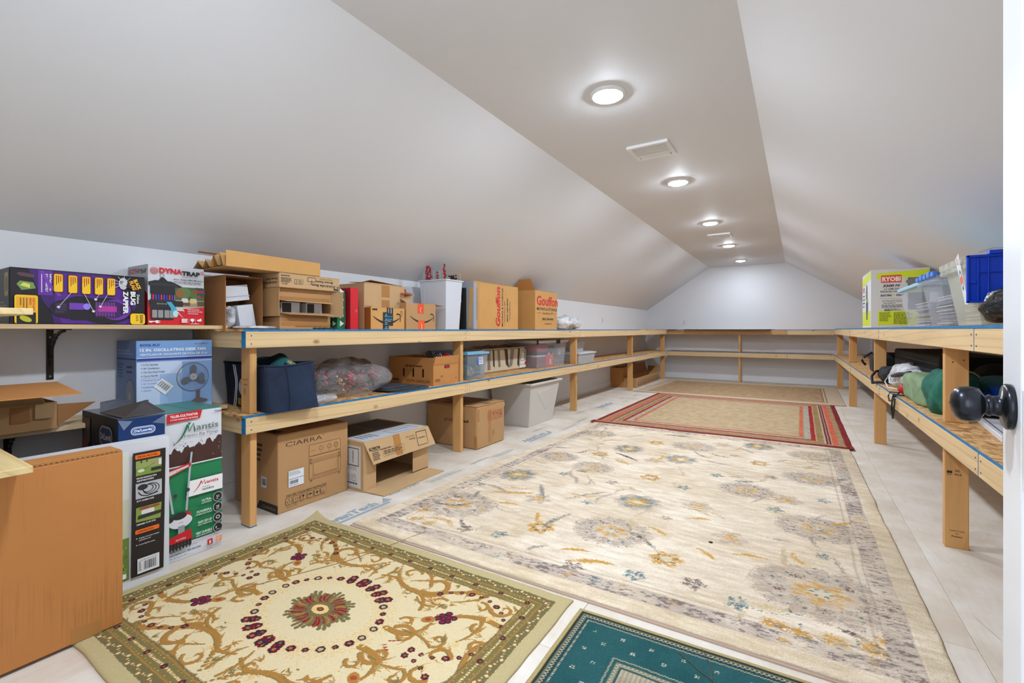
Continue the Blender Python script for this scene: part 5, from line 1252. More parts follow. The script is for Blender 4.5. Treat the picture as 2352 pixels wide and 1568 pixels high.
t = closed_carton('umbrella_base_carton', 'flat brown carton printed Umbrella Base upside down, on two gutted cartons', (-2.96, -2.62, 1.575, 2.00, 1.336, 1.424), M_CARDL, bev=.003)
P = FX(-2.62, 1.575, 1.336)
P.rect(.378, .006, .415, .036, K); P.text('28', .411, .034, .026, (210, 180, 140), rot=180, bold=.03, width=.026); P.text('Umbrella Base -', .372, .036, .022, K, rot=180, bold=.02, width=.17); P.text('Brown Resin', .365, .056, .022, K, rot=180, bold=.02, width=.13) if False else P.text('Brown Resin', .370, .060, .020, K, rot=180, bold=.02, width=.125); P.text('• Heavy Duty Steel Pole', .372, .074, .009, K, rot=180, width=.10)
P.rrect(.185, .048, .245, .076, .008, K); P.rrect(.188, .051, .242, .073, .006, (196, 162, 118)); P.line((.215, .058), (.215, .03), .004, K); P.rrect(.13, .026, .155, .056, .003, K); P.rrect(.132, .028, .153, .054, .003, (196, 162, 118)); P.greek(.134, .032, .151, .05, 3, K); P.rrect(.098, .026, .122, .056, .003, K); P.rrect(.100, .028, .120, .054, .003, (196, 162, 118)); P.line((.11, .032), (.11, .05), .004, K)
P.greek(.01, .03, .08, .062, 4, K, 3); P.text('380 042', .05, .026, .012, K, rot=180, width=.035); P.greek(.01, .066, .08, .078, 1, K, 5); P.build(t)
P = FY(-2.96, 1.575, 1.336); P.text('Umbrella Base', .32, .036, .022, (70, 50, 34), rot=180, bold=.02, width=.15); P.text('Brown Resin', .32, .058, .020, (70, 50, 34), rot=180, bold=.02, width=.12); P.build(t, 'side_print')
# middle gutted carton, lying with its torn opening towards the aisle
t = open_carton('gutted_carton', 'brown carton with a torn open front showing white blocks, middle of the umbrella stack', (-2.97, -2.66, 1.575, 1.965, 1.163, 1.334), M_CARD, '+X')
MB().box(-2.664, -2.660, 1.58, 1.96, 1.262, 1.33, M_CARD).build('front_panel', t)
MB().box(-2.668, -2.664, 1.58, 1.96, 1.168, 1.186, M_CARD).build('front_panel', t)
flap(t, [(-2.660, 1.578, 1.170), (-2.625, 1.578, 1.165), (-2.625, 1.578, 1.334), (-2.660, 1.578, 1.334)], M_CARD)
flap(t, [(-2.660, 1.60, 1.186), (-2.60, 1.63, 1.176), (-2.60, 1.95, 1.172), (-2.660, 1.94, 1.186)], M_CARDL)
flap(t, [(-2.660, 1.59, 1.262), (-2.60, 1.60, 1.256), (-2.60, 1.93, 1.250), (-2.660, 1.94, 1.262)], M_CARDL)
flap(t, [(-2.660, 1.965, 1.165), (-2.585, 2.0, 1.163), (-2.585, 2.0, 1.332), (-2.660, 1.965, 1.334)], M_CARDL)
MB().box(-2.6597, -2.6590, 1.59, 1.95, 1.265, 1.285, M_TAPE).build('tape_strip', t)
for k, (y0, y1) in enumerate(((1.63, 1.755), (1.80, 1.915))):
    b = thing('foam_block', ('white foam block in the torn carton, nearer one' if k == 0 else 'white foam block in the torn carton, farther one'), 'foam', (-2.75, (y0 + y1) / 2, 1.168))
    MB().box(-2.84, -2.69, y0, y1, 1.168, 1.255, M_CARDW).build('block', b, bevel=.003); MB().box(-2.6898, -2.6890, y0 + .005, y1 - .06, 1.178, 1.248, solid((60, 58, 60), .8)).build('gap_shade', b)  # dark plate on the block front paints in the shade of a gap
t = closed_carton('taped_carton', 'brown taped carton at the bottom of the umbrella stack', (-2.95, -2.655, 1.60, 1.955, ZT, 1.161), M_CARD, bev=.004)
MB().box(-2.6548, -2.654, 1.61, 1.95, 1.105, 1.128, M_TAPE).build('tape_strip', t); MB().box(-2.6538, -2.653, 1.70, 1.95, 1.098, 1.104, solid((150, 104, 62), .3)).build('tape_strip', t)
mb = MB()
for k in range(9): mb.blob((-2.60 + .012 * (k % 2), 1.80 + k * .020, ZT + .006), (.012, .014, .006), 2, .004, 60, k, 8, 6, ZT, solid((30, 56, 44), .6))
tag(mb.build('light_cord', smooth=True), 'dark green tangled light cord on the shelf before the taped carton', 'cord')
# flattened long carton on top
t = thing('flattened_carton', 'long flattened brown carton with zigzag end flaps, topmost on the stack by the ceiling', 'box', (-2.8, 1.55, 1.425))
FB = [(-2.62, 1.275), (-2.62, 1.85)]
MB().plate([(-2.62, 1.275, 1.427), (-2.62, 1.85, 1.427), (-2.62, 1.85, 1.510), (-2.62, 1.275, 1.514)], .004, M_CARDG).build('front_panel', t)
MB().plate([(-2.624, 1.275, 1.427), (-2.98, 1.285, 1.425), (-2.98, 1.83, 1.425), (-2.624, 1.85, 1.427)], .004, M_CARD).build('bottom_panel', t)
xs = [-2.64, -2.675, -2.70, -2.745, -2.79, -2.835, -2.87, -2.925, -2.985]; zs = [1.430, 1.505, 1.437, 1.503, 1.434, 1.480, 1.434, 1.478, 1.436]
for k in range(len(xs) - 1):
    zt = lambda x: min(1.503, 1.488 + (x + 2.98) * .05)
    MB().plate([(xs[k], 1.272, zs[k]), (xs[k + 1], 1.268 + .004 * (k % 2), zs[k + 1]), (xs[k + 1], 1.80, min(zs[k + 1], 1.49)), (xs[k], 1.80, min(zs[k], 1.49))], .0035, (M_CARDG, M_CARDL, M_CARD)[k % 3]).build('fold', t)
flap(t, [(-2.70, 1.270, 1.50), (-2.76, 1.20, 1.508), (-2.78, 1.21, 1.505), (-2.72, 1.272, 1.496)], M_CARDD)

# green tree-print box and red boxed game
t = closed_carton('gift_box', 'green box printed with white fir trees behind the umbrella stack', (-2.92, -2.66, 2.012, 2.075, ZT, 1.352), solid((16, 112, 74), .5), bev=.002, seam=False, topm=solid((16, 112, 74), .5))
P = FX(-2.66, 2.012, ZT)
for k in range(5):
    v = .02 + k * .055; P.poly([(.02, v), (.054, v + .02), (.02, v + .042)], WHT)
P.build(t)
P = FY(-2.92, 2.012, ZT)
for k in range(5):
    for j in range(2): P.poly([(.16 + j * .05, .02 + k * .052), (.195 + j * .05, .04 + k * .052), (.16 + j * .05, .06 + k * .052)], WHT)
P.rect(.10, .015, .14, .26, (30, 100, 160)); P.build(t, 'side_print')
t = closed_carton('gift_box', 'red gift box standing on end between green box and beige carton', (-2.95, -2.62, 2.088, 2.155, ZT, 1.372), solid((206, 16, 34), .45), bev=.002, seam=False, topm=solid((206, 16, 34), .45))
P = FY(-2.95, 2.088, ZT); P.rect(.0, .0, .33, .285, (156, 14, 26)); P.rect(.20, .03, .262, .25, (26, 104, 160))
for k in range(20): P.rect(.275, .03 + k * .0112, .281, .035 + k * .0112, WHT); 
for k in range(6): P.rect(.22 + k * .01, .262, .226 + k * .01, .266, WHT); P.ell(.23, .05 + k * .035, .003, .003, (120, 190, 220), 8)
P.build(t, 'side_print')
P = FX(-2.62, 2.088, ZT); P.rect(.04, .12, .06, .14, (226, 70, 80)); P.build(t)

# beige open carton with smile-printed cartons
t = closed_carton('taped_carton', 'beige carton with crossed brown tape behind the gold smile-printed carton', (-2.98, -2.672, 2.25, 2.655, ZT, 1.425), M_CARDL, bev=.003)
P = FX(-2.672, 2.25, ZT)
for v0, v1 in ((.165, .225), (.245, .335)): P.rect(.165, v0, .245, v1, M_TAPE)
P.ell(.335, .205, .009, .009, (120, 118, 120)); P.ring(.36, .192, .008, .002, (128, 116, 110)); P.ring(.376, .192, .008, .002, (128, 116, 110)); P.greek(.33, .165, .40, .178, 2, (140, 120, 104)); P.greek(.01, .168, .095, .176, 1, (96, 80, 66), 2); P.build(t)
flap(t, [(-2.675, 2.255, 1.427), (-2.675, 2.60, 1.427), (-2.86, 2.46, 1.455), (-2.90, 2.30, 1.445)], M_CARD); flap(t, [(-2.675, 2.63, 1.427), (-2.80, 2.42, 1.466), (-2.94, 2.45, 1.460), (-2.95, 2.64, 1.427)], M_CARDD)
def smile(P, u0, u1, v, hgt, w, c=(32, 26, 22)):
    pts = bez((u0, v + hgt * .62), ((u0 + u1) / 2, v - hgt * .62), (u1, v + hgt * .50), 18)
    P.stroke(pts, lambda f: w * (.35 + 1.1 * math.sin(PI * min(1, f * 1.05)) ** .8), None, c) if False else P.stroke(pts, lambda f: w * (.4 + .8 * math.sin(PI * f)), 0, c)
    P.stroke(bez((u1 - (u1 - u0) * .13, v + hgt * .86), (u1 + (u1 - u0) * .07, v + hgt * 1.08), (u1 + (u1 - u0) * .01, v + hgt * .10), 10), w * .8, w * .5, c)
t = closed_carton('smile_carton', 'gold carton with curved arrow and black tape, sealed', (-2.668, -2.600, 2.25, 2.585, ZT, 1.246), M_CARDG, bev=.003)
P = FX(-2.600, 2.25, ZT); smile(P, .02, .282, .05, .075, .014); P.rect(.012, .14, .06, .152, K); P.line((.292, .105), (.292, .14), .003, K); P.line((.306, .105), (.306, .14), .003, K); P.poly([(.288, .135), (.296, .135), (.292, .146)], K); P.poly([(.302, .135), (.310, .135), (.306, .146)], K); P.line((.286, .10), (.312, .10), .002, K)
BT = (40, 40, 44); CY = (40, 150, 190)
P.rect(.112, .0, .168, .128, BT); P.rect(.150, .028, .212, .163, BT); P.text('prime', .158, .092, .018, CY, bold=.02, width=.046); P.ring(.181, .092, .018, .003, CY, 12, 200, 340); P.rect(.152, .070, .208, .076, CY); P.text('prime', .164, .155, .012, WHT, rot=-90, width=.03, bold=.02); P.text('prime', .188, .158, .014, WHT, rot=-90, width=.038, bold=.02); P.greek(.16, .058, .2, .066, 1, WHT)
for v in (.108, .076, .05, .018): P.ell(.142, v, .011, .007, CY, 14); P.greek(.126, v - .014, .160, v - .009, 1, WHT, int(v * 99))
P.build(t)
P = FY(-2.668, 2.25, ZT); P.rect(.0, .0, .066, .16, (150, 92, 36)); P.build(t, 'side_print')  # one plain darker brown over the whole near side, no lettering
t = open_carton('smile_carton', 'open brown carton with curved arrow and orange tape', (-2.93, -2.600, 2.60, 2.945, ZT, 1.294), M_CARD, '+Z')
P = FX(-2.600, 2.60, ZT); smile(P, .045, .315, .060, .075, .013); P.rect(.128, .13, .20, .209, (226, 78, 30)); P.rect(.135, .0, .21, .075, (240, 92, 34)); P.stroke([(.165, .18), (.158, .155), (.170, .135)], .004, .003, WHT); P.stroke([(.170, .05), (.176, .03), (.178, .002)], .004, .004, WHT); P.build(t)
flap(t, [(-2.93, 2.602, 1.294), (-2.93, 2.943, 1.294), (-2.945, 2.943, 1.440), (-2.945, 2.602, 1.440)], M_CARDD, label='brown rear flap standing upright')
flap(t, [(-2.60, 2.602, 1.294), (-2.60, 2.62, 1.294), (-2.72, 2.82, 1.37), (-2.78, 2.62, 1.38)], M_CARDL); MB().plate([(-2.63, 2.60, 1.365), (-2.60, 2.62, 1.372), (-2.72, 2.80, 1.378), (-2.76, 2.62, 1.383)], .003, solid((226, 78, 40), .5)).build('orange_tape', t)
flap(t, [(-2.60, 2.945, 1.294), (-2.90, 2.945, 1.294), (-2.88, 3.06, 1.289), (-2.60, 3.06, 1.286)], M_CARD)

# tall white bin of berry sprays
t = thing('tall_bin', 'tall white plastic bin holding red berry sprays', 'bin', (-2.77, 3.22, ZT)); M_WPL = solid((214, 218, 226), .35)
mb = MB()
def tub(mb, b0, b1, z0, z1, th, m, floor=True):
    """open tapered tub, b0 bottom footprint, b1 top footprint"""
    def ringv(b, z, o): return [(b[0] + o, b[2] + o, z), (b[1] - o, b[2] + o, z), (b[1] - o, b[3] - o, z), (b[0] + o, b[3] - o, z)]
    A, B, Ci, D = ringv(b0, z0, 0), ringv(b1, z1, 0), ringv(b1, z1, th), ringv(b0, z0 + th, th)
    vs = A + B + Ci + D; fs = [(3, 2, 1, 0)] + [(i, (i + 1) % 4, (i + 1) % 4 + 4, i + 4) for i in range(4)] + [(i + 4, (i + 1) % 4 + 4, (i + 1) % 4 + 8, i + 8) for i in range(4)] + [(i + 8, (i + 1) % 4 + 8, (i + 1) % 4 + 12, i + 12) for i in range(4)] + [(12, 13, 14, 15)]
    return mb.add(vs, fs, m)
tub(mb, (-2.90, -2.635, 3.12, 3.31), (-2.93, -2.615, 3.10, 3.33), ZT, 1.520, .004, M_WPL); mb.build('bin_body', t, bevel=.008, seg=3)
mb = MB(); b = (-2.94, -2.605, 3.09, 3.34)
mb.box(b[0], b[1], b[2], b[2] + .014, 1.518, 1.530, M_WPL).box(b[0], b[1], b[3] - .014, b[3], 1.518, 1.530, M_WPL).box(b[0], b[0] + .014, b[2] + .014, b[3] - .014, 1.518, 1.530, M_WPL).box(b[1] - .014, b[1], b[2] + .014, b[3] - .014, 1.518, 1.530, M_WPL); mb.build('rim', t, bevel=.004, seg=2)
M_BERRY = solid((176, 14, 30), .3); M_STEM = solid((70, 40, 34), .7); M_WIRE = solid((220, 220, 224), .5)
def spray(lab, bx, by, tx, ty, tz, n, seed, cone=False):
    rnd = random.Random(seed); t = thing('berry_spray', lab, 'decoration', (bx, by, 1.40))
    pts = [(bx, by, 1.30), ((bx + tx) / 2 + .005, (by + ty) / 2, (1.36 + tz) / 2), (tx, ty, tz)]
    st = MB().tube(pts, [.0025, .002, .0012], M_STEM, 6); be = MB()
    for k in range(n):
        f = .25 + .75 * k / n; z = 1.36 + (tz - 1.36) * f; x = bx + (tx - bx) * f; y = by + (ty - by) * f; a = rnd.uniform(0, 6.28); r = rnd.uniform(.004, .020) * (1.1 - .5 * f)
        q = (x + r * math.cos(a), y + r * math.sin(a), z + rnd.uniform(-.01, .012)); be.ball(q, rnd.uniform(.0055, .0085), M_BERRY, 8); st.tube([(x, y, z - .012), q], .0008, M_STEM, 4)
    st.build('stem', t); o = be.build('berries', t, smooth=True); o['kind'] = 'stuff'
    return t
spray('red berry spray in the white bin, leftmost and tallest', -2.86, 3.135, -2.845, 3.105, 1.650, 46, 1)
spray('red berry spray in the white bin, second from the left', -2.83, 3.14, -2.815, 3.110, 1.655, 42, 2)
spray('red berry spray in the white bin, rightmost', -2.70, 3.19, -2.69, 3.165, 1.675, 40, 3)
spray('short red berry spray in the middle of the white bin', -2.76, 3.19, -2.755, 3.14, 1.60, 20, 4)
mb = MB(); rnd = random.Random(3)
for k in range(26): mb.ball((-2.66 + rnd.uniform(-.03, .03), 3.24 + rnd.uniform(-.03, .03), 1.545 + rnd.uniform(-.03, .03)), .009, solid((46, 34, 30), .7), 6)
tag(mb.build('pine_cone', smooth=True), 'dark pine cone peeping over the rim of the white bin', 'pine cone')
for k, (x, y, z) in enumerate(((-2.88, 3.10, 1.62), (-2.77, 3.11, 1.62), (-2.74, 3.16, 1.62), (-2.70, 3.2, 1.63), (-2.63, 3.28, 1.60), (-2.63, 3.32, 1.60), (-2.625, 3.31, 1.585))):
    if k in (0, 1, 2, 5): tag(MB().tube([(x + .01, y, 1.33), (x + .008, y, 1.52), (x, y, z)], .0013, M_WIRE, 5).build('white_twig'), 'thin white twig, ' + ('far left of the bin', 'right of the tallest spray', 'in the middle of the bin', '', '', 'at the right corner of the bin')[k], 'twig', 'white twigs in the bin')

# movers' cartons
t = closed_carton('moving_carton', 'large moving carton lying on its side, red lettering running upwards', (-2.93, -2.600, 3.485, 4.305, ZT, 1.548), M_CARDG, bev=.004)
P = FX(-2.600, 3.485, ZT); GR_ = (204, 44, 34)
P.text('Gouffon', .455, .03, .105, GR_, rot=90, bold=.045, shear=.18, width=.41); P.text('MOVING & STORAGE', .515, .03, .040, (50, 46, 44), rot=90, bold=.02, width=.40); P.text('Established 1897', .555, .085, .034, (50, 46, 44), rot=90, shear=.25, width=.22); P.text('(865) 584-8045', .610, .08, .036, (50, 46, 44), rot=90, bold=.02, width=.25); P.text('www.gouffon.com', .650, .10, .022, (50, 46, 44), rot=90, bold=.02, width=.20)
P.line((.54, .03), (.54, .08), .002, K); P.line((.56, .33), (.56, .40), .002, K); P.line((.085, .008), (.085, .455), .002, (150, 106, 58)); [P.line((uu, .09), (uu, .40), .003, (70, 56, 46)) for uu in (.040, .060)]; P.build(t)
M_DUCT = solid((160, 168, 178), .3)
mb = MB(); mb.box(-2.932, -2.5985, 3.4825, 3.4845, ZT + .01, 1.545, M_DUCT) ; mb.build('duct_tape', t)
MB().box(-2.5995, -2.5988, 3.486, 3.535, ZT + .01, 1.53, M_DUCT).build('duct_tape', t)
for k, (x0, x1, z0, z1) in enumerate(((-2.66, -2.63, ZT + .02, 1.50), (-2.78, -2.70, ZT + .01, 1.40), (-2.88, -2.82, ZT + .02, 1.36))):
    MB().plate([(x0, 3.478, z0), (x1, 3.481, z0 + .01), (x1 + .03, 3.481, z1), (x0 + .02, 3.478, z1 - .02)], .0025, (M_CARDG, M_CARDL, M_CARDL)[k]).build('torn_flap', t)
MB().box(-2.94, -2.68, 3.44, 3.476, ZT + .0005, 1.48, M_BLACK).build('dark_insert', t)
t = open_carton('moving_carton', 'upright moving carton with one flap raised, red lettering across its front', (-2.93, -2.600, 4.69, 5.27, ZT, 1.548), M_CARDG, '+Z')
P = FX(-2.600, 4.69, ZT); P.text('Gouffon', .04, .295, .155, GR_, bold=.035, width=.56); P.text('MOVING & STORAGE', .045, .232, .05, (50, 46, 44), bold=.02, width=.54); P.text('Established 1897', .19, .185, .040, (60, 50, 44), shear=.25, width=.29); P.line((.05, .198), (.16, .198), .003, K); P.line((.50, .198), (.56, .198), .003, K); P.text('(865) 584-8045', .18, .115, .040, (50, 46, 44), bold=.02, width=.30); P.text('www.gouffon.com', .24, .065, .018, K, bold=.02, width=.18); P.build(t)
flap(t, [(-2.93, 4.692, 1.548), (-2.602, 4.692, 1.548), (-2.640, 4.655, 1.68), (-2.80, 4.66, 1.675)], M_CARDO); flap(t, [(-2.602, 4.70, 1.550), (-2.602, 5.26, 1.550), (-2.80, 5.22, 1.585), (-2.80, 4.76, 1.585)], M_CARDD)
tag(MB().blob((-2.70, 5.72, 1.172), (.17, .33, .098), 2.2, .05, 9, 5, 64, 36, ZT + .001, M_FILMW).build('plastic_bag', smooth=True), 'crumpled clear bag alone on the upper shelf past the cartons', 'bag')
# --- lower shelf of the left shelving ---------------------------------------
t = thing('fabric_bin', 'navy canvas storage bin with white piping and a gold emblem, stuffed with a towel', 'bin', (-2.7, 1.56, ZB))
mb = MB()
N = 20
def binwall():
    """soft four-sided bin wall swept over height, with slack creases"""
    foot = [(-3.0, 1.47), (-2.445, 1.405), (-2.405, 1.69), (-2.99, 1.74)]; head = [(-3.02, 1.46), (-2.47, 1.40), (-2.42, 1.665), (-3.0, 1.72)]
    hz = [.880, .880, .893, .88]; rows = []
    for j in range(N + 1):
        f = j / N; ring = []
        for k in range(4):
            for i in range(12):
                s = i / 12; a = (foot[k][0] * (1 - f) + head[k][0] * f, foot[k][1] * (1 - f) + head[k][1] * f); b = (foot[(k + 1) % 4][0] * (1 - f) + head[(k + 1) % 4][0] * f, foot[(k + 1) % 4][1] * (1 - f) + head[(k + 1) % 4][1] * f)
                x = a[0] * (1 - s) + b[0] * s; y = a[1] * (1 - s) + b[1] * s; z = ZB + .001 + f * ((hz[k] * (1 - s) + hz[(k + 1) % 4] * s) - ZB - .001) - .010 * math.sin(PI * s) * f
                w = .016 * mnoise.noise(Vector((x * 6, y * 6, z * 7))) * math.sin(PI * min(1, f * 1.2)) + (.010 * math.sin(PI * s) * math.sin(PI * f))
                dx, dy = x + 2.72, y - 1.57; l = math.hypot(dx, dy); ring.append((x + dx / l * w * (1 if x > -2.55 or y < 1.5 else .3), y + dy / l * w * .5, z))
        rows.append(ring)
    return rows
rows = binwall(); n = 48; vs = [p for r in rows for p in r]; fs = [(j * n + i, j * n + (i + 1) % n, (j + 1) * n + (i + 1) % n, (j + 1) * n + i) for j in range(N) for i in range(n)]
vs += [((p[0] + 2.72) * .965 - 2.72, (p[1] - 1.57) * .95 + 1.57, p[2] - .004) for p in rows[-1]]; fs += [(N * n + i, N * n + (i + 1) % n, (N + 1) * n + (i + 1) % n, (N + 1) * n + i) for i in range(n)]
vs += [((p[0] + 2.72) * .96 - 2.72, (p[1] - 1.57) * .94 + 1.57, p[2] - .10) for p in rows[-1]]; fs += [((N + 1) * n + i, (N + 1) * n + (i + 1) % n, (N + 2) * n + (i + 1) % n, (N + 2) * n + i) for i in range(n)]
mb.add(vs, fs, M_NAVY).build('bin_body', t, smooth=True)
mb = MB().tube([(p[0], p[1], p[2]) for p in rows[-1]], .006, M_NAVY, 6, closed=True); mb.build('top_hem', t, smooth=True)
MB().tube([tuple(Vector(rows[j][17]) + Vector((.004, 0, 0))) for j in range(N + 1)], .0022, solid((14, 26, 50), .8), 5).build('seam', t); MB().tube([tuple(Vector(rows[j][12]) + Vector((.002, -.002, 0))) for j in range(N + 1)], .0028, solid((14, 26, 50), .8), 5).build('seam', t)
def side(i, j): p = Vector(rows[j][i]); return p + Vector((0.0, -.004, 0))
P0 = MB()
wv = [(3.2 - .0, 20), (3.2, 15), (3.7, 12), (3.9, 9), (3.2, 6), (2.3, 4), (2.1, 2), (2.6, 1)]
def lerp_side(s, f):
    i = min(11, int(s)); j = min(N - 1, int(f * N)); a = Vector(rows[j][i]).lerp(Vector(rows[j][i + 1]), s - i); b = Vector(rows[j + 1][i]).lerp(Vector(rows[j + 1][i + 1]), s - i); return a.lerp(b, f * N - j) + Vector((-.001, -.004, 0))
for o_ in (0, .55):
    pts = [lerp_side(3.3 + o_ + (.5 * math.sin(f * 4.2 - .8) - (1.3 * (max(0, .45 - f)))), f) for f in [k / 24 for k in range(25)]]; P0.tube(pts, .0028, WHT_M := solid((224, 228, 232), .7), 5)
P0.build('white_piping', t)
ctr = (6.6, .50)
def patch(name, pts, m, lift): 
    mb = MB(); q = [tuple(lerp_side(ctr[0] + a, ctr[1] + b) + Vector((0, -lift, 0))) for a, b in pts]; mb.add(q, [tuple(range(len(q)))], m); return mb.build(name, t)
patch('emblem_backing', [(1.5 * math.cos(2 * PI * k / 20), .23 * math.sin(2 * PI * k / 20)) for k in range(20)], solid((190, 196, 206), .7), .004)
patch('emblem', [(-1.15, .14), (-.55, .14), (-.6, .09), (-.3, -.03), (0, .12), (.3, -.03), (.6, .09), (.5, .14), (1.15, .14), (.35, -.18), (.0, -.02), (-.3, -.18), (-.75, .07)], solid((214, 130, 30), .7), .0055)
mb = MB(); 
for k in range(9): a, b = lerp_side(4.3 + k * .42, .07), lerp_side(4.5 + k * .42, .20); mb.tube([a + Vector((0, -.003, 0)), b + Vector((0, -.003, 0))], .0022, solid((206, 160, 50), .7), 4)
mb.tube([lerp_side(4.3, .06) + Vector((0, -.003, 0)), lerp_side(8.1, .06) + Vector((0, -.003, 0))], .0018, solid((206, 160, 50), .7), 4).tube([lerp_side(4.4, .21) + Vector((0, -.003, 0)), lerp_side(8.2, .21) + Vector((0, -.003, 0))], .0018, solid((206, 160, 50), .7), 4)
mb.build('gold_stitching', t)
def mk_towel():
    t = NT('patterned_towel'); v = t.coords((1, 1, 1)); n = t.noise(v, 9, 2, .5, 1.2)
    return t.set(t.ramp(n, [(.30, (14, 22, 40)), (.47, (12, 24, 44)), (.50, (20, 96, 96)), (.60, (22, 100, 98)), (.63, (206, 160, 60)), (.68, (170, 50, 30)), (.72, (14, 22, 40))]), .95)
tag(MB().blob((-2.66, 1.575, .835), (.20, .085, .082), 2.2, .03, 8, 4, 40, 24, .76, mk_towel()).build('towel', smooth=True), 'navy towel with teal and gold pattern bulging out of the navy bin', 'towel')

# clear bag of wreath
t = tag(MB().blob((-2.72, 2.10, .735), (.22, .36, .115), 2.3, .06, 7, 2, 80, 44, ZB + .001, M_FILM).build('plastic_bag', smooth=True), 'clear plastic bag around a berry wreath on the lower shelf', 'bag')
t = thing('berry_wreath', 'twig wreath with red berries and green leaves inside the clear bag', 'decoration', (-2.72, 2.08, ZB))
rnd = random.Random(11); st = MB(); lf = MB(); be = MB(); gb = MB()
for k in range(34):
    a0 = rnd.uniform(0, 6.28); pts = []
    for j in range(9):
        a = a0 + j * .16; rr = 1 + rnd.uniform(-.10, .10); pts.append((-2.72 + .145 * rr * math.cos(a), 2.08 + .25 * rr * math.sin(a), .69 + rnd.uniform(-.035, .05)))
    st.tube(pts, .003, solid((92, 68, 50), .8), 4)
for k in range(70):
    a = rnd.uniform(0, 6.28); c = Vector((-2.72 + .15 * math.cos(a) + rnd.uniform(-.03, .03), 2.08 + .26 * math.sin(a) + rnd.uniform(-.03, .03), .735 + rnd.uniform(-.03, .05))); d = Vector((rnd.uniform(-1, 1), rnd.uniform(-1, 1), rnd.uniform(-.4, .6))).normalized(); s_ = d.cross(Vector((0, 0, 1))).normalized() * .008
    lf.add([c, c + d * .02 + s_, c + d * .045, c + d * .02 - s_], [(0, 1, 2, 3)], solid((48, 92, 58), .6))
for k in range(110):
    cl = rnd.choice(((-2.60, 1.86), (-2.62, 2.13), (-2.66, 2.30), (-2.8, 2.2), (-2.58, 2.02))); be.ball((cl[0] + rnd.gauss(0, .03), cl[1] + rnd.gauss(0, .035), .745 + rnd.gauss(0, .028)), rnd.uniform(.005, .009), solid((200, 22, 48), .35), 7)
for k in range(14): gb.ball((-2.58 + rnd.gauss(0, .02), 1.98 + rnd.gauss(0, .03), .73 + rnd.gauss(0, .02)), .008, solid((206, 168, 110), .3), 7)
st.build('twig_ring', t); lf.build('leaves', t)['kind'] = 'stuff'; be.build('berries', t, smooth=True)['kind'] = 'stuff'; gb.build('gold_berries', t, smooth=True)['kind'] = 'stuff'
tag(MB().blob((-2.52, 1.80, .645), (.06, .085, .024), 2.2, .03, 14, 6, 40, 20, ZB + .001, mk_film('milky_bag_film', (224, 226, 232), .45)).build('plastic_bag', smooth=True), 'small milky plastic bag between the navy bin and the wreath bag', 'bag')
tag(MB().blob((-2.84, 2.20, .79), (.10, .22, .07), 2.3, .05, 7, 12, 40, 24, ZB + .12, mk_film('tan_bag_film', (120, 96, 84), .7)).build('plastic_bag', smooth=True), 'brownish film bag behind the wreath bag against the wall', 'bag')
# charcoal cloths
for k, (cx_, cy_, rx, ry, z0) in enumerate(((-2.60, 2.545, .14, .215, ZB), (-2.61, 2.50, .135, .19, ZB + .011), (-2.64, 2.47, .115, .155, ZB + .022))):
    mb = MB(); mb.blob((cx_, cy_, z0 + .006), (rx, ry, .007), 4.5, .008, 9, k, 44, 8, z0 + .0005, M_GREYC)
    tag(mb.build('folded_cloth', smooth=True), 'charcoal cloth beside the produce carton, %s layer' % ('bottom', 'middle', 'top')[k], 'cloth', 'charcoal cloths folded on the lower shelf')

# produce carton
t = open_carton('produce_carton', 'orange-brown produce carton printed SOUTH CAROLINA with hand holes', (-3.0, -2.495, 2.80, 3.125, ZB, .850), M_CARDO, '+Z')
P = FX(-2.495, 2.80, ZB); P.rrect(.135, .135, .205, .165, .013, (60, 30, 20)); P.rrect(.150, .138, .198, .158, .009, (170, 26, 36)); P.text('549', .085, .065, .024, (120, 80, 44), width=.035); P.line((.0, .165), (.33, .165), .002, (168, 116, 66)); P.greek(.14, .195, .26, .208, 2, (60, 40, 26), 4); P.greek(.02, .03, .09, .055, 3, (60, 40, 26), 5); P.greek(.27, .045, .31, .05, 1, (60, 40, 26), 6); P.build(t)
P = FY(-3.0, 2.80, ZB); P.text('the best of nature', .19, .150, .022, (44, 28, 20), shear=.25, bold=.04, width=.19)
for u in (.165, .275, .385): P.rrect(u, .065, u + .018, .135, .007, (26, 14, 10))
P.text('GRAPE', .03, .02, .034, (60, 38, 24), width=.10) if False else P.greek(.03, .022, .12, .048, 1, (80, 50, 30), 3, .6); P.text('SOUTH CAROLINA', .20, .02, .034, (60, 38, 24), width=.27); P.build(t, 'side_print')
MB().plate([(-2.493, 2.802, .795), (-2.480, 2.806, .858), (-2.482, 3.12, .862), (-2.493, 3.12, .795)], .003, M_CARDO).build('raised_front', t)
rnd = random.Random(21)
for k, (x, y, z) in enumerate(((-2.66, 2.93, .862), (-2.60, 2.97, .850))):
    mb = MB(); A = mb
    for j in range(60):
        ph = math.acos(1 - 2 * (j + .5) / 60); th = j * 2.4; q = (x + .030 * math.sin(ph) * math.cos(th), y + .030 * math.sin(ph) * math.sin(th), z + .036 * math.cos(ph)); mb.ball(q, .0072, solid((46, 38, 38), .7), 6); mb.ball((q[0] + .004 * math.sin(ph) * math.cos(th), q[1] + .004 * math.sin(ph) * math.sin(th), q[2] + .004), .0038, solid((226, 224, 220), .7), 5)
    tag(mb.build('pine_cone', smooth=True), 'frosted pine cone in the produce carton, ' + ('larger left one' if k == 0 else 'one nearer the aisle'), 'pine cone')
mb = MB()
for k in range(60): mb.ball((-2.62 + rnd.gauss(0, .05), 3.055 + rnd.gauss(0, .025), .845 + abs(rnd.gauss(0, .012))), .008, solid((176, 16, 34), .35), 6)
o = tag(mb.build('red_berries', smooth=True), 'heap of red berries in the produce carton', 'berries', kind='stuff')

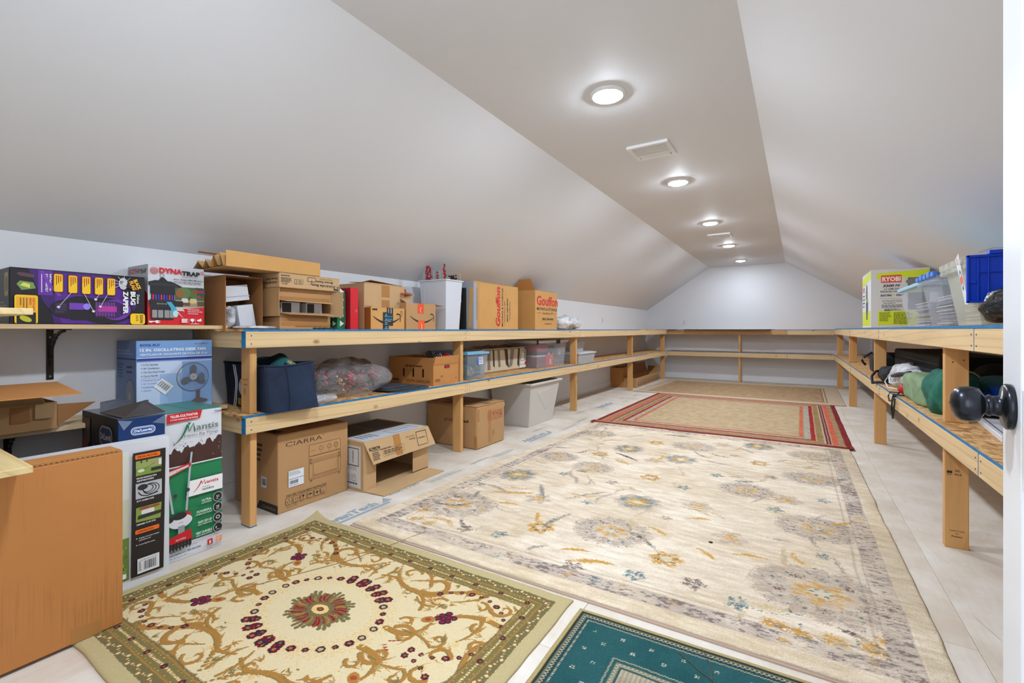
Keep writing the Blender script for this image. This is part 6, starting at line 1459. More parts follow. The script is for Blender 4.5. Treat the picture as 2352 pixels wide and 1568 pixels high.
# light-blue lidded clear tub
def lidtub(name, lab, b0, b1, z0, z1, m, ml, lid_h=.02, th=.003, latch=None, ov=.012):
    t = thing(name, lab, 'storage tub', ((b0[0] + b0[1]) / 2, (b0[2] + b0[3]) / 2, z0)); mb = MB(); tub(mb, b0, b1, z0, z1, th, m); mb.build('tub_body', t, bevel=.008, seg=3)
    mb = MB(); mb.box(b1[0] - ov, b1[1] + ov, b1[2] - ov, b1[3] + ov, z1 - lid_h * .5, z1 + lid_h * .5, ml); mb.box(b1[0] + .02, b1[1] - .02, b1[2] + .02, b1[3] - .02, z1 + lid_h * .5, z1 + lid_h * .5 + .006, ml); mb.build('lid', t, bevel=.004, seg=2)
    return t
M_LBLUE = solid((120, 178, 214), .35)
t = lidtub('storage_tub', 'clear tub with a light blue lid by the second post, lower left shelf', (-2.98, -2.53, 3.29, 3.56), (-3.0, -2.505, 3.27, 3.585), ZB + .001, .862, M_CLEARD, M_LBLUE)
P = FX(-2.512, 3.27, ZB); P.rect(.155, .135, .245, .205, (214, 222, 232)); P.rect(.155, .135, .175, .205, (30, 90, 190)); P.greek(.182, .145, .24, .195, 4, (90, 110, 150)); P.build(t)
tag(MB().blob((-2.74, 3.42, .70), (.20, .115, .075), 3, .05, 9, 2, 30, 18, ZB + .006, mk_towel()).build('stuffed_cloth', smooth=True), 'mixed decorations bundled inside the light blue lidded tub', 'decoration')

# duct-taped tan carton
t = closed_carton('taped_carton', 'tan carton bound with grey and black tape strips on the lower shelf', (-3.0, -2.70, 3.76, 4.66, ZB, .880), mk_card('cardboard_tan', (212, 194, 166)), bev=.02)
M_GTAPE = solid((128, 122, 114), .3); M_DTAPE = solid((52, 46, 44), .35)
rnd = random.Random(6)
for k, (a, w_, mm, s_) in enumerate(((3.86, .05, M_GTAPE, 0), (4.04, .045, M_GTAPE, .02), (4.18, .06, M_DTAPE, .03), (4.32, .07, M_GTAPE, -.05), (4.47, .04, M_DTAPE, -.02), (3.95, .03, M_DTAPE, .01))):
    MB().plate([(-2.6985, a + s_, .66 + .02 * (k % 3)), (-2.6985, a + w_ + s_, .66 + .02 * (k % 2)), (-2.6985, a + w_, .868), (-2.6985, a, .868)], .0008, mm).build('tape_strip', t)
    MB().box(-2.95, -2.705, a, a + w_, .8803, .8812, mm).build('tape_strip', t)
P = FX(-2.70, 3.76, ZB); P.poly([(.74, .02), (.89, .02), (.89, .16), (.80, .20)], (226, 220, 210)); P.frame(.74, .012, .885, .06, .004, K); P.rect(.86, .05, .898, .09, (190, 40, 44)); P.rect(.86, .10, .898, .24, (60, 70, 56))
for k in range(6): P.rect(.868, .11 + k * .021, .89, .122 + k * .021, (220, 220, 214))
P.frame(.77, .10, .85, .22, .004, K); P.build(t)
for k in range(5):
    y = 3.80 + k * .17; MB().plate([(-2.72, y, .883), (-2.72, y + .10, .884), (-2.86, y + .14, .905 + .01 * (k % 2)), (-2.88, y + .02, .90)], .003, (M_CARDD, M_DTAPE)[k % 2]).build('loose_flap', t)
# big clear tote
t = lidtub('storage_tub', 'large clear tote with white lid and black latch, full of holiday decorations', (-2.96, -2.60, 4.73, 5.47), (-2.975, -2.575, 4.70, 5.51), ZB + .001, .935, M_CLEAR, mk_clear('white_lid', (216, 208, 204), .95, .35), .032, ov=.016)
MB().box(-2.562, -2.555, 5.17, 5.28, .905, .953, M_BLACK).build('latch', t, bevel=.003); MB().box(-2.562, -2.555, 4.66, 4.70, .905, .953, M_BLACK).build('latch', t, bevel=.003)
inx = -2.625
def pc(name, lab, cat, mb, **k): return tag(mb.build(name, smooth=k.pop('smooth', False), bevel=k.pop('bevel', 0)), lab, cat)
pc('red_felt', 'folded red felt in the large clear tote', 'cloth', MB().blob((-2.76, 4.99, .85), (.12, .20, .055), 2.5, .03, 8, 3, 30, 16, .80, solid((176, 30, 56), .85)), smooth=True)
pc('glass_jar_box', 'dark boxed ornaments at the near end of the large clear tote', 'box', MB().box(-2.82, -2.625, 4.76, 5.00, ZB + .006, .75, solid((120, 62, 58), .5)).box(-2.82, -2.62, 4.755, 5.0, .75, .765, solid((214, 206, 200), .4)), bevel=.004)
t = thing('gift_carton', 'small red and orange carton in the large clear tote', 'box', (-2.7, 5.11, ZB)); MB().box(-2.71, -2.625, 5.01, 5.20, ZB + .006, .765, solid((200, 44, 44), .5)).build('carton_body', t, bevel=.002); P = FX(-2.625, 5.01, ZB); P.rect(.12, .01, .188, .14, (232, 92, 60)); P.rect(.105, .03, .125, .09, WHT); P.poly([(.05, .145), (.12, .145), (.08, .19)], (226, 150, 130)); P.build(t)
mb = MB(); rnd = random.Random(8)
for k in range(70): mb.ball((-2.66 + rnd.gauss(0, .02), 5.30 + rnd.gauss(0, .035), .74 + rnd.gauss(0, .045)), rnd.uniform(.006, .014), solid(rnd.choice(((190, 158, 96), (170, 134, 70), (150, 130, 90))), .3), 6)
tag(mb.build('gold_ornaments', smooth=True), 'cluster of gold ornaments in the large clear tote', 'ornament', kind='stuff')
mb = MB()
for k in range(46): a, b = rnd.uniform(0, 6.28), rnd.uniform(-1, 1); c = Vector((-2.65, 5.43, .80)); d = Vector((.5 * math.cos(a) * math.sqrt(1 - b * b), math.sin(a) * math.sqrt(1 - b * b), b)) * .055; mb.tube([c, c + d], .0028, solid((226, 226, 230), .5), 4)
tag(mb.build('starburst_ornament'), 'white starburst ornament at the far end of the large clear tote', 'ornament')
pc('dark_cloth', 'dark blue cloth behind the ornaments in the large clear tote', 'cloth', MB().box(-2.95, -2.73, 5.22, 5.46, ZB + .006, .88, solid((58, 62, 80), .8)), bevel=.01)
# small clear container past the third post
lidtub('food_container', 'small frosted container with a white lid past the third post', (-2.72, -2.50, 5.72, 6.26), (-2.74, -2.485, 5.70, 6.30), ZB + .001, .755, mk_clear('frosted_box', (200, 204, 208), .6, .3), mk_clear('frosted_lid', (214, 218, 220), .9, .3), .02)
mb = MB(); tub(mb, (-2.80, -2.62, 5.92, 6.16), (-2.82, -2.60, 5.90, 6.18), .7725, .915, .003, M_FROST); tag(mb.build('food_container', bevel=.004), 'tall frosted container without a lid standing on the small lidded one', 'storage tub')

# ------------------------------------------------------------------ floor under the left shelving
t = closed_carton('oven_carton', 'large brown carton with a line drawing of an oven, under the first shelf bay', (-3.02, -2.56, 1.53, 2.02, 0.0005, .462), M_CARD, bev=.004)
P = FX(-2.56, 1.53, 0); DB = (60, 42, 30); LN = (136, 98, 62)
P.text('CIARRA', .048, .385, .037, DB, bold=-.005, width=.245); P.rect(.062, .395, .115, .3985, (196, 152, 102)); P.ell(.302, .412, .003, .003, DB, 8)
P.rrect(.200, .145, .432, .365, .010, LN); P.rrect(.2035, .1485, .4285, .3615, .008, (190, 146, 98))
P.rect(.205, .288, .427, .296, LN)
for u in (.285, .345, .395): P.ring(u, .33, .0155, .004, LN, 20); P.line((u, .322), (u, .338), .002, LN); P.rect(u - .006, .304, u + .006, .306, DB)
P.greek(.215, .322, .255, .328, 1, LN); P.rrect(.212, .264, .424, .274, .004, LN); P.rrect(.215, .266, .421, .272, .002, (190, 146, 98)); P.rrect(.208, .245, .220, .276, .003, DB); P.rrect(.211, .249, .217, .272, .002, (190, 146, 98)); P.rrect(.413, .245, .425, .276, .003, DB); P.rrect(.416, .249, .422, .272, .002, (190, 146, 98))
P.frame(.224, .166, .413, .256, .0014, LN); P.frame(.230, .172, .407, .250, .0014, LN); P.line((.205, .158), (.428, .158), .0016, LN); P.rect(.208, .136, .220, .145, LN); P.rect(.411, .136, .423, .145, LN)
P.rect(.064, .140, .163, .238, (226, 230, 236)); P.rect(.066, .186, .161, .1885, K); P.greek(.068, .208, .15, .232, 4, (140, 142, 150), 2); P.barcode(.072, .158, .125, .178, 4); P.greek(.07, .146, .15, .153, 1, (120, 120, 130))
P.text("THE ONE YOU'VE BEEN WAITING FOR", .048, .088, .0165, DB, bold=.01, width=.275)
for k in range(6):
    u = .047 + k * .0465; P.rrect(u, .042, u + .036, .080, .004, DB); P.rrect(u + .0014, .0434, u + .0346, .0786, .0032, (190, 146, 98)); c = u + .018
    if k == 0:
        for a in (90, 210, 330): q = (c + .0085 * math.cos(R(a)), .060 + .0085 * math.sin(R(a))); P.line((q[0] - .006 * math.sin(R(a)), q[1] + .006 * math.cos(R(a))), (q[0] + .006 * math.sin(R(a)), q[1] - .006 * math.cos(R(a))), .0042, DB)
    elif k == 1:
        for a in (-.006, .006): P.line((c + a, .050), (c + a, .066), .0022, DB); P.poly([(c + a - .004, .065), (c + a + .004, .065), (c + a, .072)], DB)
        P.line((c - .011, .048), (c + .011, .048), .0016, DB)
    elif k == 2: P.poly([(c - .009, .073), (c + .009, .073), (c + .007, .062), (c, .058), (c - .007, .062)], DB); P.line((c, .058), (c, .048), .002, DB); P.line((c - .007, .048), (c + .007, .048), .002, DB)
    elif k == 3: P.poly([(c + .013 * math.cos(R(a)), .060 + .011 * math.sin(R(a))) for a in range(0, 181, 20)], DB); P.line((c, .060), (c, .048), .0016, DB); P.line((c, .048), (c - .004, .048), .0016, DB)
    elif k == 4: P.rect(c - .006, .053, c + .006, .069, DB); P.rect(c - .013, .057, c - .010, .065, DB); P.rect(c + .010, .057, c + .013, .065, DB)
    else: P.text('5', c, .060, .014, DB, align='C', bold=.02); P.greek(c - .010, .048, c + .010, .056, 2, DB, 1, .7)
P.text('MADE IN CHINA', .048, .026, .0095, DB, width=.07)
P.rect(.0, .0, .022, .05, M_TAPE) if False else None
P.build(t)
P = FY(-3.02, 1.53, 0); P.poly([(.235, .0), (.46, .0), (.46, .052), (.27, .052)], (30, 26, 26)); P.text('CIARRA', .30, .016, .024, (150, 112, 74), width=.14)
P.rect(.29, .135, .345, .20, (200, 204, 210)); P.barcode(.30, .15, .337, .188, 6)
for k, s in enumerate(('COMCI', 'COMCI', '6172Db', '61726')): P.greek(.20, .375 - k * .03, .305, .395 - k * .03, 1, DB, k + 3, .8)
P.build(t, 'side_print'); P = Print((-3.02, 1.53, .462), (1, 0, 0), (0, 1, 0)); P.rect(.26, .02, .40, .08, (70, 60, 52)); P.barcode(.27, .03, .38, .07, 8); P.build(t, 'top_label')

t = open_carton('chair_carton', 'open chair carton with white side label, its lower flap lying on the floor', (-3.0, -2.430, 2.040, 2.665, 0.0005, .331), M_CARDL, '+X')
P = FY(-3.0, 2.04, 0); P.rect(.25, .02, .545, .300, (214, 214, 214)); P.rect(.33, .135, .50, .165, (196, 192, 194)); P.frame(.415, .165, .525, .285, .005, K); P.rect(.345, .17, .40, .285, (24, 22, 22)); P.text('realspace', .462, .270, .026, K, rot=-90, width=.085)
for u in (.40, .455): P.frame(u, .065, u + .038, .105, .002, K)
P.poly([(.415, .08), (.423, .08), (.419, .095)], K); P.line((.463, .085), (.485, .085), .002, K); P.line((.463, .095), (.485, .095), .002, K); P.greek(.40, .04, .52, .056, 1, (90, 90, 96), 4, .7); P.build(t, 'side_print')
P = Print((-3.0, 2.04, .331), (1, 0, 0), (0, 1, 0)); P.rect(.36, .02, .565, .60, (200, 206, 214)); P.poly([(.02, .02), (.35, .02), (.35, .60), (.02, .60)], (92, 74, 62)); P.poly([(.05, .33), (.30, .33), (.30, .58), (.05, .58)], (60, 50, 46)); P.poly([(.10, .05), (.33, .05), (.33, .28), (.10, .28)], (76, 62, 54)); P.frame(.42, .30, .53, .56, .005, K); P.text('realspace', .462, .54, .03, (90, 90, 94), rot=-90, width=.18); P.greek(.40, .05, .52, .2, 4, (130, 134, 140), 4); P.build(t, 'top_print')
MB().box(-2.434, -2.430, 2.044, 2.148, .005, .327, M_CARDL).build('side_flap', t); MB().box(-2.434, -2.430, 2.50, 2.661, .015, .327, M_CARDL).build('side_flap', t)
flap(t, [(-2.428, 2.045, .006), (-2.255, 2.06, .0045), (-2.275, 2.675, .0045), (-2.428, 2.655, .008)], M_CARDL)
fl_ = [(-2.430, 2.042, .331), (-2.430, 2.663, .331), (-2.385, 2.70, .190), (-2.385, 2.085, .180)]
flap(t, fl_, M_CARDL)
P = Print(fl_[0], Vector(fl_[1]) - Vector(fl_[0]), (0, 0, 1)); P.w = (Vector(fl_[0]) - Vector(fl_[3])); P.w = (P.w - P.u * P.w.dot(P.u)).normalized(); P.n = P.u.cross(P.w).normalized(); P.h = .0035
P.text('4638678', .125, -.045, .030, K, rot=180, bold=.02, width=.095); P.text('Black Bonded Leather', .215, -.068, .017, DB, rot=180, width=.165); P.text('Densey', .46, -.055, .022, DB, rot=180, width=.06); P.text('Mid-Back Chair', .455, -.036, .013, DB, rot=180, width=.085); P.frame(.475, -.125, .585, -.020, .004, K); P.text('realspace', .565, -.065, .020, K, rot=180, width=.075)
P.rect(.255, -.145, .315, -.001, M_TAPE); P.frame(.14, -.125, .335, -.075, .0014, DB); P.greek(.15, -.115, .325, -.085, 3, DB, 5); P.greek(.05, -.135, .12, -.08, 5, DB, 6); P.build(t, 'flap_print')
for o_ in [t.children[-2]]: pass
MB().box(-2.4595, -2.4575, 2.20, 2.262, .235, .275, solid((190, 24, 30), .5)).build('inner_label', t) if False else None
t = thing('small_carton', 'white and red carton inside the open chair carton', 'box', (-2.7, 2.35, .0045)); MB().box(-2.98, -2.80, 2.15, 2.52, .0048, .225, solid((176, 176, 178), .5)).build('carton_body', t, bevel=.002); P = FX(-2.80, 2.15, 0); P.rect(.0, .14, .10, .215, (190, 24, 30)); P.rect(.27, .12, .345, .215, (190, 24, 30)); P.text('assemble', .12, .175, .02, K, width=.11, bold=.02) if False else P.greek(.12, .17, .23, .19, 1, K, 4, .8); P.poly([(.235, .165), (.25, .18), (.235, .195), (.22, .18)], K); P.build(t)

t = closed_carton('shipping_carton', 'brown carton with red handling symbols and tape, behind the second post', (-3.02, -2.42, 3.295, 3.75, 0.0005, .388), M_CARD, bev=.012)
P = FX(-2.42, 3.295, 0); P.rect(.175, .03, .225, .385, M_TAPE); P.rect(.0, .335, .455, .372, (190, 140, 90)); P.rect(.008, .25, .035, .36, M_TAPE); 
RD = (176, 60, 44)
for k in range(4):
    u = .165 + k * .065; P.frame(u, .235, u + .055, .315, .003, RD)
    if k == 0: P.line((u + .018, .25), (u + .018, .30), .005, RD); P.line((u + .036, .25), (u + .036, .30), .005, RD)
    elif k == 1: P.poly([(u + .014, .30), (u + .042, .30), (u + .028, .27)], RD); P.line((u + .028, .25), (u + .028, .28), .004, RD)
    elif k == 2: P.poly([(u + .012, .28), (u + .044, .28), (u + .028, .30)], RD); P.line((u + .028, .25), (u + .028, .29), .003, RD)
    else: P.ell(u + .028, .27, .013, .018, RD); P.rect(u + .02, .29, u + .036, .305, RD)
P.text('1/2', .245, .14, .035, (120, 86, 54), rot=-90, width=.05); P.build(t)
P = FY(-3.02, 3.295, 0); P.text('grandin', .22, .235, .038, (70, 50, 36), width=.17); P.text('road', .393, .235, .038, (50, 36, 28), bold=.03, width=.11); P.rect(.33, .0, .375, .055, M_TAPE); P.rect(.565, .02, .598, .12, M_TAPE); P.build(t, 'side_print')
P = Print((-3.02, 3.295, .388), (1, 0, 0), (0, 1, 0)); P.rect(.05, .20, .58, .25, (110, 84, 60)); P.rect(.15, .03, .5, .18, (126, 96, 70)); P.rect(.15, .28, .5, .42, (126, 96, 70)); P.build(t, 'top_print')

t = thing('plastic_bin', 'large off-white plastic bin on the floor with a moulded grip panel', 'bin', (-2.65, 4.66, 0)); M_OFFW = mk_clear('off_white_plastic', (206, 200, 192), .97, .4)
mb = MB(); tub(mb, (-2.93, -2.50, 4.36, 4.93), (-2.97, -2.43, 4.29, 5.01), .0008, .482, .005, M_OFFW); mb.build('bin_body', t, bevel=.022, seg=4, smooth=False)
mb = MB(); b = (-2.99, -2.405, 4.265, 5.035)
for q in ((b[0], b[1], b[2], b[2] + .03), (b[0], b[1], b[3] - .03, b[3]), (b[0], b[0] + .03, b[2] + .03, b[3] - .03), (b[1] - .03, b[1], b[2] + .03, b[3] - .03)): mb.box(*q, .470, .492, M_OFFW)
mb.build('rim', t, bevel=.006, seg=2)
P = Print((-2.502, 4.36, 0.0), (0, 1, 0), (.145, 0, 1)); P.h = .0015
MB().add([tuple(P.P(q) + P.n * .004) for q in ((.12, .37), (.44, .40), (.44, .22), (.36, .16), (.22, .28))] + [tuple(P.P(q)) for q in ((.10, .39), (.46, .42), (.46, .20), (.36, .14), (.20, .27))], [(4, 3, 2, 1, 0)] + [(i, (i + 1) % 5, (i + 1) % 5 + 5, i + 5) for i in range(5)], M_OFFW).build('grip_panel', t)

# cartons at the far left corner
t = open_carton('tall_carton', 'tall narrow brown carton by the fourth post, under the shelf', (-2.975, -2.75, 8.32, 8.72, 0.0005, .365), M_CARDO, '+Z')
t = open_carton('tray_carton', 'long low open carton with a dark chevron print, far left corner', (-2.745, -2.495, 8.36, 9.98, 0.0005, .182), M_CARD, '+Z')
t.location.y += 0.0
P = FX(-2.495, 8.36, 0)
for k in range(14): u = .08 + k * .11; P.poly([(u, .02), (u + .07, .03), (u + .05, .13), (u + .03, .08)], (84, 58, 38)); P.line((u + .02, .02), (u + .09, .15), .008, (84, 58, 38))
P.build(t)
flap(t, [(-2.743, 8.75, .182), (-2.743, 9.98, .182), (-2.80, 9.98, .40), (-2.80, 8.85, .38)], M_CARDD)
flap(t, [(-2.89, 8.36, .182), (-2.51, 8.36, .182), (-2.52, 8.33, .10), (-2.90, 8.33, .10)], M_CARD) if False else None
flap(t, [(-2.74, 9.98, .182), (-2.50, 9.98, .182), (-2.52, 10.06, .29), (-2.74, 10.06, .30)], M_CARDD)

# ------------------------------------------------------------------ far shelf: thin dark sheets lying on top
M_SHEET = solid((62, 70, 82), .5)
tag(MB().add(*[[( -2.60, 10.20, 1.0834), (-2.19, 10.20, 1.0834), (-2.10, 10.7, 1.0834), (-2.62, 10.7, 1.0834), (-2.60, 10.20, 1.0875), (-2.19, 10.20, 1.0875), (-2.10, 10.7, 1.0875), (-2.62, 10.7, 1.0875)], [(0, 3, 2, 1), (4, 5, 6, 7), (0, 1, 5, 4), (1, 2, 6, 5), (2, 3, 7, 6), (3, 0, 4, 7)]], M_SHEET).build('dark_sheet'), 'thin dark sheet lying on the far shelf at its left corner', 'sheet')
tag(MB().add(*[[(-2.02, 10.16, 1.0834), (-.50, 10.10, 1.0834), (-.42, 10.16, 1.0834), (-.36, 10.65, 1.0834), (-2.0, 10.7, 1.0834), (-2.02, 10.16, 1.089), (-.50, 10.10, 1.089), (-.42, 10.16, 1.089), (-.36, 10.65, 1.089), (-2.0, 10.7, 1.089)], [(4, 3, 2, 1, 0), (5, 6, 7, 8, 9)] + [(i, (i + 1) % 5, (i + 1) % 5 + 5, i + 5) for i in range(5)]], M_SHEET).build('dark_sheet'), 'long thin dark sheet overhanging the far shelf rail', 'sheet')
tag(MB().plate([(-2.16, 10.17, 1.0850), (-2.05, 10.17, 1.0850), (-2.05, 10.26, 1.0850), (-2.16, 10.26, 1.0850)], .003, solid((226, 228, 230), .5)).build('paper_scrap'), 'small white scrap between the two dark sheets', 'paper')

# ------------------------------------------------------------------ right shelving, top
ZR = 1.097
t = closed_carton('pressure_washer_carton', 'tall white and lime pressure washer carton on the right shelf', (.60, 1.015, 5.39, 6.0, ZR + .0005, 1.636), M_CARDW, bev=.004)
P = FY(.60, 5.39, ZR); LIME = (206, 220, 30); W2 = (206, 204, 200)
P.rect(.002, .003, .413, .537, W2); P.poly([(.045, .455), (.413, .46), (.413, .525), (.045, .505)], LIME); P.rect(.052, .028, .413, .155, LIME)
P.rect(.075, .415, .222, .485, (214, 74, 52)); P.text('RYOBI', .083, .430, .056, (232, 226, 222), bold=.04, width=.132); P.text('3200', .086, .378, .030, (34, 34, 36), bold=.04, shear=.25, width=.083); P.text('PSI', .176, .380, .024, (34, 34, 36), bold=.04, shear=.25, width=.036)
P.text('2.5 GPM GAS', .096, .350, .023, (44, 44, 46), bold=.01, width=.108); P.text('PRESSURE WASHER', .070, .326, .023, (44, 44, 46), bold=.01, width=.172); P.text('ELECTRIC', .070, .292, .022, (34, 34, 36), bold=.04, shear=.3, width=.086); P.poly([(.162, .292), (.168, .292), (.176, .312), (.170, .312)], LIME); P.text('START', .182, .292, .022, (34, 34, 36), bold=.04, shear=.3, width=.06)
P.line((.06, .27), (.245, .27), .0012, K)
P.text('Lavadora a presion a gasolina', .084, .250, .012, (60, 60, 62), width=.145); P.text('de 3 200 PSI et 9,5 l/min', .084, .238, .012, (60, 60, 62), width=.145); P.greek(.095, .222, .21, .232, 1, (60, 60, 62), 2); P.greek(.078, .185, .235, .215, 3, (60, 60, 62), 3)
P.rect(.08, .100 + .07, .225, .165 + .085 - .08, (214, 206, 198)); P.barcode(.098, .155 + .0, .145, .166, 3); P.greek(.098, .16, .22, .178, 2, (60, 60, 62), 5)
P.rect(.265, .165, .413, .455, (88, 86, 82)); P.ell(.32, .42, .07, .03, (120, 116, 110)); P.poly([(.265, .30), (.33, .26), (.413, .30), (.413, .165), (.265, .165)], (56, 54, 52))
P.greek(.062, .06, .15, .145, 7, (90, 100, 20), 8); P.greek(.165, .035, .30, .145, 10, (80, 90, 20), 9); P.build(t)
P = FNX(.60, 6.0, ZR); P.poly([(.0, .42), (.60, .46), (.60, .535), (.0, .50)], LIME); P.rect(.02, .02, .58, .16, LIME); P.ell(.33, .33, .07, .10, (110, 116, 90)); P.rect(.27, .16, .42, .28, (150, 170, 40)); P.poly([(.27, .25), (.43, .25), (.40, .08), (.30, .08)], (80, 82, 84)); P.text('RYOBI', .06, .36, .07, (220, 80, 60), rot=0, bold=.03, width=.11); P.greek(.06, .2, .18, .34, 4, (70, 70, 74), 3); P.build(t, 'side_print')
flap(t, [(.80, 5.40, 1.638), (1.01, 5.40, 1.6375), (1.0, 5.7, 1.652), (.80, 5.7, 1.655)], M_CARDD, .003)
def papers(lab, x0, x1, y0, y1, z0, n, seed, cols, tilt=.0):
    rnd = random.Random(seed); mb = MB()
    for k in range(n):
        z = z0 + k * .0075; dx, dy = rnd.uniform(-.012, .012), rnd.uniform(-.01, .01); tl = tilt * k / n
        mb.hexa([(x0 + dx, y0 + dy, z), (x1 + dx, y0 + dy, z + rnd.uniform(0, .006) - tl), (x1 + dx, y1 + dy, z + rnd.uniform(0, .006) - tl), (x0 + dx, y1 + dy, z), (x0 + dx, y0 + dy, z + .005), (x1 + dx, y0 + dy, z + .008 - tl), (x1 + dx, y1 + dy, z + .008 - tl), (x0 + dx, y1 + dy, z + .005)], solid(rnd.choice(cols), .7))
    return tag(mb.build('paper_pile'), lab, 'paper', kind='stuff')
t = lidtub('storage_tub', 'round-cornered clear tub with a light blue lid, before the lime carton', (.665, 1.02, 3.66, 4.12), (.640, 1.05, 3.62, 4.27), ZR + .001, 1.358, M_CLEAR, solid((150, 204, 226), .3), .022)
papers('fanned papers and folders inside the light blue lidded tub on the right shelf', .70, 1.0, 3.69, 4.08, ZR + .008, 20, 3, ((206, 208, 214), (176, 178, 190), (150, 152, 166), (206, 190, 160)), .05)
# two attached-lid totes
def attached(lab, y0, y1, zt, m, seed):
    t = thing('lidded_tote', lab, 'storage tub', (.88, (y0 + y1) / 2, ZR)); mb = MB(); tub(mb, (.665, 1.06, y0, y1), (.622, 1.09, y0 - .03, y1 + .02), ZR + .001, zt - .035, .003, m)
    for x in (.70, .78, .86, .94): mb.box(x, x + .006, y0 - .014, y0 - .002, ZR + .02, zt - .08, m)
    mb.build('tote_body', t, bevel=.004)
    mb = MB(); b = (.606, 1.10, y0 - .05, y1 + .04); z = zt - .035
    for q in ((b[0], b[1], b[2], b[2] + .035), (b[0], b[1], b[3] - .035, b[3]), (b[0], b[0] + .035, b[2] + .035, b[3] - .035), (b[1] - .035, b[1], b[2] + .035, b[3] - .035)): mb.box(*q, z - .035, z, m)
    for x in (.62, .72, .82, .92, 1.02): mb.box(x, x + .05, y0 - .057, y0 - .05, z - .06, z + .006, m)
    mb.build('rim', t, bevel=.004)
    return t
M_BLID = solid((8, 62, 196), .3); M_BLID2 = solid((60, 120, 214), .3)
t = attached('clear tote with blue hinge knuckles full of stacked papers, middle of the right shelf', 3.14, 3.485, 1.395, M_CLEAR, 1)
for k in range(5): y = 3.10 + k * .084; MB().box(.594, .612, y, y + .056, 1.352, 1.378 + .008 * (k % 2), M_BLID2).build('lid_knuckle', t, bevel=.003)
MB().plate([(.62, 3.10, 1.368), (.86, 3.10, 1.385), (.86, 3.50, 1.385), (.62, 3.50, 1.368)], .004, M_BLID2).build('lid_leaf', t)
papers('stacked grey papers inside the tote with blue knuckles', .69, 1.03, 3.16, 3.46, ZR + .008, 22, 6, ((190, 190, 202), (160, 158, 172), (210, 206, 204), (140, 140, 156)))
t = attached('milky tote with a bright blue lid leaf hanging over its near side', 2.67, 2.985, 1.408, M_MILK, 2)
mb = MB(); yb = 2.590
mb.box(.600, 1.10, yb, yb + .004, 1.190, 1.386, M_BLID)
for q in ((.600, .609, 1.19, 1.386), (.662, .667, 1.19, 1.386), (.600, 1.10, 1.190, 1.198), (.600, 1.10, 1.376, 1.386), (.63, 1.10, 1.312, 1.317), (.632, .637, 1.198, 1.37), (.76, .766, 1.19, 1.386)): mb.box(q[0], q[1], yb - .009, yb, q[2], q[3], M_BLID)
mb.box(.61, .632, yb - .006, yb, 1.27, 1.282, M_BLID); mb.box(.665, .73, yb - .015, yb + .02, 1.386, 1.402, M_BLID)
mb.build('lid_leaf', t, bevel=.002)
for k in range(4): y = 2.64 + k * .095; MB().box(.594, .610, y, y + .055, 1.358, 1.388, M_MILK).build('lid_knuckle', t, bevel=.003)
MB().plate([(.66, 2.93, 1.392), (.90, 2.93, 1.425), (.90, 3.02, 1.425), (.66, 3.02, 1.392)], .004, M_BLID).build('lid_leaf', t)
P = Print((.640, 2.72, 1.09), (0, -1, 0), (-.145, 0, 1)); P.h = .003; P.poly([(.004, .30), (.060, .32), (.062, .10), (.018, .10)], (222, 226, 226)); P.ell(.036, .205, .018, .045, (90, 110, 140), 20); P.ell(.036, .205, .012, .032, (222, 226, 226), 20); P.poly([(.014, .185), (.056, .195), (.056, .225), (.014, .215)], (226, 120, 110)); P.rect(.02, .275, .03, .30, (220, 120, 110)); P.ell(.062, .115, .009, .009, (220, 226, 240), 14); P.build(t, 'label')
papers('yellowed papers inside the milky tote', .69, 1.03, 2.69, 2.96, ZR + .008, 14, 9, ((206, 196, 172), (214, 206, 186)))
tag(MB().tube([(.655, 2.66, 1.405), (.68, 2.60, 1.412), (.70, 2.575, 1.406), (.80, 2.56, 1.412)], .0016, solid((130, 134, 138), .4), 5).build('wire'), 'thin bent wire over the bright blue lid leaf', 'wire')
tag(MB().blob((.745, 2.33, 1.172), (.135, .17, .080), 2.3, .06, 13, 3, 72, 44, ZR + .001, M_BLKFILM).build('plastic_bag', smooth=True), 'shiny black plastic bag at the near end of the right shelf', 'bag')

# ------------------------------------------------------------------ right shelving, lower shelf
t = thing('travel_bag', 'small black wheeled bag with a dangling strap, beyond the second post', 'bag', (.8, 5.92, ZB))
MB().blob((.835, 5.90, .735), (.165, .26, .112), 5, .006, 8, 1, 44, 28, ZB + .001, M_BLKC).build('bag_body', t, smooth=True); MB().blob((.69, 5.80, .74), (.045, .17, .085), 4, .006, 8, 2, 32, 20, ZB + .004, M_BLKC).build('front_pocket', t, smooth=True)
MB().tube([(.68, 6.0, .845), (.62, 6.02, .80), (.60, 6.04, .75), (.63, 6.05, .71)], .011, M_BLKC, 6).build('strap', t, smooth=True); MB().tube([(.72, 5.68, .86), (.72, 5.88, .873), (.72, 6.05, .86)], .008, solid((60, 62, 66), .4), 6).build('handle', t, smooth=True); MB().box(.606, .616, 6.02, 6.04, .765, .785, solid((190, 192, 196), .3)).build('buckle', t)
t = thing('black_case', 'long flat-topped black case against the right wall', 'case', (.98, 4.9, ZB)); MB().box(.80, 1.155, 4.0, 5.60, ZB + .001, .905, solid((12, 12, 14), .8)).build('case_body', t, bevel=.02, seg=3); MB().box(.79, .80, 4.7, 4.9, .80, .82, M_BLACK).build('handle', t, bevel=.003); MB().box(.7985, .7995, 4.03, 5.57, .845, .850, solid((40, 40, 44), .4)).build('lid_seam', t)
t = thing('duffel_bag', 'black nylon duffel slumped at the shelf edge beside the white bag', 'bag', (.72, 5.15, ZB)); MB().blob((.700, 5.10, .685), (.075, .24, .065), 2.5, .03, 9, 4, 50, 28, ZB + .001, M_BLKC).build('bag_body', t, smooth=True)
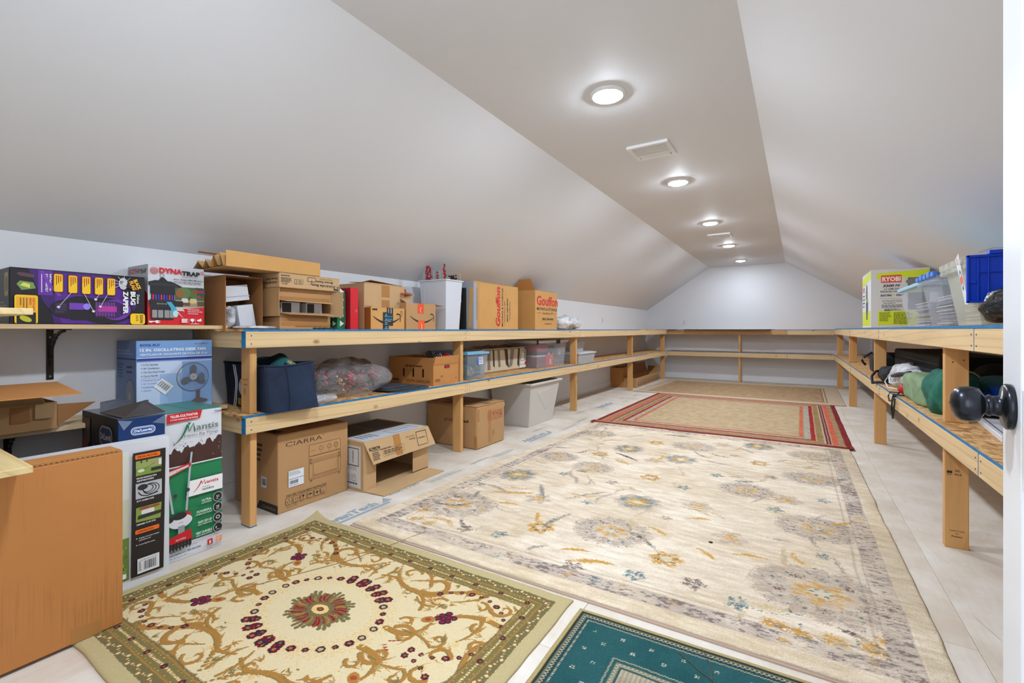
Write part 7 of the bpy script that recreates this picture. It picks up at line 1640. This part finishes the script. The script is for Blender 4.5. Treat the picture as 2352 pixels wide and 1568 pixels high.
MB().blob((.735, 4.86, .72), (.05, .24, .055), 2.6, .025, 10, 9, 44, 24, ZB + .04, M_BLKC).build('upper_fold', t, smooth=True); MB().tube([(.66, 5.20, .72), (.61, 5.16, .71), (.575, 5.10, .67), (.572, 5.04, .615), (.60, 4.96, .632), (.66, 4.86, .64)], .010, M_BLKC, 6).build('strap', t, smooth=True)
# white carrier bag with open mouth
t = thing('carrier_bag', 'white plastic carrier bag lying open with dark things inside', 'bag', (.72, 4.6, ZB))
mb = MB(); M_ = 36; L_ = 16; vs = []
for j in range(L_ + 1):
    f = j / L_; cyy = 4.86 - .62 * f; rz = .095 * (1 - .25 * f) * (1 if f > .1 else .75 + 2.5 * f); rx = .062 * (1 + .15 * f); cz = ZB + .055 + .048 * math.sin(PI * min(1, f * 1.1) * .9) + .03 * f
    for i in range(M_):
        a = 2 * PI * i / M_; nz = mnoise.noise(Vector((math.cos(a) * 2, math.sin(a) * 2, f * 6))) * .016; x = .715 + (rx + nz) * math.cos(a) + (.02 * f); z = cz + (rz + nz) * math.sin(a)
        vs.append((x, cyy + .06 * math.sin(a) * (1 - f), max(z, ZB + .001)))
fs = [(j * M_ + i, j * M_ + (i + 1) % M_, (j + 1) * M_ + (i + 1) % M_, (j + 1) * M_ + i) for j in range(L_) for i in range(M_)] + [tuple(range(L_ * M_, (L_ + 1) * M_))]
mb.add(vs, fs, M_FILMW).build('bag_body', t, smooth=True)
MB().tube([(.70, 4.86, .73), (.655, 4.80, .70), (.64, 4.70, .655), (.66, 4.58, .665), (.70, 4.5, .70)], .004, solid((226, 228, 232), .4), 5).build('handle', t, smooth=True); MB().tube([(.665, 4.93, .69), (.625, 4.80, .655), (.622, 4.62, .625), (.66, 4.44, .63)], .004, solid((226, 228, 232), .4), 5).build('handle', t, smooth=True)
tag(MB().blob((.70, 4.83, .675), (.035, .10, .035), 2.6, .01, 16, 2, 26, 16, ZB + .004, M_BLKC).build('black_pouch', smooth=True), 'black pouch showing in the mouth of the white carrier bag', 'pouch')
t = thing('umbrella', 'short folded black umbrella lying on the white carrier bag', 'umbrella', (.66, 4.4, .74)); MB().tube([(.640, 4.56, .722), (.655, 4.44, .742), (.672, 4.33, .755)], [.012, .018, .016], solid((54, 48, 50), .7), 10).build('canopy', t, smooth=True); MB().tube([(.675, 4.32, .757), (.690, 4.22, .772)], .017, M_BLACK, 10).build('grip', t, smooth=True)
tag(MB().blob((.66, 4.19, .66), (.035, .04, .03), 2.2, .01, 20, 2, 20, 12, ZB + .001, solid((196, 30, 34), .6)).build('red_cloth', smooth=True), 'scrap of red cloth between the white bag and the sage quilt', 'cloth')
# cord over the edge
t = tag(MB().tube([(.68, 4.34, .66), (.63, 4.26, .650), (.66, 4.20, .632), (.70, 4.10, .630), (.64, 4.02, .632), (.600, 4.06, .632), (.584, 4.10, .632), (.578, 4.12, .600), (.576, 4.13, .55), (.577, 4.11, .505), (.576, 4.07, .50), (.577, 4.06, .55), (.580, 4.08, .60), (.574, 4.14, .58), (.572, 4.20, .57), (.573, 4.25, .60), (.580, 4.22, .633), (.62, 4.14, .640), (.572, 4.08, .60), (.570, 4.10, .53), (.570, 4.05, .47), (.572, 4.02, .53), (.578, 4.03, .61)], .0052, M_BLACK, 6).build('rope_bundle', smooth=True), 'black cord bundle dangling over the lower right shelf edge', 'cord')
tag(MB().blob((.70, 3.70, .775), (.10, .26, .055), 2.5, .02, 8, 14, 44, 22, .73, M_WHC).build('white_cloth', smooth=True), 'folded off-white cloth above the sage quilt', 'cloth') if False else None
def folded(name, lab, c, rad, n, m, seed, p=3.2, amp=.014):
    t = thing(name, lab, 'blanket', (c[0], c[1], ZB)); h = rad[2] / n
    for k in range(n):
        MB().blob((c[0] + (.006 if k % 2 else -.004), c[1] + .012 * (k % 2), ZB + h * (2 * k + 1)), (rad[0], rad[1] - .012 * k, h * 1.08), p, amp, 10, seed + k, 60, 24, ZB + .001, m).build('fold', t, smooth=True)
    return t
folded('quilt', 'sage green quilted blanket folded at the shelf edge', (.722, 3.84, 0), (.095, .30, .084), 1, M_SAGE, 3, 5.5, .018)
folded('quilt', 'dark green quilted blanket bulging behind the near right post', (.722, 3.38, 0), (.092, .19, .116), 1, M_GREEN, 8, 3.4, .03)
tag(MB().blob((.86, 3.74, .79), (.06, .12, .04), 2.6, .012, 10, 3, 36, 18, .75, M_WHC).build('white_cloth', smooth=True), 'off-white cloth heaped behind the sage quilt', 'cloth')
tag(MB().blob((1.03, 3.84, .755), (.11, .13, .120), 2.4, .01, 6, 3, 40, 24, ZB + .001, M_BLKC).build('black_bag', smooth=True), 'round-shouldered black bag by the wall behind the near right post', 'bag')
folded('blanket', 'teal blanket with pale edges by the door, on the lower right shelf', (.955, 3.48, 0), (.115, .19, .098), 2, M_TEAL, 21, 2.8, .014)
tag(MB().blob((.915, 3.17, .685), (.11, .10, .032), 3, .008, 12, 31, 40, 16, ZB + .028, M_DKGREEN).build('blanket', smooth=True), 'dark green blanket under the blue trays by the door', 'blanket')
t = thing('divider_tray', 'bright blue divided plastic tray by the door, upper of two', 'tray', (.93, 3.15, .75)); M_TR = solid((20, 96, 214), .3)
mb = MB(); tub(mb, (.845, 1.06, 3.06, 3.22), (.83, 1.07, 3.04, 3.24), .758, .795, .003, M_TR); mb.build('tray_body', t); MB().box(.93, .933, 3.065, 3.215, .763, .788, M_TR).build('divider', t); MB().box(.85, 1.05, 3.14, 3.143, .763, .783, M_TR).build('divider', t)
t = thing('divider_tray', 'bright blue divided plastic tray by the door, lower of two', 'tray', (.90, 3.15, .72)); mb = MB(); tub(mb, (.805, 1.0, 3.08, 3.25), (.79, 1.01, 3.06, 3.27), .721, .757, .003, solid((14, 70, 190), .3)); mb.build('tray_body', t); MB().box(.87, .873, 3.085, 3.245, .726, .750, M_TR).build('divider', t)
tag(MB().box(1.06, 1.155, 3.45, 3.47, ZB + .001, .84, M_CARD).box(.98, 1.155, 3.41, 3.46, .78, .86, M_CARDD).build('carton_piece'), 'brown carton end by the right wall near the door', 'box') if False else None
t = open_carton('open_carton', 'brown open carton at the right wall seen past the near post', (1.0, 1.155, 2.35, 2.90, .77, .86), M_CARDO, '+Z') if False else None
t = thing('white_board', 'flat white panel with a dark inlay line lying on the lower right shelf', 'panel', (.95, 2.85, ZB))
q = [(.800, 3.28), (.722, 2.70), (.66, 2.0), (1.13, 2.0), (1.13, 3.28)]; q = [(.800, 3.06 + .0), (.720, 2.30), (1.13, 2.26), (1.14, 3.02)]
q = [(.765, 3.14), (.71, 2.62), (1.12, 2.58), (1.15, 3.12)]
MB().prism([(x, y, ZB + .001) for x, y in q], [(x, y, ZB + .026) for x, y in q], solid((224, 226, 232), .35)).build('panel', t, bevel=.003); 
MB().tube([(.785, 3.13, ZB + .026), (.730, 2.63, ZB + .026)], .0022, M_BLACK, 5).build('inlay_line', t); MB().tube([(.740, 2.64, ZB + .0262), (1.11, 2.60, ZB + .0262)], .0018, M_BLACK, 5).build('inlay_line', t)
